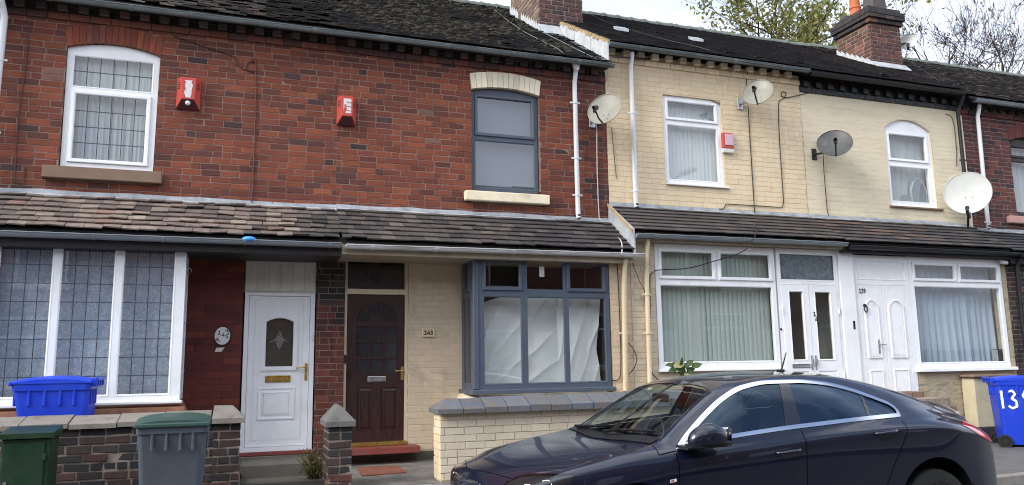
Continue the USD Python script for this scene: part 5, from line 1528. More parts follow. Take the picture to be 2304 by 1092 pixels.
GW = House(thing('garden_wall', (-1.6, -1.65, 0.05), 'low dark brick garden wall with pale stone coping, left of the white front door', 'wall'))
core = obj('wall', G().box(-4.2, .095, -1.744, -1.516, -.1, 1.03).box(-.155, .100, -1.752, -1.49, -.1, 1.03), mats['old_mortar'], GW.path)
GW.bricks(core, sbox(-3.2, .02, -.16, 1.03), mats['dark_brick'], SOOT[:4] + [(.4, (.075, .038, .03))], O=(0, -1.75, 0), z0=.02, ch=.0845, bl=.232, joint=.017, seed=121, jitter=.006, proud=.002, header=.2)
GW.bricks(core, sbox(-.158, .02, .103, 1.03), mats['dark_brick'], SOOT[:4] + [(1.5, (.13, .055, .04))], O=(0, -1.757, 0), z0=.02, ch=.0845, bl=.232, joint=.016, seed=122, jitter=.005, proud=.002, header=.3)
rng = np.random.default_rng(17)
x = -3.3
while x < -.2:
    b = min(x + rng.uniform(.42, .50), -.185)
    if -.185 - b < .12:
        b = -.185
    dz = rng.normal(0, .005)
    c = np.array((.215, .195, .165)) * rng.uniform(.85, 1.12)
    pts = []
    for q in (x + .006, b - .006):
        pts += [(q, -1.80, 1.036 + dz), (q, -1.47, 1.036 + dz), (q, -1.805, 1.082 + dz), (q, -1.46, 1.145 + dz), (q, -1.79, 1.092 + dz), (q, -1.48, 1.152 + dz)]
    obj('coping_stone', G().tm(hull(pts), c), mats['coping'], GW.path, tint=True)
    x = b
cp = [(u, v, z) for u in (-.178, .142) for v in (-1.815, -1.44) for z in (1.03, 1.082)] + [(-.165, -1.60, 1.205), (.02, -1.60, 1.20), (-.165, -1.52, 1.205), (.02, -1.52, 1.20)]
obj('pier_cap', G().tm(hull(cp), (.20, .18, .15)), mats['coping'], GW.path, tint=True)
GW.flush()

GP = House(thing('gate_pier', (1.12, -1.55, 0.1), 'short dark brick pier with pointed stone cap between the two front doors', 'pier'))
core = obj('pier', G().box(1.004, 1.248, -1.80, -1.31, -.1, .955), mats['old_mortar'], GP.path)
GP.bricks(core, sbox(1.0, .02, 1.252, .95), mats['dark_brick'], SOOT[:4] + [(3, (.12, .045, .035))], O=(0, -1.806, 0), z0=.02, ch=.087, bl=.25, joint=.018, seed=131, jitter=.006, proud=.002, header=.3, offset=.0)
GP.bricks(core, sbox(-1.8, .02, -1.31, .95), mats['dark_brick'], SOOT, O=(.998, 0, 0), U=(0, 1, 0), N=(-1, 0, 0), z0=.02, ch=.087, bl=.24, joint=.016, seed=132, jitter=.006, proud=.002)
cp = [(u, v, z) for u in (.965, 1.285) for v in (-1.845, -1.27) for z in (.952, 1.008)] + [(1.11, -1.70, 1.165), (1.14, -1.70, 1.165), (1.11, -1.36, 1.175), (1.14, -1.36, 1.175)]
obj('pier_cap', G().tm(hull(cp), (.125, .122, .115)), mats['coping'], GP.path, tint=True)
GP.flush()

WW = House(thing('garden_wall', (4.2, -1.6, 0.3), 'white painted brick garden wall with blue-grey saddleback coping under the bay window', 'wall'))
core = obj('wall', G().box(2.256, 7.6, -1.744, -1.456, -.1, 1.045), mats['stone_joint'], WW.path)
WW.bricks(core, sbox(2.25, .305, 7.6, 1.045), mats['cream_paint'], [(1, (.56, .48, .365)), (1, (.575, .495, .38)), (1, (.545, .465, .35))], O=(0, -1.75, 0), z0=.305, ch=.083, bl=.232, joint=.006, seed=141, jitter=.002, proud=.0022)
WW.bricks(core, sbox(-1.75, .305, -1.45, 1.045), mats['cream_paint'], CREAM, O=(2.25, 0, 0), U=(0, 1, 0), N=(-1, 0, 0), z0=.305, ch=.083, bl=.232, joint=.008, seed=142, jitter=.003, proud=.004)
rng = np.random.default_rng(19)
x = 2.20
k = 0
while x < 7.6:
    b = x + (.27 if k else .30) * rng.uniform(.97, 1.03)
    c = np.array((.105, .118, .135)) * rng.uniform(.8, 1.2)
    dz = rng.normal(0, .004) + .013 * (x - 2.2)
    dz = min(dz, .06)
    pts = []
    for q, e in ((x + .004, 1 if k == 0 else 0), (b - .004, 0)):
        lip = 1.046
        pts += [(q, -1.83, lip), (q, -1.37, lip), (q, -1.835, lip + .05 + dz), (q, -1.365, lip + .05 + dz)]
        qa = q + .15 if e else q
        pts += [(qa, -1.62, 1.205 + dz), (qa, -1.58, 1.205 + dz)]
    obj('coping_stone', G().tm(hull(pts), c), mats['slate_coping'], WW.path, tint=True, label='grey painted hipped end stone' if k == 0 else None)
    x = b
    k += 1
WW.flush()
fz = lambda q: .29 + (.345 - .29) * (q + 1.75) / 1.85
Q = [(at(803, 1045, -.42)[0], -.42), (at(893, 1043, -.42)[0], -.42), (at(914, 1066, -.95)[0], -.98), (at(812, 1072, -.98)[0], -1.05)]
obj('quarry_slab', G().hexa([(a, b, fz(b) - .01) for a, b in Q[::-1]] + [(a, b, fz(b) + .014) for a, b in Q[::-1]]), mats['quarry_tile'], None,
    label='red quarry tile slab lying on the path before the brown door', category='paving slab')
obj('step_edge', G().cbox(1.26, 2.7, -1.86, -1.74, .0, .285, .012), mats['kerb_stone'], None, label='stone step edge from pavement to the brown door path', category='step')

# ------------------------------------------------------------------ plinth box by house 139
t = thing('rendered_box', (11.8, -.85, .15), 'low cream rendered box with flat cap and black base beside the blue bin', 'meter box')
obj('body', G().cbox(11.435, 12.25, -.86, -.62, .46, 1.26, .012), mats['box_render'], t)
obj('base', G().cbox(11.43, 12.26, -.87, -.62, .1, .458, .01), mats['black_paint'], t)
obj('cap', G().cbox(11.38, 12.32, -.91, -.62, 1.262, 1.305, .012), mats['brown_stone'], t)


# ------------------------------------------------------------------ wheelie bins
def bin_(label, c, z0, w, d, h, ang, body, lid, zlid=.09, number=None, mark_side=1, wheel_r=.10):
    """A wheelie bin: width w across the axle, depth d, its hinge and wheels at the back; ang turns it about z."""
    t = thing('wheelie_bin', (c[0], c[1], z0), label, 'wheelie bin')
    ca, sa = math.cos(ang), math.sin(ang)

    def put(g):
        for i, v in enumerate(g.v):
            q = v.copy()
            q[:, 0], q[:, 1] = c[0] + v[:, 0] * ca - v[:, 1] * sa, c[1] + v[:, 0] * sa + v[:, 1] * ca
            q[:, 2] = z0 + v[:, 2]
            g.v[i] = q
        return g
    # local: x across, y = -d/2 front .. d/2 back
    hb = h - zlid
    rows = []
    for z, sx, sy, off in ((.05, .80, .70, .06), (.3, .86, .78, .045), (.75 * hb, .95, .93, .015), (hb - .07, .985, .98, 0), (hb - .065, 1.03, 1.02, 0), (hb, 1.05, 1.03, 0), (hb, .98, .97, 0)):
        hw, hd, r = w / 2 * sx, d / 2 * sy, .05
        ring_ = []
        for qx, qy, a0 in ((1, 1, 0), (-1, 1, 90), (-1, -1, 180), (1, -1, 270)):
            for a in (0, 30, 60, 90):
                aa = math.radians(a0 + a)
                ring_.append((qx * (hw - r) + r * math.cos(aa), qy * (hd - r) + r * math.sin(aa) + off, z))
        rows.append(ring_)
    V = np.array(rows).reshape(-1, 3)
    n = 16
    i = np.arange(len(rows) - 1)[:, None] * n
    j = np.arange(n)[None]
    k = (j + 1) % n
    g = G().add(V, np.stack([i + j, i + k, i + n + k, i + n + j], -1).reshape(-1, 4))
    g.add(V[:n], [[0, q + 1, q] for q in range(1, n - 1)])
    b = obj('body', put(g), mats[body], t, smooth=35)
    # ribs under the rim
    g = G()
    for q in (-.28, -.08, .12, .30):
        for sgn in (-1, 1):
            g.cbox(w * q - .012, w * q + .012, sgn * d / 2 * .985 - .012, sgn * d / 2 * .985 + .012, hb - .22, hb - .06, .006)
            g.cbox(sgn * w / 2 * .985 - .012, sgn * w / 2 * .985 + .012, d * q - .012, d * q + .012, hb - .22, hb - .06, .006)
    obj('rim_ribs', put(g), mats[body], b, kind='stuff')
    # lid: domed, overhanging at the back handle
    nx, ny = 13, 13
    u, v = np.meshgrid(np.linspace(-1, 1, nx), np.linspace(-1, 1, ny), indexing='ij')
    Z = hb + .012 + zlid * (1 - .55 * v ** 2 - .35 * u ** 4 - .10 * u ** 2)
    Z = np.maximum(Z, hb + .014)
    X, Y = u * w / 2 * 1.07, v * (d / 2 * 1.05)
    top = np.stack([X, Y, Z], -1).reshape(-1, 3)
    bot = np.stack([X, Y, np.full_like(Z, hb + .004)], -1).reshape(-1, 3)
    i = np.arange(nx - 1)[:, None] * ny + np.arange(ny - 1)[None]
    F = np.stack([i, i + ny, i + ny + 1, i + 1], -1).reshape(-1, 4)
    g = G().add(top, F).add(bot, F[:, ::-1])
    edge = [a * ny for a in range(nx)] + [(nx - 1) * ny + a for a in range(1, ny)] + [a * ny + ny - 1 for a in range(nx - 2, -1, -1)] + [a for a in range(ny - 2, 0, -1)]
    E = np.vstack([bot[edge], top[edge]])
    m = len(edge)
    g.add(E, [[a, (a + 1) % m, m + (a + 1) % m, m + a] for a in range(m)])
    l = obj('lid', put(g), mats[lid], t, smooth=35)
    g = G().cbox(-w / 2 * 1.09, w / 2 * 1.09, -d / 2 * 1.09, -d / 2 * 1.0, hb - .012, hb + .028, .01)
    obj('lid_lip', put(g), mats[lid], l)
    g = G().cbox(-w * .32, w * .32, -d / 2 * 1.03, -d / 2 * 1.0, hb + .03, hb + .05, .004)
    g = G().tube([(-w * .42, d / 2 * 1.0, hb + .02), (-w * .42, d / 2 * 1.16, hb + .045), (w * .42, d / 2 * 1.16, hb + .045), (w * .42, d / 2 * 1.0, hb + .02)], .018, 8)
    for q in (-.42, -.14, .14, .42):
        g.cbox(w * q - .02, w * q + .02, d / 2 * .98, d / 2 * 1.17, hb - .03, hb + .05, .008)
    obj('handle', put(g), mats[body], t)
    for s in (-1, 1):
        xw = s * w / 2 * .93
        g = G().lathe([(.0, -.028), (wheel_r * .45, -.028), (wheel_r * .5, -.02), (wheel_r * .62, -.018), (wheel_r * .66, -.03), (wheel_r * .95, -.03), (wheel_r, -.018), (wheel_r, .018), (wheel_r * .95, .03), (wheel_r * .66, .03), (wheel_r * .62, .018), (wheel_r * .5, .02), (wheel_r * .45, .028), (0, .028)], (xw, d / 2 * .86, wheel_r), (1, 0, 0), 24)
        obj('wheel', put(g), mats['tyre'], t, smooth=30)
    obj('axle', put(G().tube([(-w / 2 * .9, d / 2 * .86, wheel_r), (w / 2 * .9, d / 2 * .86, wheel_r)], .014, 8)), mats['black_plastic'], t)
    return t


bin_('grey wheelie bin with dark green curved lid standing before the garden wall', (-.485, -2.47), road_z(-.5) + .115, .58, .70, 1.115, 0.0, 'bin_grey', 'bin_green', zlid=.085)
bin_('blue wheelie bin behind the garden wall, in front of the leaded bay', (-1.735, -1.10), .43, .56, .70, 1.10, -math.pi / 2, 'bin_blue', 'bin_blue', zlid=.07)
BC, BA = (11.60, -1.50), math.pi / 2 - math.radians(38)
b139 = bin_('blue wheelie bin with a white painted house number, beside the rendered box', BC, .21, .58, .74, 1.08, BA, 'bin_blue', 'bin_blue', zlid=.07)
# the sprayed number 139 on its long side (three strokes of paint, slightly uneven)
g = G()
rng = np.random.default_rng(4)


def spray(pts, w=.034):
    P = np.array(pts, float)
    t = np.linspace(0, 1, 24)
    d = np.r_[0, np.cumsum(np.linalg.norm(np.diff(P, axis=0), axis=1))]; d /= d[-1]
    X, Z = np.interp(t, d, P[:, 0]), np.interp(t, d, P[:, 1])
    hh = np.clip((Z - .26) / (1.2 - .21), 0, 1)
    # the side leans outward with height; X runs along it from the handle end
    lx = -(.29 * (.82 + .19 * hh)) - .008
    ww = w / 2 * (1 + rng.normal(0, .12, 24))
    D = np.gradient(np.stack([X, Z], 1), axis=0)
    nn = np.stack([-D[:, 1], D[:, 0]], 1) / (np.linalg.norm(D, axis=1, keepdims=True) + 1e-9)
    ca, sa = math.cos(BA), math.sin(BA)
    A, B = [np.stack([BC[0] + lx * ca + q * sa, BC[1] + lx * sa - q * ca, zz], 1) for q, zz in ((X + nn[:, 0] * ww, Z + nn[:, 1] * ww), (X - nn[:, 0] * ww, Z - nn[:, 1] * ww))]
    i = np.arange(23)
    g.add(np.vstack([A, B]), np.stack([i, i + 1, i + 25, i + 24], 1))


nx0 = -.31
zt, zb = at(2270, 880, -1.71)[2], at(2270, 921, -1.71)[2]
H_ = zt - zb
spray([(nx0, zt), (nx0 + .01, zb)])
o = nx0 + .085
spray([(o, zt - .02), (o + .06, zt), (o + .10, zt - .05), (o + .05, zt - H_ * .45), (o + .11, zt - H_ * .6), (o + .11, zb + .03), (o + .05, zb), (o, zb + .04)])
o += .20
spray([(o + .10, zt - H_ * .4), (o + .04, zt - H_ * .5), (o, zt - H_ * .3), (o + .04, zt), (o + .10, zt - .04), (o + .11, zt - H_ * .4), (o + .09, zb)])
obj('painted_number', g, mats['white_spray'], b139)

# ------------------------------------------------------------------ green street cabinet
cz = road_z(-1.7) + .11
t = thing('street_cabinet', (-1.70, -2.2, cz), 'dark green metal street cabinet on the pavement by the garden wall', 'cabinet')
obj('body', G().cbox(-1.905, -1.515, -2.38, -2.03, cz, 1.00, .012), mats['cabinet_green'], t)
obj('lid', G().hexa([(-1.93, -2.41, 1.0), (-1.495, -2.41, 1.0), (-1.495, -2.0, 1.0), (-1.93, -2.0, 1.0), (-1.93, -2.41, 1.045), (-1.495, -2.41, 1.045), (-1.495, -2.0, 1.085), (-1.93, -2.0, 1.085)]), mats['cabinet_green'], t)
dr = obj('door', G().cbox(-1.885, -1.56, -2.392, -2.381, cz + .06, .965, .005), mats['cabinet_green'], t)
obj('lock', G().lathe([(0, .012), (.014, .01), (.014, 0)], (-1.85, -2.392, .62), (0, -1, 0), 12), mats['steel'], dr)
obj('hinge', G().cbox(-1.575, -1.545, -2.402, -2.385, .80, .86, .004).cbox(-1.575, -1.545, -2.402, -2.385, .36, .42, .004), mats['cabinet_green'], dr)

# ------------------------------------------------------------------ alarm boxes, plaques
def alarm(label, x0, x1, z0, z1, seed, dome):
    t = thing('alarm_box', ((x0 + x1) / 2, 0, z0), label, 'alarm box')
    d = .115
    w = x1 - x0
    V = [(x0, -.004, z0), (x1, -.004, z0), (x1, -.004, z1), (x0, -.004, z1), (x0 + w * .24, -d, z0 + .105), (x1 - w * .24, -d, z0 + .105), (x1 - w * .2, -d * .9, z1), (x0 + w * .2, -d * .9, z1), (x0 + .004, -.03, z0), (x1 - .004, -.03, z0), (x1 - .004, -.03, z1), (x0 + .004, -.03, z1)]
    obj('cover', G().tm(hull(V)), mats['alarm_red'], t)
    V2 = [(x0 + .012, -.032, z0 - .003), (x1 - .012, -.032, z0 - .003), (x1 - w * .255, -d + .0, z0 + .098), (x0 + w * .255, -d + .0, z0 + .098)]
    V2 = np.array(V2)
    obj('underside', G().add(np.vstack([V2, V2 + (0, -.003, -.005)]), G.BOXF), mats['alarm_dark'], t)
    g = G()
    for s in (0, 1):
        for k in range(4):
            zc = z1 - .07 - k * .026
            ax, bx = (x0 + w * .045, x0 + w * .16) if s == 0 else (x1 - w * .045, x1 - w * .16)
            f = lambda x_: -.03 - (d * .9 - .03) * ((x_ - x0) / (w * .215) if s == 0 else (x1 - x_) / (w * .215)) - .004
            P = np.array([(ax, f(ax), zc), (bx, f(bx), zc - .012), (bx, f(bx), zc - .002), (ax, f(ax), zc + .010)])
            g.add(np.vstack([P, P + (0, -.003, 0)]), G.BOXF)
    obj('vents', g, mats['alarm_dark'], t)
    rng = np.random.default_rng(seed)
    cxm, wz = (x0 + x1) / 2, w * .17
    n = 9
    L_ = [(cxm - wz * rng.uniform(.5, 1.15), z0 + .12 + (z1 - z0 - .16) * k / (n - 1)) for k in range(n)]
    R_ = [(cxm + wz * rng.uniform(.5, 1.15), z0 + .12 + (z1 - z0 - .16) * k / (n - 1)) for k in range(n)]
    P = Polygon(L_ + R_[::-1]).buffer(0)
    if not dome:
        P = sbox(cxm - wz * 1.15, z0 + .14, cxm + wz * 1.2, z1 - .04).difference(Polygon(L_[:6] + [(cxm - .4 * wz, z0 + .2)]).buffer(.012))
        for k in range(3):
            P = P.difference(LineString([(cxm - wz * .2, z0 + .18 + .06 * k), (cxm + wz * 1.3, z0 + .17 + .06 * k)]).buffer(.006))
    g = G()
    pts, tri = grid_clip(P, .05, .03)
    f = lambda z_: -d - .002 + (d * .1) * (z_ - z0 - .105) / (z1 - z0 - .105)
    g.add(np.stack([pts[:, 0], f(pts[:, 1]) - .001, pts[:, 1]], 1), tri)
    obj('torn_label', g, mats['sticker'], t)
    if dome:
        obj('sensor', G().lathe([(0, .03), (.018, .026), (.03, .012), (.033, 0)], (cxm, -.09, z0 + .055), (0, -1, -.35), 14), mats['white_enamel'], t, smooth=True)
    return t


alarm('faded red alarm box with torn white label, right of the leaded upstairs window', -.815, -.525, 4.92, 5.315, 3, True)
alarm('bright red alarm box with tattered pink label, mid-wall above the front doors', 1.225, 1.485, 4.885, 5.275, 5, False)
t = thing('alarm_box', (7.54, 0, 4.96), 'small red alarm box with pale pink panel, right of the cream house upstairs window', 'alarm box')
obj('cover', G().cbox(7.435, 7.65, -.06, -.002, 5.03, 5.30, .012), mats['alarm_red'], t)
obj('panel', G().cbox(7.475, 7.64, -.070, -.061, 5.085, 5.275, .004), mats['alarm_pink'], t)
obj('base', G().tm(hull([(7.435, -.06, 5.028), (7.65, -.06, 5.028), (7.65, 0, 5.028), (7.435, 0, 5.028), (7.445, -.05, 4.97), (7.64, -.05, 4.97), (7.64, -.002, 4.96), (7.445, -.002, 4.96)])), mats['white_enamel'], t)

p = at(500.5, 756, 0)
t = thing('number_plaque', (p[0], 0, p[2] - .1), 'oval white house number plaque with flowers on the dark red wall', 'house number')
el = affinity.scale(Point(p[0], p[2]).buffer(1, 32), .098, .118)
obj('plate', G().prism(el, .002, .014), mats['white_enamel'], t)
obj('rim', G().prism(el.buffer(.004).difference(el.buffer(-.006)), .0141, .017), mats['sign_ink'], t)
for i, ch_ in enumerate('145'):
    m = meshkit.text_mesh(ch_, .046, .003, True)
    v = m.vertices
    obj('digit', (np.stack([p[0] - .060 + i * .046 + v[:, 0], -.0145 - v[:, 2], p[2] + .015 - i * .022 + v[:, 1]], 1), m.faces), mats['sign_ink'], t)
g = G()
rng = np.random.default_rng(2)
for k in range(16):
    a = rng.uniform(.2, 1.2) if k % 2 else rng.uniform(3.4, 4.4)
    rr = rng.uniform(.055, .085)
    g.prism(Point(p[0] + rr * math.cos(a), p[2] + rr * 1.15 * math.sin(a)).buffer(rng.uniform(.004, .009), 4), .0141, .0155)
obj('flower_print', g, mats['weed'], t)
p = at(963, 749, -.004)
t = thing('number_plaque', (p[0], 0, p[2] - .07), 'cream rectangular plaque with raised brown number on the cream wall by the brown door', 'house number')
obj('plate', G().cbox(p[0] - .085, p[0] + .085, -.024, -.004, p[2] - .055, p[2] + .055, .006), mats['cream_gloss'], t)
obj('rim', ring(G(), p[0] - .085, p[0] + .085, p[2] - .055, p[2] + .055, [(0, .0), (0, .006), (.008, .008), (.012, 0)], O=(0, -.024, 0)), mats['cream_stone'], t)
for i, ch_ in enumerate('143'):
    m = meshkit.text_mesh(ch_, .055, .004, True)
    v = m.vertices
    obj('digit', (np.stack([p[0] - .066 + i * .043 + v[:, 0], -.0245 - v[:, 2], p[2] - .028 + v[:, 1]], 1), m.faces), mats['brown_door'], t)
p = at(493, 787, 0)
obj('paper_scrap', G().prism(Polygon([(p[0] - .05, p[2] - .03), (p[0] + .03, p[2] - .028), (p[0] + .065, p[2] + .028), (p[0] - .035, p[2] + .022)]), .002, .006), mats['sticker'], None, label='torn white sticker below the oval number plaque', category='sticker')


# ------------------------------------------------------------------ satellite dishes
def dish(label, c, n, a, b, mat, wall, arm=.36, holes=True, lnb='black_plastic', foot=None, depth=.075):
    c, n = np.asarray(c, float), np.asarray(n, float)
    n = n / np.linalg.norm(n)
    t = thing('satellite_dish', c - (0, 0, a), label, 'satellite dish')
    up = np.array([0, 0, 1.0]) - n * n[2]; up /= np.linalg.norm(up)
    rt = np.cross(up, n)
    r = np.linspace(0, 1, 9)
    th = np.arange(40) * 2 * np.pi / 40
    Rr, Th = np.meshgrid(r, th, indexing='ij')
    P = c + (Rr * np.cos(Th) * b)[..., None] * rt + (Rr * np.sin(Th) * a)[..., None] * up + (depth * (Rr ** 2 - 1))[..., None] * n
    g = G()
    i = np.arange(8)[:, None] * 40
    j = np.arange(40)[None]
    k = (j + 1) % 40
    F = np.stack([i + j, i + 40 + j, i + 40 + k, i + k], -1).reshape(-1, 4)
    g.add(P.reshape(-1, 3), F)
    g.add((P - n * .008).reshape(-1, 3), F[:, ::-1])
    d = obj('reflector', g, mats[mat], t, smooth=True)
    rim = P[-1] + n * .002
    obj('rim', G().tube(np.vstack([rim, rim[:2]]), .007, 6, caps=False), mats[mat], d)
    if holes:
        g = G()
        for du, dv in ((.18, -.22), (-.12, -.22), (.2, -.6)):
            q = c + rt * b * du + up * a * dv + n * (depth * (du * du + dv * dv - 1) + .002)
            g.lathe([(0, .003), (.009, .002), (.009, 0)], q, n, 8)
        obj('bolt', g, mats['black_plastic'], d)
    foot0 = c - up * a * .93 - n * .03
    tip = c - up * a * 1.0 + n * arm
    obj('lnb_arm', G().tube([foot0, foot0 * .5 + tip * .5 - up * .045, tip - up * .02], .013, 8), mats['black_plastic'], t)
    h = G().lathe([(.022, -.06), (.028, -.02), (.028, .03), (.036, .05), (.036, .08), (0, .085)], tip, (c - tip), 14)
    h.cbox(tip[0] - .022, tip[0] + .022, tip[1] - .022, tip[1] + .022, tip[2] - .075, tip[2] - .01, .006)
    obj('lnb', h, mats[lnb], t, smooth=40)
    wall = np.asarray(wall, float)
    bk = c - n * (depth + .02)
    m = G().tube([bk, bk - n * .05, wall * .5 + bk * .5 + (0, 0, -.03), wall], .019, 8)
    if abs(wall[1]) < .05:
        m.cbox(wall[0] - .05, wall[0] + .05, -.02, -.002, wall[2] - .1, wall[2] + .1, .004)
    obj('bracket', m, mats['black_plastic' if mat != 'dish_beige' else 'steel'], t)
    return t


D1 = at(1360, 245, -.40)
dish('beige satellite dish at the joint of the red brick and cream walls', D1, (-.62, -.62, .40), .29, .26, 'dish_beige', (D1[0] - .02, 0, D1[2] - .08))
D2 = at(1705, 207, -.36)
dish('beige satellite dish on the cream wall below the cream eaves blocks', D2, (-.60, -.60, .45), .275, .24, 'dish_beige', (D2[0] - .1, 0, D2[2] - .1))
D3 = at(1878, 322, -.36)
dish('dark weathered satellite dish at the left of the rendered wall', D3, (-.52, -.60, .52), .315, .28, 'dish_grey', (D3[0] - .14, 0, D3[2] - .12), holes=False)
D4 = at(2177, 434, -.42)
dish('large round white satellite dish at the right end of the rendered wall', D4, (-.82, -.58, -.02), .37, .375, 'dish_white', (at(2178, 515, -.1)[0], -.1, at(2178, 515, -.1)[2]), arm=.42, depth=.06)
D5 = at(2043, 93, 1.7)
dish('small pale satellite dish on the right side of the chimney stack', D5, (-.78, -.60, .1), .17, .17, 'dish_white', (13.24, 1.8, D5[2] - .05), arm=.1, holes=False, depth=.02)
t = thing('tv_aerial', (13.35, 2.3, 8.2), 'thin grey aerial pole rising behind the square chimney stack', 'aerial')
pa, pb = at(2030, 100, 2.3), at(2026, -60, 2.3)
obj('mast', G().tube([pa, pb], .014, 6), mats['steel'], t)
obj('bracket', G().box(13.23, pa[0] + .02, 2.28, 2.32, pa[2] + .2, pa[2] + .24), mats['steel'], t)

# ------------------------------------------------------------------ security camera, ball in the gutter
p = at(2258, 590, -.66)
t = thing('security_camera', p, 'small white security camera under the right-hand gutter', 'security camera')
obj('camera_body', G().tube([p + (-.07, .0, .0), p + (.05, -.02, -.012)], .035, 12), mats['white_enamel'], t, smooth=40)
obj('lens', G().lathe([(.0, .006), (.024, .005), (.027, 0)], p + (.051, -.022, -.012), (.95, -.3, -.1), 12), mats['black_plastic'], t)
obj('mount', G().tube([p + (-.03, .01, .02), p + (-.03, .05, .05)], .014, 8), mats['white_enamel'], t)
p = at(560, 545, -.80)
t = thing('ball', p, 'bright blue plastic ball half sunk in the lower gutter above the white door', 'ball')
obj('ball', G().lathe([(.085 * math.cos(a), .04 * math.sin(a)) for a in np.linspace(-1.57, 1.57, 12)], (p[0], -.80, 3.115), n=20), mats['blue_plastic'], t, smooth=True)

# ------------------------------------------------------------------ cables
def cable(label, pts, mat='cable_black', r=.006, cat='cable'):
    P = [at(a, b, c) for a, b, c in pts]
    Q = np.array(P)
    d = np.r_[0, np.cumsum(np.linalg.norm(np.diff(Q, axis=0), axis=1))]
    if len(Q) > 2:
        s = np.linspace(0, d[-1], max(len(Q) * 5, 8))
        Q = np.stack([PchipInterpolator(d, Q[:, k])(s) for k in range(3)], 1)
    return obj('cable', G().tube(Q, r, 5), mats[mat], None, label=label, category=cat)


Y0 = -.014
cable('thin dark coiled cable dropping down the red brick wall between the alarm boxes', [(392, 82, Y0), (470, 108, Y0), (530, 131, Y0), (536, 148, Y0), (550, 157, Y0), (558, 142, Y0), (572, 138, Y0), (578, 150, Y0), (570, 161, Y0), (557, 158, Y0), (553, 148, Y0), (560, 141, Y0), (574, 139, Y0), (575, 200, Y0), (573, 300, Y0), (569, 400, Y0), (566, 456, Y0)], 'cable_brown', .007)
cable('dark cable running down the left end of the red brick wall', [(67, 50, Y0), (62, 100, Y0), (57, 152, Y0), (45, 230, Y0), (40, 274, Y0), (36, 340, Y0), (33, 410, Y0), (52, 413, Y0), (55, 376, Y0)], 'cable_brown', .007)
cable('white cable hanging from the beige dish down to the lean-to roof', [(1341, 276, -.2), (1343, 300, -.05), (1344, 400, -.03), (1348, 490, -.03), (1360, 505, -.08), (1385, 530, -.40), (1399, 548, -.72), (1399, 570, -.84)], 'cable_white', .008)
cable('short black cable dropping on the cream wall right of the beige dish', [(1376, 285, Y0), (1380, 330, Y0), (1387, 402, Y0)], r=.005)
cable('black cable dropping from the second beige dish down the cream wall', [(1683, 236, -.03), (1688, 320, Y0), (1693, 400, Y0), (1698, 478, -.03), (1697, 500, -.3), (1696, 535, -.86), (1680, 560, -.80), (1600, 590, -.66), (1540, 605, -.66), (1475, 609, -.66), (1463, 618, -.64), (1463, 700, -.64), (1464, 830, -.64), (1506, 872, -.66)], r=.008)
cable('black cable from the eaves to the back of the second beige dish', [(1685, 150, -.08), (1680, 180, Y0), (1676, 205, Y0)], r=.006)
cable('dark looped cable framing the right end of the cream wall', [(1890, 188, Y0), (1830, 206, Y0), (1785, 217, Y0), (1766, 220, Y0), (1757, 214, Y0), (1761, 206, Y0), (1769, 210, Y0), (1765, 220, Y0), (1753, 228, Y0), (1752, 260, Y0), (1756, 350, Y0), (1763, 455, Y0), (1758, 467, Y0), (1700, 463, Y0), (1634, 459, Y0), (1628, 470, Y0), (1618, 471, Y0)], r=.007)
cable('black cable dropping from the dark weathered dish', [(1852, 345, -.05), (1855, 400, -.03), (1861, 470, -.03), (1865, 488, -.05)], r=.007)
cable('black cable down the pier right of the blue-grey bay', [(1388, 585, -.61), (1392, 660, -.61), (1396, 760, -.61), (1396, 845, -.61), (1388, 857, -.61), (1378, 856, -.61)], r=.007)
cable('thin black cable slanting from the lean-to verge to the cream drainpipe', [(1412, 548, -.72), (1420, 585, -.66), (1440, 635, -.65), (1450, 655, -.66), (1452, 680, -.66)], r=.005)
cable('loose black cable bowing out beside the cream drainpipe', [(1414, 772, -.64), (1428, 792, -.68), (1433, 808, -.68), (1428, 826, -.66), (1415, 842, -.64)], r=.006)
cable('black cable down the right edge of the rendered wall', [(2128, 257, Y0), (2140, 262, Y0), (2148, 290, Y0), (2152, 375, Y0)], r=.006)
cable('thin cable on the tan wall right of the ground floor window', [(2282, 600, -.612), (2287, 640, -.612), (2290, 720, -.612), (2294, 830, -.612)], r=.006)
zr3 = lambda yy: ZE1 + (ZR1 - ZE1) * (yy + .3) / (RIDGE_Y + .3) + .05


def on_roof(px, py, zf):
    lo, hi = -.3, 3.9
    for _ in range(50):
        m = (lo + hi) / 2
        if at(px, py, m)[2] < zf(m):
            hi = m
        else:
            lo = m
    return (px, py, m)


zr1 = lambda yy: z1f(yy) + .05
cable('grey cable lying diagonally across the mossy roof', [on_roof(a, b, zr3) for a, b in ((1112, 22), (1145, 48), (1180, 72), (1225, 95), (1265, 118), (1280, 128))], 'grey_blind', .005)
cable('grey cable running from the chimney foot down to the eaves', [on_roof(a, b, zr3) for a, b in ((1219, 72), (1260, 92), (1300, 112), (1345, 134))], 'grey_blind', .006)
cable('dark cable lying across the black roof of the cream house', [on_roof(a, b, zr1) for a, b in ((1330, 32), (1400, 62), (1500, 90), (1600, 115), (1680, 140))], 'cable_black', .007)
cable('thin overhead wire from the square chimney to the right-hand eaves', [(2038, 132, 1.5), (2080, 160, 1.0), (2140, 198, .2), (2190, 222, -.25)], 'cable_black', .008, 'wire')
Wp = [np.array([5.36, -.3, 6.25]), np.array([30.0, 9.0, 13.0])]
obj('cable', G().tube([Wp[0] * (1 - t) + Wp[1] * t + np.array([0, 0, -1.2 * t * (1 - t)]) for t in np.linspace(0, 1, 20)], .014, 5), mats['cable_black'], None, label='overhead telephone wire rising rightward from the party wall eaves', category='wire')
Wq = [at(2120, 178, 6.0), at(2330, 88, 6.0)]
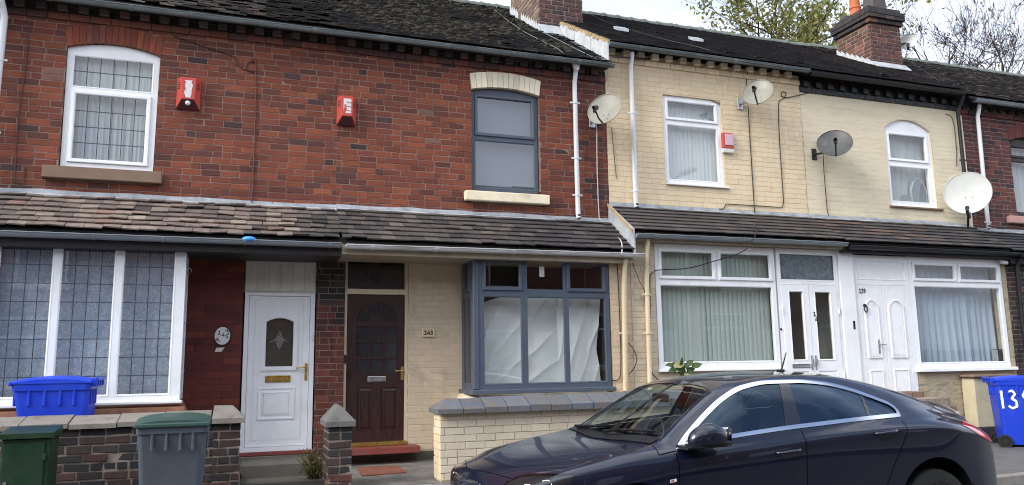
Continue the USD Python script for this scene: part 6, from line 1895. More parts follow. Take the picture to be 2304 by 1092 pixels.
obj('cable', G().tube([Wq[0] * (1 - t) + Wq[1] * t for t in np.linspace(0, 1, 6)], .016, 5), mats['cable_black'], None, label='overhead wire crossing the sky before the bare tree', category='wire')

# ------------------------------------------------------------------ small plants
rng = np.random.default_rng(61)
pb = np.array([.93, -1.10, .335])
t = thing('weed', pb, 'tuft of dry yellow-green weed growing beside the white door steps', 'weed')
gs, gl = G(), G()
for k in range(110):
    a, r = rng.uniform(0, 6.28), rng.uniform(.02, .16)
    h = rng.uniform(.10, .42) * (1 - r * 1.5)
    q0 = pb + (rng.normal(0, .03), rng.normal(0, .05), 0)
    q1 = q0 + (r * math.cos(a) * 1.0 - .03, r * math.sin(a) * .9 - .08, h)
    mid = (q0 + q1) / 2 + (0, 0, .05)
    gs.tube([q0, mid, q1], [.004, .003, .0015], 4, tint=(.14, .12, .05))
    for m in range(7):
        c = q0 * (1 - (m + 2) / 9) + q1 * ((m + 2) / 9) + rng.normal(0, .014, 3)
        d1, d2 = rng.normal(0, 1, 3), rng.normal(0, 1, 3)
        s = rng.uniform(.010, .022)
        d1 *= s / np.linalg.norm(d1); d2 *= s * .5 / np.linalg.norm(d2)
        col = np.array([(.10, .12, .03), (.16, .15, .05), (.22, .18, .08), (.06, .07, .02)][rng.integers(4)])
        gl.add([c - d1, c + d2, c + d1, c - d2], [[0, 1, 2], [0, 2, 3]], col)
obj('stems', gs, mats['weed'], t, tint=True, kind='stuff')
obj('leaves', gl, mats['weed'], t, tint=True, kind='stuff')
pc = at(1540, 838, -1.25)
t = thing('leafy_plant', pc - (0, 0, .4), 'green leafy plant standing below the big window behind the car roof', 'plant')
obj('stem', G().tube([pc - (0, 0, .75), pc - (.02, 0, .3), pc + (0, 0, .02)], .008, 6), mats['leaf_plant'], t)


def leaf(c, d, up, L, W, bend=.25):
    d = np.asarray(d, float) / np.linalg.norm(d)
    s = np.cross(d, up); s /= np.linalg.norm(s)
    n = np.cross(s, d)
    tt = np.linspace(0, 1, 7)
    w = W * np.sin(np.pi * tt ** .8) * .5
    mid = np.asarray(c) + tt[:, None] * L * d - (bend * L * tt ** 2)[:, None] * n
    V = np.vstack([mid - w[:, None] * s + (.25 * w)[:, None] * n, mid, mid + w[:, None] * s + (.25 * w)[:, None] * n])
    i = np.arange(6)
    return V, np.vstack([np.stack([i, i + 1, i + 8, i + 7], 1), np.stack([i + 7, i + 8, i + 15, i + 14], 1)])


for k in range(17):
    a = rng.uniform(0, 6.28)
    c = pc + (rng.normal(.0, .06), rng.normal(0, .04), rng.uniform(-.14, .10))
    V, F = leaf(c, (math.cos(a), -.25, .6 * math.sin(a)), np.array([rng.normal(0, .2), -1.0, rng.uniform(.2, .9)]), rng.uniform(.11, .17), rng.uniform(.08, .12))
    obj('leaf', G().add(V, F), mats['leaf_pale' if k in (3, 7) else 'leaf_plant'], t, smooth=True)


# ------------------------------------------------------------------ trees behind the houses
def tree(name, label, base, height, seed, leaves, spread, tints, leaf_size, levels=5, lean=(0, 0), bare=False, low=.22):
    rng = np.random.default_rng(seed)
    t = thing(name, base, label, 'tree')
    gt, gb, gl = G(), G(), G()
    tips = []

    def grow(p, d, L, r, lev):
        n = 4
        P, R_ = [p], [r]
        q, dd = p.copy(), d.copy()
        for k in range(n):
            dd = dd + rng.normal(0, .11 if lev else .05, 3) + np.array([0, 0, .05 if lev > 1 else .02])
            dd /= np.linalg.norm(dd)
            q = q + dd * L / n
            P.append(q.copy())
            R_.append(max(r * (1 - .42 * (k + 1) / n), .009))
        (gt if lev == 0 else gb).tube(P, R_, 7 if lev < 2 else (5 if lev < 4 else 3), caps=False)
        if lev >= levels:
            tips.append((P, dd))
            return
        kids = 3 if lev in (0, 1) else 2 + (rng.random() < (.9 if bare else .55))
        for m in range(kids + (1 if lev == 0 else 0)):
            f = rng.uniform(.45, 1.0) if m else 1.0
            k = min(int(f * n), n)
            ax = rng.normal(0, 1, 3)
            ax -= dd * (ax @ dd)
            ax /= np.linalg.norm(ax)
            ang = rng.uniform(.3, .75) * spread if m else rng.uniform(.05, .3)
            nd = dd * math.cos(ang) + ax * math.sin(ang)
            grow(P[k].copy(), nd, L * rng.uniform(.62, .84), R_[k] * (.72 if m == 0 else .58), lev + 1)
        if lev >= 3:
            tips.append((P, dd))

    grow(np.array(base, float), np.array([lean[0], lean[1], 1.0]) / np.linalg.norm([lean[0], lean[1], 1.0]), height * low, height * .018, 0)
    if leaves:
        for P, dd in tips:
            P = np.array(P)
            for k in range(leaves if isinstance(leaves, int) else (1 if rng.random() < leaves else 0)):
                c = P[rng.integers(1, len(P))] + rng.normal(0, leaf_size * 1.5, 3)
                d1 = rng.normal(0, 1, 3); d1 /= np.linalg.norm(d1)
                d2 = np.cross(d1, rng.normal(0, 1, 3)); d2 /= np.linalg.norm(d2)
                s = leaf_size * rng.uniform(.6, 1.3)
                gl.add([c - d1 * s, c + d2 * s * .5, c + d1 * s, c - d2 * s * .5], [[0, 1, 2], [0, 2, 3]], pick(rng, tints, .2))
    tr = obj('trunk', gt, mats['bark'], t, smooth=True)
    obj('branches', gb, mats['twig'], t, kind='stuff')
    if gl.v:
        obj('crown', gl, mats['leaf_tree'], t, tint=True, kind='stuff')
    return t


GREENS = [(4, (.20, .20, .05)), (3, (.13, .15, .035)), (2, (.27, .24, .07)), (1.5, (.08, .09, .025))]
xs_, ys_ = np.meshgrid(np.linspace(-60, 120, 40), np.array([8.5, 10.5, 13.0, 16, 25, 45, 80]), indexing='ij')
zs_ = np.array([-.3, 5.5, 9.5, 10.2, 10.8, 12, 13])[None] + .6 * meshkit.noise(np.stack([xs_ * .2, ys_ * .2, xs_ * 0], -1), 3) - .4
i_ = np.arange(39)[:, None] * 7 + np.arange(6)[None]
obj('bank', G().add(np.stack([xs_, ys_, zs_], -1).reshape(-1, 3), np.stack([i_, i_ + 7, i_ + 8, i_ + 1], -1).reshape(-1, 4)), mats['earth'], kind='structure')
tree('leafy_tree', 'tall thinning tree with yellow-green leaves above the black roof', (22.4, 16.0, 9.8), 14.5, 5, 8, 1.15, GREENS, .11, levels=5, low=.27)
tree('leafy_tree', 'smaller leafy tree with drooping twigs, left of the tall yellow-green one', (20.0, 15.0, 9.6), 9.5, 15, 6, 1.2, GREENS, .10, levels=5, low=.27)
tree('leafy_tree', 'dense yellow-green tree close to the left of the square chimney', (24.6, 16.5, 9.9), 11.5, 9, 10, 1.1, GREENS, .11, levels=5, low=.28)
BARE = [(1, (.12, .09, .05)), (1, (.06, .05, .035))]
tree('bare_tree', 'wide bare-branched tree right of the chimney against the white sky', (29.8, 14.5, 9.6), 11.8, 27, .30, 1.25, BARE, .07, levels=6, low=.25, bare=True)
tree('bare_tree', 'bare-branched tree at the right edge of the sky', (33.4, 15.5, 9.8), 12.2, 33, .30, 1.25, BARE, .07, levels=6, low=.25, bare=True)

# ------------------------------------------------------------------ the terrace across the street (mirrored in the windows and the car)
def opp_house(x0, label):
    yf = -13.3
    t = thing('opposite_house', (x0 + 2.1, yf, .1), label, 'house', 'brick houses across the street, behind the viewpoint')
    ho = [sbox(x0 + .6, 1.2, x0 + 2.5, 2.9), sbox(x0 + 2.95, .35, x0 + 3.9, 2.9), opening(x0 + 1.5, x0 + 2.7, 3.7, 5.1, .1)]
    U, N = (1, 0, 0), (0, 1, 0)
    w = obj('wall', G().prism(sbox(x0, .1, x0 + 4.2, 5.6).difference(unary_union(ho)), -.22, 0, O=(0, yf, 0), U=U, N=N), mats['opposite_brick'], t)
    for k, (a, b, c, d) in enumerate(((x0 + .6, x0 + 2.5, 1.2, 2.9), (x0 + 1.5, x0 + 2.7, 3.7, 5.2))):
        f = obj('window', ring(G(), a, b, c, d, [(0, -.1), (0, -.05), (.07, -.05), (.07, -.1)], O=(0, yf, 0), U=U, N=N).prism(sbox(a, c + (d - c) * .68, b, c + (d - c) * .68 + .06), -.1, -.05, O=(0, yf, 0), U=U, N=N), mats['upvc'], t)
        obj('pane', quad(a + .06, b - .06, c + .06, d - .06, -.08, O=(0, yf, 0), U=U, N=N), mats['door_glass'], f)
        obj('window_sill', G().cbox(a - .1, b + .1, yf - .02, yf + .08, c - .13, c - .005, .01), mats['cream_stone'], f)
    d = obj('door', G().prism(sbox(x0 + 2.97, .36, x0 + 3.88, 2.35), -.12, -.07, O=(0, yf, 0), U=U, N=N), mats['upvc'], t)
    obj('transom_light', quad(x0 + 2.97, x0 + 3.88, 2.4, 2.88, -.09, O=(0, yf, 0), U=U, N=N), mats['door_glass'], d)
    rf = obj('roof', G().xprism(Polygon([(yf + .3, 5.75), (yf - 4.0, 8.05), (yf - 8.3, 5.75), (yf - 8.3, 5.85), (yf - 4.0, 8.17), (yf + .3, 5.85)]), x0, x0 + 4.2), mats['opposite_roof'], t)
    gutter(t, x0, x0 + 4.2, yf + .22, 5.7, .055, mats['dark_gutter'], seed=2)
    obj('interior', G().box(x0 + .03, x0 + 4.17, yf - 2.6, yf - 2.55, .2, 5.5), mats['interior_dark'], t)
    return t


mats['opposite_brick'] = usdkit.material(stage, '/World/Looks/opposite_brick', {
    'geo': ('geometry', {}), 'map': ('mapping', {'rotation': (math.pi / 2, 0, 0)}),
    'b': ('brick_texture', {'color1': (.22, .06, .035), 'color2': (.13, .04, .03), 'mortar': (.3, .25, .2), 'scale': 1.0, 'mortar_size': .006, 'brick_width': .235, 'row_height': .083}),
    'p': ('principled_bsdf', {'roughness': .85})}, [('geo.position', 'map.vector'), ('map.vector', 'b.vector'), ('b.color', 'p.base_color')], surface='p.BSDF')
pm('opposite_roof', (.04, .037, .036), .8, .3, 5, bump=.6, bscale=12, bdist=.03)
first = opp_house(-11.0, 'red brick terraced house across the street with white windows')
for k in range(1, 8):
    path = '/World/' + numbered('/World', 'opposite_house')
    xf = UsdGeom.Xform.Define(stage, path)
    xf.GetPrim().GetReferences().AddInternalReference(first)
    xf.GetPrim().SetInstanceable(True)
    xf.ClearXformOpOrder()
    xf.AddTranslateOp().Set(Gf.Vec3d(*(bases[first] + np.array([4.2 * k, 0, .05 * k]))))
    annotate(xf.GetPrim(), 'red brick terraced house across the street with white windows', 'house', 'brick houses across the street, behind the viewpoint')
lx, ly = 12.5, -10.4
t = thing('street_lamp', (lx, ly, road_z(lx) + .1), 'grey street lamp with a curved arm across the street', 'street lamp')
obj('post', G().tube([(lx, ly, .1), (lx, ly, 3), (lx, ly, 6.5)], [.07, .06, .045], 12), mats['steel'], t, smooth=40)
obj('arm', G().tube([(lx, ly, 6.5), (lx, ly + .2, 6.9), (lx, ly + .7, 7.1), (lx, ly + 1.3, 7.15)], .03, 8), mats['steel'], t, smooth=40)
obj('lamp_head', G().cbox(lx - .12, lx + .12, ly + 1.2, ly + 1.9, 7.08, 7.2, .04), mats['lead'], t)

# ------------------------------------------------------------------ the parked car
CX, CY = 1.68, -4.67


def cw(x, h, z):
    """Car space (from the nose, towards the camera side, above the road) to the world."""
    x, h, z = np.broadcast_arrays(np.asarray(x, float), np.asarray(h, float), np.asarray(z, float))
    return np.stack([CX + x, CY - h, z + .012 * (x - 2.32)], -1)


def curve(*p):
    p = np.array(p, float)
    return PchipInterpolator(p[:, 0], p[:, 1])


KY = [curve((-.04, 0), (0, .34), (.1, .64), (.25, .77), (.5, .83), (1, .855), (2.5, .86), (3.7, .86), (4.2, .82), (4.45, .74), (4.6, .65), (4.7, .52), (4.77, .34), (4.81, 0)),
      curve((-.04, 0), (0, .38), (.1, .70), (.25, .83), (.5, .89), (1, .915), (2.5, .918), (3.7, .92), (4.2, .88), (4.45, .80), (4.6, .71), (4.7, .58), (4.77, .40), (4.81, 0)),
      curve((-.04, 0), (0, .36), (.1, .68), (.25, .82), (.5, .885), (1, .915), (1.5, .925), (2.5, .932), (3.5, .93), (3.9, .925), (4.2, .885), (4.45, .80), (4.6, .70), (4.7, .56), (4.77, .36), (4.81, 0)),
      curve((-.04, 0), (0, .34), (.1, .65), (.25, .79), (.5, .86), (1, .878), (1.34, .872), (2.45, .872), (3.45, .835), (3.9, .80), (4.2, .755), (4.45, .66), (4.65, .50), (4.77, .30), (4.81, 0)),
      curve((-.04, 0), (0, .30), (.1, .60), (.25, .72), (.5, .81), (.8, .82), (1.15, .835), (1.344, .845), (1.49, .80), (1.694, .735), (1.861, .695), (2.077, .66), (2.33, .64), (2.62, .64), (2.87, .648), (3.1, .668), (3.28, .695), (3.44, .73), (3.6, .735), (3.9, .715), (4.2, .68), (4.45, .59), (4.65, .45), (4.77, .25), (4.81, 0)),
      curve((-.04, 0), (0, .26), (.1, .52), (.25, .63), (.5, .735), (.8, .735), (1.27, .745), (1.5, .685), (1.7, .63), (1.889, .588), (2.07, .572), (2.575, .555), (3.0, .555), (3.37, .565), (3.6, .575), (3.87, .585), (4.08, .60), (4.2, .59), (4.45, .52), (4.65, .39), (4.77, .2), (4.81, 0)),
      lambda x: np.zeros_like(np.asarray(x, float))]
KZ = [curve((-.04, .30), (.1, .22), (.4, .2), (1, .2), (2.5, .2), (4, .21), (4.5, .25), (4.81, .34)),
      curve((-.04, .46), (.3, .5), (4.5, .52), (4.81, .52)),
      curve((-.04, .58), (0, .62), (.25, .70), (.5, .745), (1, .805), (1.22, .835), (1.6, .872), (2.15, .902), (2.42, .93), (3.06, .978), (3.37, .996), (3.75, .995), (4.1, .955), (4.4, .88), (4.65, .79), (4.81, .68)),
      curve((-.04, .66), (0, .70), (.1, .755), (.25, .80), (.5, .86), (.8, .905), (1.0, .935), (1.34, .98), (1.84, 1.033), (2.45, 1.074), (3.45, 1.109), (3.6, 1.108), (3.9, 1.085), (4.1, 1.052), (4.3, 1.015), (4.45, .975), (4.65, .91), (4.77, .82), (4.81, .74)),
      curve((-.04, .68), (0, .73), (.1, .785), (.25, .815), (.5, .885), (.8, .94), (1.15, .99), (1.344, 1.0), (1.394, 1.03), (1.49, 1.102), (1.694, 1.235), (1.861, 1.329), (2.077, 1.406), (2.331, 1.436), (2.623, 1.433), (2.867, 1.409), (3.104, 1.354), (3.279, 1.293), (3.444, 1.226), (3.6, 1.20), (3.9, 1.14), (4.1, 1.085), (4.3, 1.04), (4.45, 1.0), (4.65, .95), (4.77, .86), (4.81, .76)),
      curve((-.04, .70), (0, .75), (.1, .80), (.25, .835), (.5, .895), (.8, .955), (1.27, 1.036), (1.5, 1.175), (1.7, 1.292), (1.889, 1.390), (2.07, 1.435), (2.575, 1.472), (3.0, 1.450), (3.37, 1.385), (3.6, 1.325), (3.87, 1.245), (4.08, 1.155), (4.2, 1.11), (4.45, 1.065), (4.65, 1.02), (4.77, .90), (4.81, .78)),
      curve((-.04, .72), (0, .79), (.05, .835), (.2, .875), (.5, .93), (.9, .985), (1.18, 1.02), (1.3, 1.095), (1.5, 1.21), (1.7, 1.33), (1.86, 1.41), (2.03, 1.465), (2.54, 1.497), (2.99, 1.483), (3.34, 1.45), (3.62, 1.40), (4.05, 1.285), (4.25, 1.21), (4.43, 1.165), (4.62, 1.145), (4.70, 1.12), (4.77, .98), (4.81, .8))]
NX, NT = 600, 241
gx, gt = np.linspace(-.04, 4.81, NX), np.linspace(0, 6, NT)
KN = np.arange(7.0)
Yk, Zk = np.array([f(gx) for f in KY]), np.array([f(gx) for f in KZ])
TY, TZ = np.zeros((NX, NT)), np.zeros((NX, NT))
for i in range(NX):
    TY[i] = PchipInterpolator(KN, Yk[:, i])(gt)
    # the crown between the roof edge and the middle is round, not pointed
    s = np.clip(gt - 5, 0, 1)
    TZ[i] = PchipInterpolator(KN, Zk[:, i])(gt)
    m = gt > 5
    TZ[i, m] = Zk[5, i] + (Zk[6, i] - Zk[5, i]) * (1 - (1 - s[m]) ** 2)
    TY[i, m] = Yk[5, i] * (1 - s[m])


def car_P(x, t):
    x, t = np.asarray(x, float), np.asarray(t, float)
    fx = np.clip((x + .04) / (4.85) * (NX - 1), 0, NX - 1.001)
    ft = np.clip(t / 6 * (NT - 1), 0, NT - 1.001)
    i, j = fx.astype(int), ft.astype(int)
    a, b = fx - i, ft - j
    f = lambda T_: (T_[i, j] * (1 - a) * (1 - b) + T_[i + 1, j] * a * (1 - b) + T_[i, j + 1] * (1 - a) * b + T_[i + 1, j + 1] * a * b)
    return f(TY), f(TZ)


def car_t(x, z):
    out = []
    for a, c in zip(np.atleast_1d(x), np.atleast_1d(z)):
        _, zz = car_P(np.full(NT, a), gt)
        out.append(np.interp(c, np.maximum.accumulate(zz), gt))
    return np.array(out)


def dens(pts, step=.03, closed=True):
    p = np.array(pts, float)
    if closed:
        p = np.vstack([p, p[:1]])
    o = []
    for a, b in zip(p[:-1], p[1:]):
        n = max(int(np.linalg.norm(b - a) / step), 1)
        o += [a + (b - a) * k / n for k in range(n)]
    if not closed:
        o.append(p[-1])
    return np.array(o)


def xz_poly(P):
    """A side-view polygon (x, z) as a polygon in (x, t)."""
    out = []
    for q in getattr(P, 'geoms', [P]):
        e = dens(np.array(q.exterior.coords)[:-1])
        hs = [dens(np.array(h.coords)[:-1]) for h in q.interiors]
        out.append(Polygon(np.column_stack([e[:, 0], car_t(e[:, 0], e[:, 1])]), [np.column_stack([h[:, 0], car_t(h[:, 0], h[:, 1])]) for h in hs]).buffer(0))
    return unary_union(out)


def xz_line(pts, w):
    return xz_poly(LineString(dens(pts, closed=False)).buffer(w, cap_style=2))


def car_mesh(poly, side=1, off=0.0, du=.035, dv=.06, thick=0):
    pts, tri = grid_clip(poly, du, dv)
    x, t = pts[:, 0], pts[:, 1]

    def surf(o):
        y, z = car_P(x, t)
        if o:
            e = .004
            y1, z1 = car_P(np.minimum(x + e, 4.8), t); y0, z0 = car_P(np.maximum(x - e, -.039), t)
            y3, z3 = car_P(x, np.minimum(t + .02, 6)); y2, z2 = car_P(x, np.maximum(t - .02, 0))
            A = np.stack([np.full_like(x, 2 * e), y1 - y0, z1 - z0], 1)
            B = np.stack([np.zeros_like(x), y3 - y2, z3 - z2], 1)
            n = np.cross(A, B)
            n *= np.where(n[:, 1:2] * 1 + n[:, 2:3] * .3 >= 0, 1, -1)
            n /= np.linalg.norm(n, axis=1, keepdims=True) + 1e-9
            return cw(x + n[:, 0] * o, side * (y + n[:, 1] * o), z + n[:, 2] * o)
        return cw(x, side * y, z)
    V = surf(off)
    F = tri if side > 0 else tri[:, ::-1]
    g = G().add(V, F)
    return g


car = thing('parked_car', (CX + 2.4, CY, road_z(CX + 2.4)), 'dark blue-black saloon car with chrome window trim parked facing left by the kerb', 'car')
corr = lambda p: [(a, b - .012 * (a - 2.32)) for a, b in p]
ctop = corr([(1.344, .97), (1.394, 1.019), (1.49, 1.092), (1.694, 1.227), (1.861, 1.323), (2.077, 1.403), (2.331, 1.436), (2.623, 1.436), (2.867, 1.415), (3.104, 1.363), (3.279, 1.304), (3.444, 1.24)])
ctx = PchipInterpolator([p[0] for p in ctop], [p[1] for p in ctop])
tx = np.linspace(1.344, 3.444, 60)
top = [(a, float(ctx(a))) for a in tx] + corr([(3.482, 1.205), (3.49, 1.17), (3.475, 1.13)])
bot = corr([(3.454, 1.122), (2.451, 1.078), (1.835, 1.03), (1.344, .972)])
bx = PchipInterpolator([p[0] for p in bot[::-1]], [p[1] for p in bot[::-1]])
bots = [(a, float(bx(a))) for a in np.linspace(3.454, 1.36, 40)]
outer = Polygon(top + bots).buffer(0)
inner = outer.buffer(-.026).buffer(-.002)
pl_l, pl_r = corr([(2.442, 1.45), (2.290, 1.03)]), corr([(2.53, 1.45), (2.445, 1.03)])
pillar = Polygon([pl_l[0], pl_r[0], pl_r[1], pl_l[1]])
left_of = Polygon([(1.2, .8), pl_l[1], pl_l[0], (1.2, 1.6)])
right_of = Polygon([pl_r[1], (3.7, .8), (3.7, 1.6), pl_r[0]])
qd = LineString(corr([(3.23, 1.40), (3.135, 1.10)])).buffer(.014)
g_front = inner.intersection(left_of).difference(Polygon(corr([(1.3, .9), (1.47, .99), (1.50, 1.11), (1.3, 1.2)])))
g_rear = inner.intersection(right_of).difference(qd)
SHUT = .0035
arch_r = Polygon([(3.715 + .425 * math.cos(a), .355 + .43 * math.sin(a)) for a in np.linspace(0, 2 * math.pi, 60)])
arch_f = affinity.translate(arch_r, -2.737, 0)
head = Polygon([(.06, .755), (.15, .812), (.27, .85), (.41, .868), (.55, .876), (.53, .83), (.46, .765), (.35, .71), (.2, .68), (.08, .69)])
tail = Polygon([(4.09, 1.012), (4.2, 1.035), (4.32, 1.032), (4.44, .985), (4.53, .915), (4.60, .83), (4.56, .825), (4.44, .86), (4.28, .91)])
HX, TX = xz_poly(head), xz_poly(tail)
OUT, ARCH = xz_poly(outer), unary_union([xz_poly(arch_r), xz_poly(arch_f)])
wsh = Polygon([(1.285, 5.04), (1.26, 5.3), (1.225, 5.6), (1.19, 6.0), (1.875, 6.0), (1.885, 5.5), (1.875, 5.2), (1.84, 5.06), (1.6, 5.04)])
rear_gl = Polygon([(3.40, 6), (3.41, 5.4), (3.46, 5.18), (4.0, 5.10), (4.16, 5.16), (4.22, 5.5), (4.235, 6)])
lines = [xz_line([(1.333, .955), (1.325, .25)], SHUT), xz_line([(2.44, 1.055), (2.41, .25)], SHUT),
         xz_line([(3.445, 1.085), (3.425, .99), (3.32, .83), (3.19, .62), (3.13, .25)], SHUT), xz_line([(1.20, 1.03), (1.197, .955), (1.335, .975)], SHUT),
         LineString([(1.24, 4.93), (.79, 4.93), (.498, 4.78), (.30, 4.84), (.205, 4.98), (.13, 5.35), (.06, 5.8), (.05, 6.2)]).buffer(.004, cap_style=2),
         LineString([(4.12, 5.0), (4.16, 4.95), (4.33, 4.6), (4.33, 4.3)]).buffer(.005), xz_line([(1.40, .31), (3.2, .31)], .002)]
cut = unary_union([OUT, ARCH, HX, TX, wsh, rear_gl] + lines)
full = sbox(-.04, 0, 4.81, 6).difference(cut)
names = []
for side in (1, -1):
    for q in sorted(getattr(full, 'geoms', [full]), key=lambda s: -s.area):
        if q.area < .004:
            continue
        c = q.representative_point()
        nm = 'body_panel'
        bx0, _, bx1, _ = q.bounds
        if 1.2 < bx0 < 1.45 and bx1 < 2.6:
            nm = 'front_door'
        elif 2.3 < bx0 < 2.6 and bx1 < 3.6:
            nm = 'rear_door'
        elif q.bounds[3] >= 5.99 and bx1 < 1.5:
            nm = 'bonnet' if bx0 > .02 else 'front_bumper'
        elif bx1 < 1.36:
            nm = 'front_wing'
        pn = obj(nm, car_mesh(q, side), mats['car_paint'], car, smooth=True)
    shell = sbox(-.03, 0, 4.80, 6).difference(unary_union([OUT.buffer(-.004), ARCH, wsh.buffer(-.012), rear_gl.buffer(-.012)]))
    obj('inner_shell', car_mesh(shell, side, -.012, .07, .12), mats['car_black'], car, smooth=True)
    trim = outer.difference(inner)
    obj('window_trim', car_mesh(xz_poly(trim), side, .005, .03, .06), mats['chrome'], car, smooth=True)
    obj('window_pillars', car_mesh(xz_poly(inner.buffer(.003).difference(unary_union([g_front, g_rear]))), side, -.001), mats['car_gloss_black'], car, smooth=True)
    for q in [g_front] + list(getattr(g_rear, 'geoms', [g_rear])):
        obj('side_window', car_mesh(xz_poly(q), side, -.004), mats['door_window' if q is g_front else 'tinted_glass'], car, smooth=True)
    hl = obj('headlight', car_mesh(HX.buffer(-.002), side, .002, .02, .04), mats['lamp_lens'], car, smooth=True)
    obj('headlight_bowl', car_mesh(HX, side, -.03, .015, .03), mats['headlamp'], hl, smooth=True)
    for a, zc in ((.24, .765), (.36, .79)):
        t_ = car_t([a], [zc])[0]
        yb_, _ = car_P(np.array([a]), np.array([t_]))
        obj('lamp_reflector', G().lathe([(0, -.005), (.022, .0), (.038, .012), (.045, .024), (.05, .024)], cw(a + .01, side * (yb_[0] - .05), zc - .01), (-.7, -.6 * side, .35), 18), mats['chrome'], hl, smooth=True)
    obj('tail_light', car_mesh(TX.buffer(-.002), side, .004, .02, .04), mats['tail_red'], car, smooth=True)


def both(poly, off=0.0, du=.04, dv=.08):
    a, b = car_mesh(poly, 1, off, du, dv), car_mesh(poly, -1, off, du, dv)
    g = G()
    for m in (a, b):
        v, f, t = m.arrays()
        g.add(v, f)
    v, f, t = g.arrays()
    m = trimesh.Trimesh(v, f, process=False)
    m.merge_vertices(digits_vertex=4)
    return m


obj('windscreen', both(wsh, -.003), mats['windscreen'], car, smooth=True)
obj('windscreen_seal', both(wsh.buffer(.02, join_style=2).difference(wsh.buffer(-.03)).intersection(sbox(0, 0, 5, 6)), -.005), mats['car_gloss_black'], car, smooth=True)
obj('rear_window', both(rear_gl, -.003), mats['tinted_glass'], car, smooth=True)
# scuttle and wipers
obj('scuttle', both(Polygon([(1.205, 5.0), (1.18, 5.3), (1.13, 5.7), (1.10, 6.0), (1.20, 6.0), (1.235, 5.6), (1.27, 5.3), (1.295, 5.03)]), .006, .02, .05), mats['car_black'], car, smooth=True)


def on_ws(x, h, lift=.02):
    ts = np.linspace(5, 6, 60)
    y, z = car_P(np.full(60, x), ts)
    k = np.argmin(np.abs(y - abs(h)))
    return cw(x, h, z[k] + lift)


for pts in ([(1.20, -.02), (1.24, .2), (1.27, .42), (1.31, .62)], [(1.22, -.62), (1.23, -.45), (1.24, -.25), (1.26, -.06)]):
    P = [on_ws(a, b, .03) for a, b in pts]
    w = obj('wiper', G().tube(P, [.012, .011, .009, .006], 6), mats['car_black'], car)
    obj('wiper_blade', G().tube([on_ws(a + .015, b, .016) for a, b in pts], .008, 5), mats['car_black'], w)
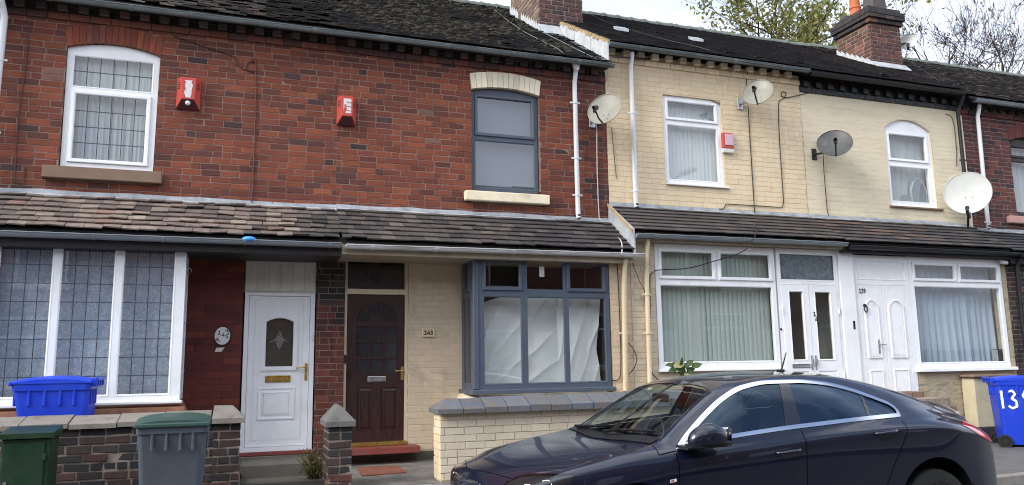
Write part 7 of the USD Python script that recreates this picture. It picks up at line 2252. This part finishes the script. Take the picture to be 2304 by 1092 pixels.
# mirror, both sides
sp = trimesh.creation.icosphere(3, 1.0)
for side in (1, -1):
    v = sp.vertices.copy()
    x = v[:, 0]
    v[:, 2] = np.where(v[:, 2] < -.35, -.35, v[:, 2])
    taper = 1 - .28 * np.clip(x, 0, 1) * (v[:, 2] > 0)
    if side > 0:
        V = cw(1.535 + v[:, 0] * .165 + .02 * v[:, 2], side * (1.0 + v[:, 1] * .085), 1.062 + v[:, 2] * .105 * taper)
        F = sp.faces[:, ::-1] if side > 0 else sp.faces
        m = obj('door_mirror', G().add(V, F), mats['car_paint'], car, smooth=40)
        g = G().cbox(0, 1, 0, 1, 0, 1, .15)
        g.v[0] = cw(1.37 + g.v[0][:, 0] * .33, side * (.93 + g.v[0][:, 1] * .13), 1.0 + g.v[0][:, 2] * .035)
        obj('mirror_base', g, mats['car_black'], m)
        g = G().cbox(0, 1, 0, 1, 0, 1, .1)
        g.v[0] = cw(1.36 + g.v[0][:, 0] * .16, side * (.82 + g.v[0][:, 1] * .16), .985 + g.v[0][:, 2] * .03)
        obj('mirror_arm', g, mats['car_black'], m)
        g = G().add(cw(np.array([1.685, 1.685, 1.685, 1.685]), side * np.array([.935, 1.065, 1.065, .935]), np.array([1.04, 1.04, 1.13, 1.13])), [[0, 1, 2, 3]])
        obj('mirror_glass', g, mats['chrome'], m)
    for a, zc in ((2.265, .908), (3.205, .998)):
        t_ = car_t([a], [zc])[0]
        yb_, _ = car_P(np.array([a]), np.array([t_]))
        th = np.linspace(0, 2 * math.pi, 24, endpoint=False)
        ell = Polygon([(a + .075 * math.cos(q), zc - .006 + .034 * math.sin(q)) for q in th])
        hd = obj('handle_recess', car_mesh(xz_poly(ell), side, .0015, .02, .05), mats['car_gloss_black'], car, smooth=True)
        u = np.linspace(-1, 1, 9)
        P = cw(a + u * .108, side * (yb_[0] + .006 + .034 * (1 - u ** 4)), zc + .012 + .008 * u)
        obj('door_handle', G().tube(P, .012 + .003 * (1 - u ** 2), 8), mats['car_paint'], hd, smooth=True)
    # wheels
    for wx in (.975, 3.715):
        c = cw(wx, side * .80, .345)
        ax = np.array([0, -side, 0.0])
        w = obj('wheel', G().lathe([(.235, -.10), (.30, -.115), (.335, -.10), (.345, -.07), (.345, .07), (.335, .10), (.30, .115), (.24, .11), (.235, .10)], c, ax, 48), mats['tyre'], car, smooth=35)
        r = G().lathe([(.232, .105), (.24, .098), (.225, .085), (.215, .03), (.21, -.08)], c, ax, 48)
        for k in range(7):
            a0 = k * 2 * math.pi / 7 + .2
            for da in (-.10, .10):
                pts = []
                for rr, dd, ww in ((.05, .055, .022), (.13, .07, .016), (.222, .088, .015)):
                    aa = a0 + da * (rr / .2)
                    pts.append((c + ax * dd + rr * np.array([math.cos(aa), 0, math.sin(aa)]), ww))
                r.tube([p[0] for p in pts], [p[1] for p in pts], 6)
        r.lathe([(0, .085), (.04, .082), (.06, .07), (.065, .05)], c, ax, 20)
        obj('rim', r, mats['alloy'], w, smooth=35)
        obj('brake_disc', G().lathe([(.0, .0), (.16, .0), (.16, -.02), (0, -.02)], c, ax, 32), mats['steel'], w)
        g = G()
        th = np.linspace(-.2, math.pi + .2, 24)
        A = cw(wx + .445 * np.cos(th), side * np.full(24, .895), .355 + .445 * np.sin(th))
        B = cw(wx + .445 * np.cos(th), side * np.full(24, .55), .355 + .445 * np.sin(th))
        i = np.arange(23)
        g.add(np.vstack([A, B]), np.stack([i, i + 1, i + 25, i + 24], 1))
        V = np.vstack([B, cw(wx, side * .55, .3)[None]])
        g.add(V, [[24, a, a + 1] for a in range(23)])
        obj('wheel_arch', g, mats['car_black'], car)
    # badge
    if side > 0:
        bd = Polygon([(1.255, .765), (1.305, .772), (1.303, .792), (1.252, .786)])
        b = obj('wing_badge', car_mesh(xz_poly(bd), side, .004, .02, .03), mats['white_enamel'], car)
        obj('badge_mark', car_mesh(xz_poly(affinity.scale(affinity.translate(bd, -.008, 0), .45, .5)), side, .0055, .02, .03), mats['tail_red'], b)
# rear lip, grille, plate
obj('boot_spoiler', both(Polygon([(4.50, 5.2), (4.58, 5.5), (4.62, 6), (4.715, 6), (4.69, 5.5), (4.62, 5.2), (4.50, 5.0), (4.40, 4.9)]), .012, .02, .06), mats['car_gloss_black'], car, smooth=True)
g = G()
P0 = [(-.30, .57), (.30, .57), (.36, .77), (-.36, .77)]
for k in range(4):
    a, b = P0[k], P0[(k + 1) % 4]
    L_ = [cw(-.045 + .10 * ((a[0] + (b[0] - a[0]) * t) / .4) ** 2 + (.03 if a[1] > .7 and b[1] > .7 else 0), a[0] + (b[0] - a[0]) * t, a[1] + (b[1] - a[1]) * t) for t in np.linspace(0, 1, 9)]
    g.tube(L_, .016, 8)
gr = obj('grille', g, mats['chrome'], car, smooth=True)
g = G()
for z in (.61, .66, .71):
    g.tube([cw(-.035 + .10 * (h / .4) ** 2, h, z) for h in np.linspace(-.32, .32, 9)], .008, 6)
obj('grille_bar', g, mats['car_black'], gr)
# cabin
g = G()


def cbx(x0, x1, h0, h1, z0, z1, c=.03):
    b = G().cbox(x0, x1, h0, h1, z0, z1, c)
    v = b.v[0]
    return cw(v[:, 0], v[:, 1], v[:, 2]), b.f[0][:, ::-1]


def cpart(name, args, mat, parent=car):
    g = G()
    for a in args:
        g.add(*cbx(*a))
    return obj(name, g, mats[mat], parent)


cpart('cabin_floor', [(1.0, 4.0, -.78, .78, .28, .34)], 'car_black')
cpart('dashboard', [(1.22, 1.72, -.72, .72, .70, .93, .06), (1.28, 1.60, -.62, -.14, .90, .99, .04)], 'car_black')
for s in (-.37, .37):
    st = cpart('front_seat', [(1.95, 2.45, s - .25, s + .25, .42, .60, .06)], 'car_cloth')
    g = G()
    v, f = cbx(0, .13, s - .24, s + .24, 0, .62, .05)
    v = v - cw(0, 0, 0)
    v = v + cw(2.42, 0, .55)
    v[:, 0] += (v[:, 2] - v[:, 2].min()) * .32
    g.add(v, f)
    obj('seat_back', g, mats['car_cloth'], st)
    cpart('headrest', [(2.64, 2.73, s - .13, s + .13, 1.17, 1.34, .04)], 'car_cloth', st)
rs = cpart('rear_seat', [(2.95, 3.4, -.62, .62, .45, .62, .06), (3.35, 3.5, -.62, .62, .55, 1.10, .06)], 'car_cloth')
g = G()
c0 = cw(1.84, -.37, .93)
e1 = np.array([0, 1.0, 0])
e2 = np.array([.42, 0, .91])
th = np.linspace(0, 2 * math.pi, 33)
g.tube([c0 + .185 * (math.cos(t) * e1 + math.sin(t) * e2) for t in th], .016, 8, caps=False)
sw = obj('steering_wheel', g, mats['car_black'], car, smooth=True)
g = G()
for a in (.1, math.pi - .1, -math.pi / 2):
    g.tube([c0, c0 + .18 * (math.cos(a) * e1 + math.sin(a) * e2)], .018, 6)
g.tube([c0 + np.array([-.0, 0, 0]), c0 + np.array([-.25, 0, -.12])], .03, 8)
obj('wheel_spokes', g, mats['car_black'], sw)
cpart('rear_view_mirror', [(1.72, 1.75, -.12, .12, 1.27, 1.34, .01)], 'car_black')
a0 = cw(2.98, 0, 1.485)
obj('aerial', G().tube([a0, a0 + np.array([.07, 0, .17])], [.008, .004], 6).cbox(a0[0] - .04, a0[0] + .03, a0[1] - .02, a0[1] + .02, a0[2] - .01, a0[2] + .02, .008), mats['car_black'], car)
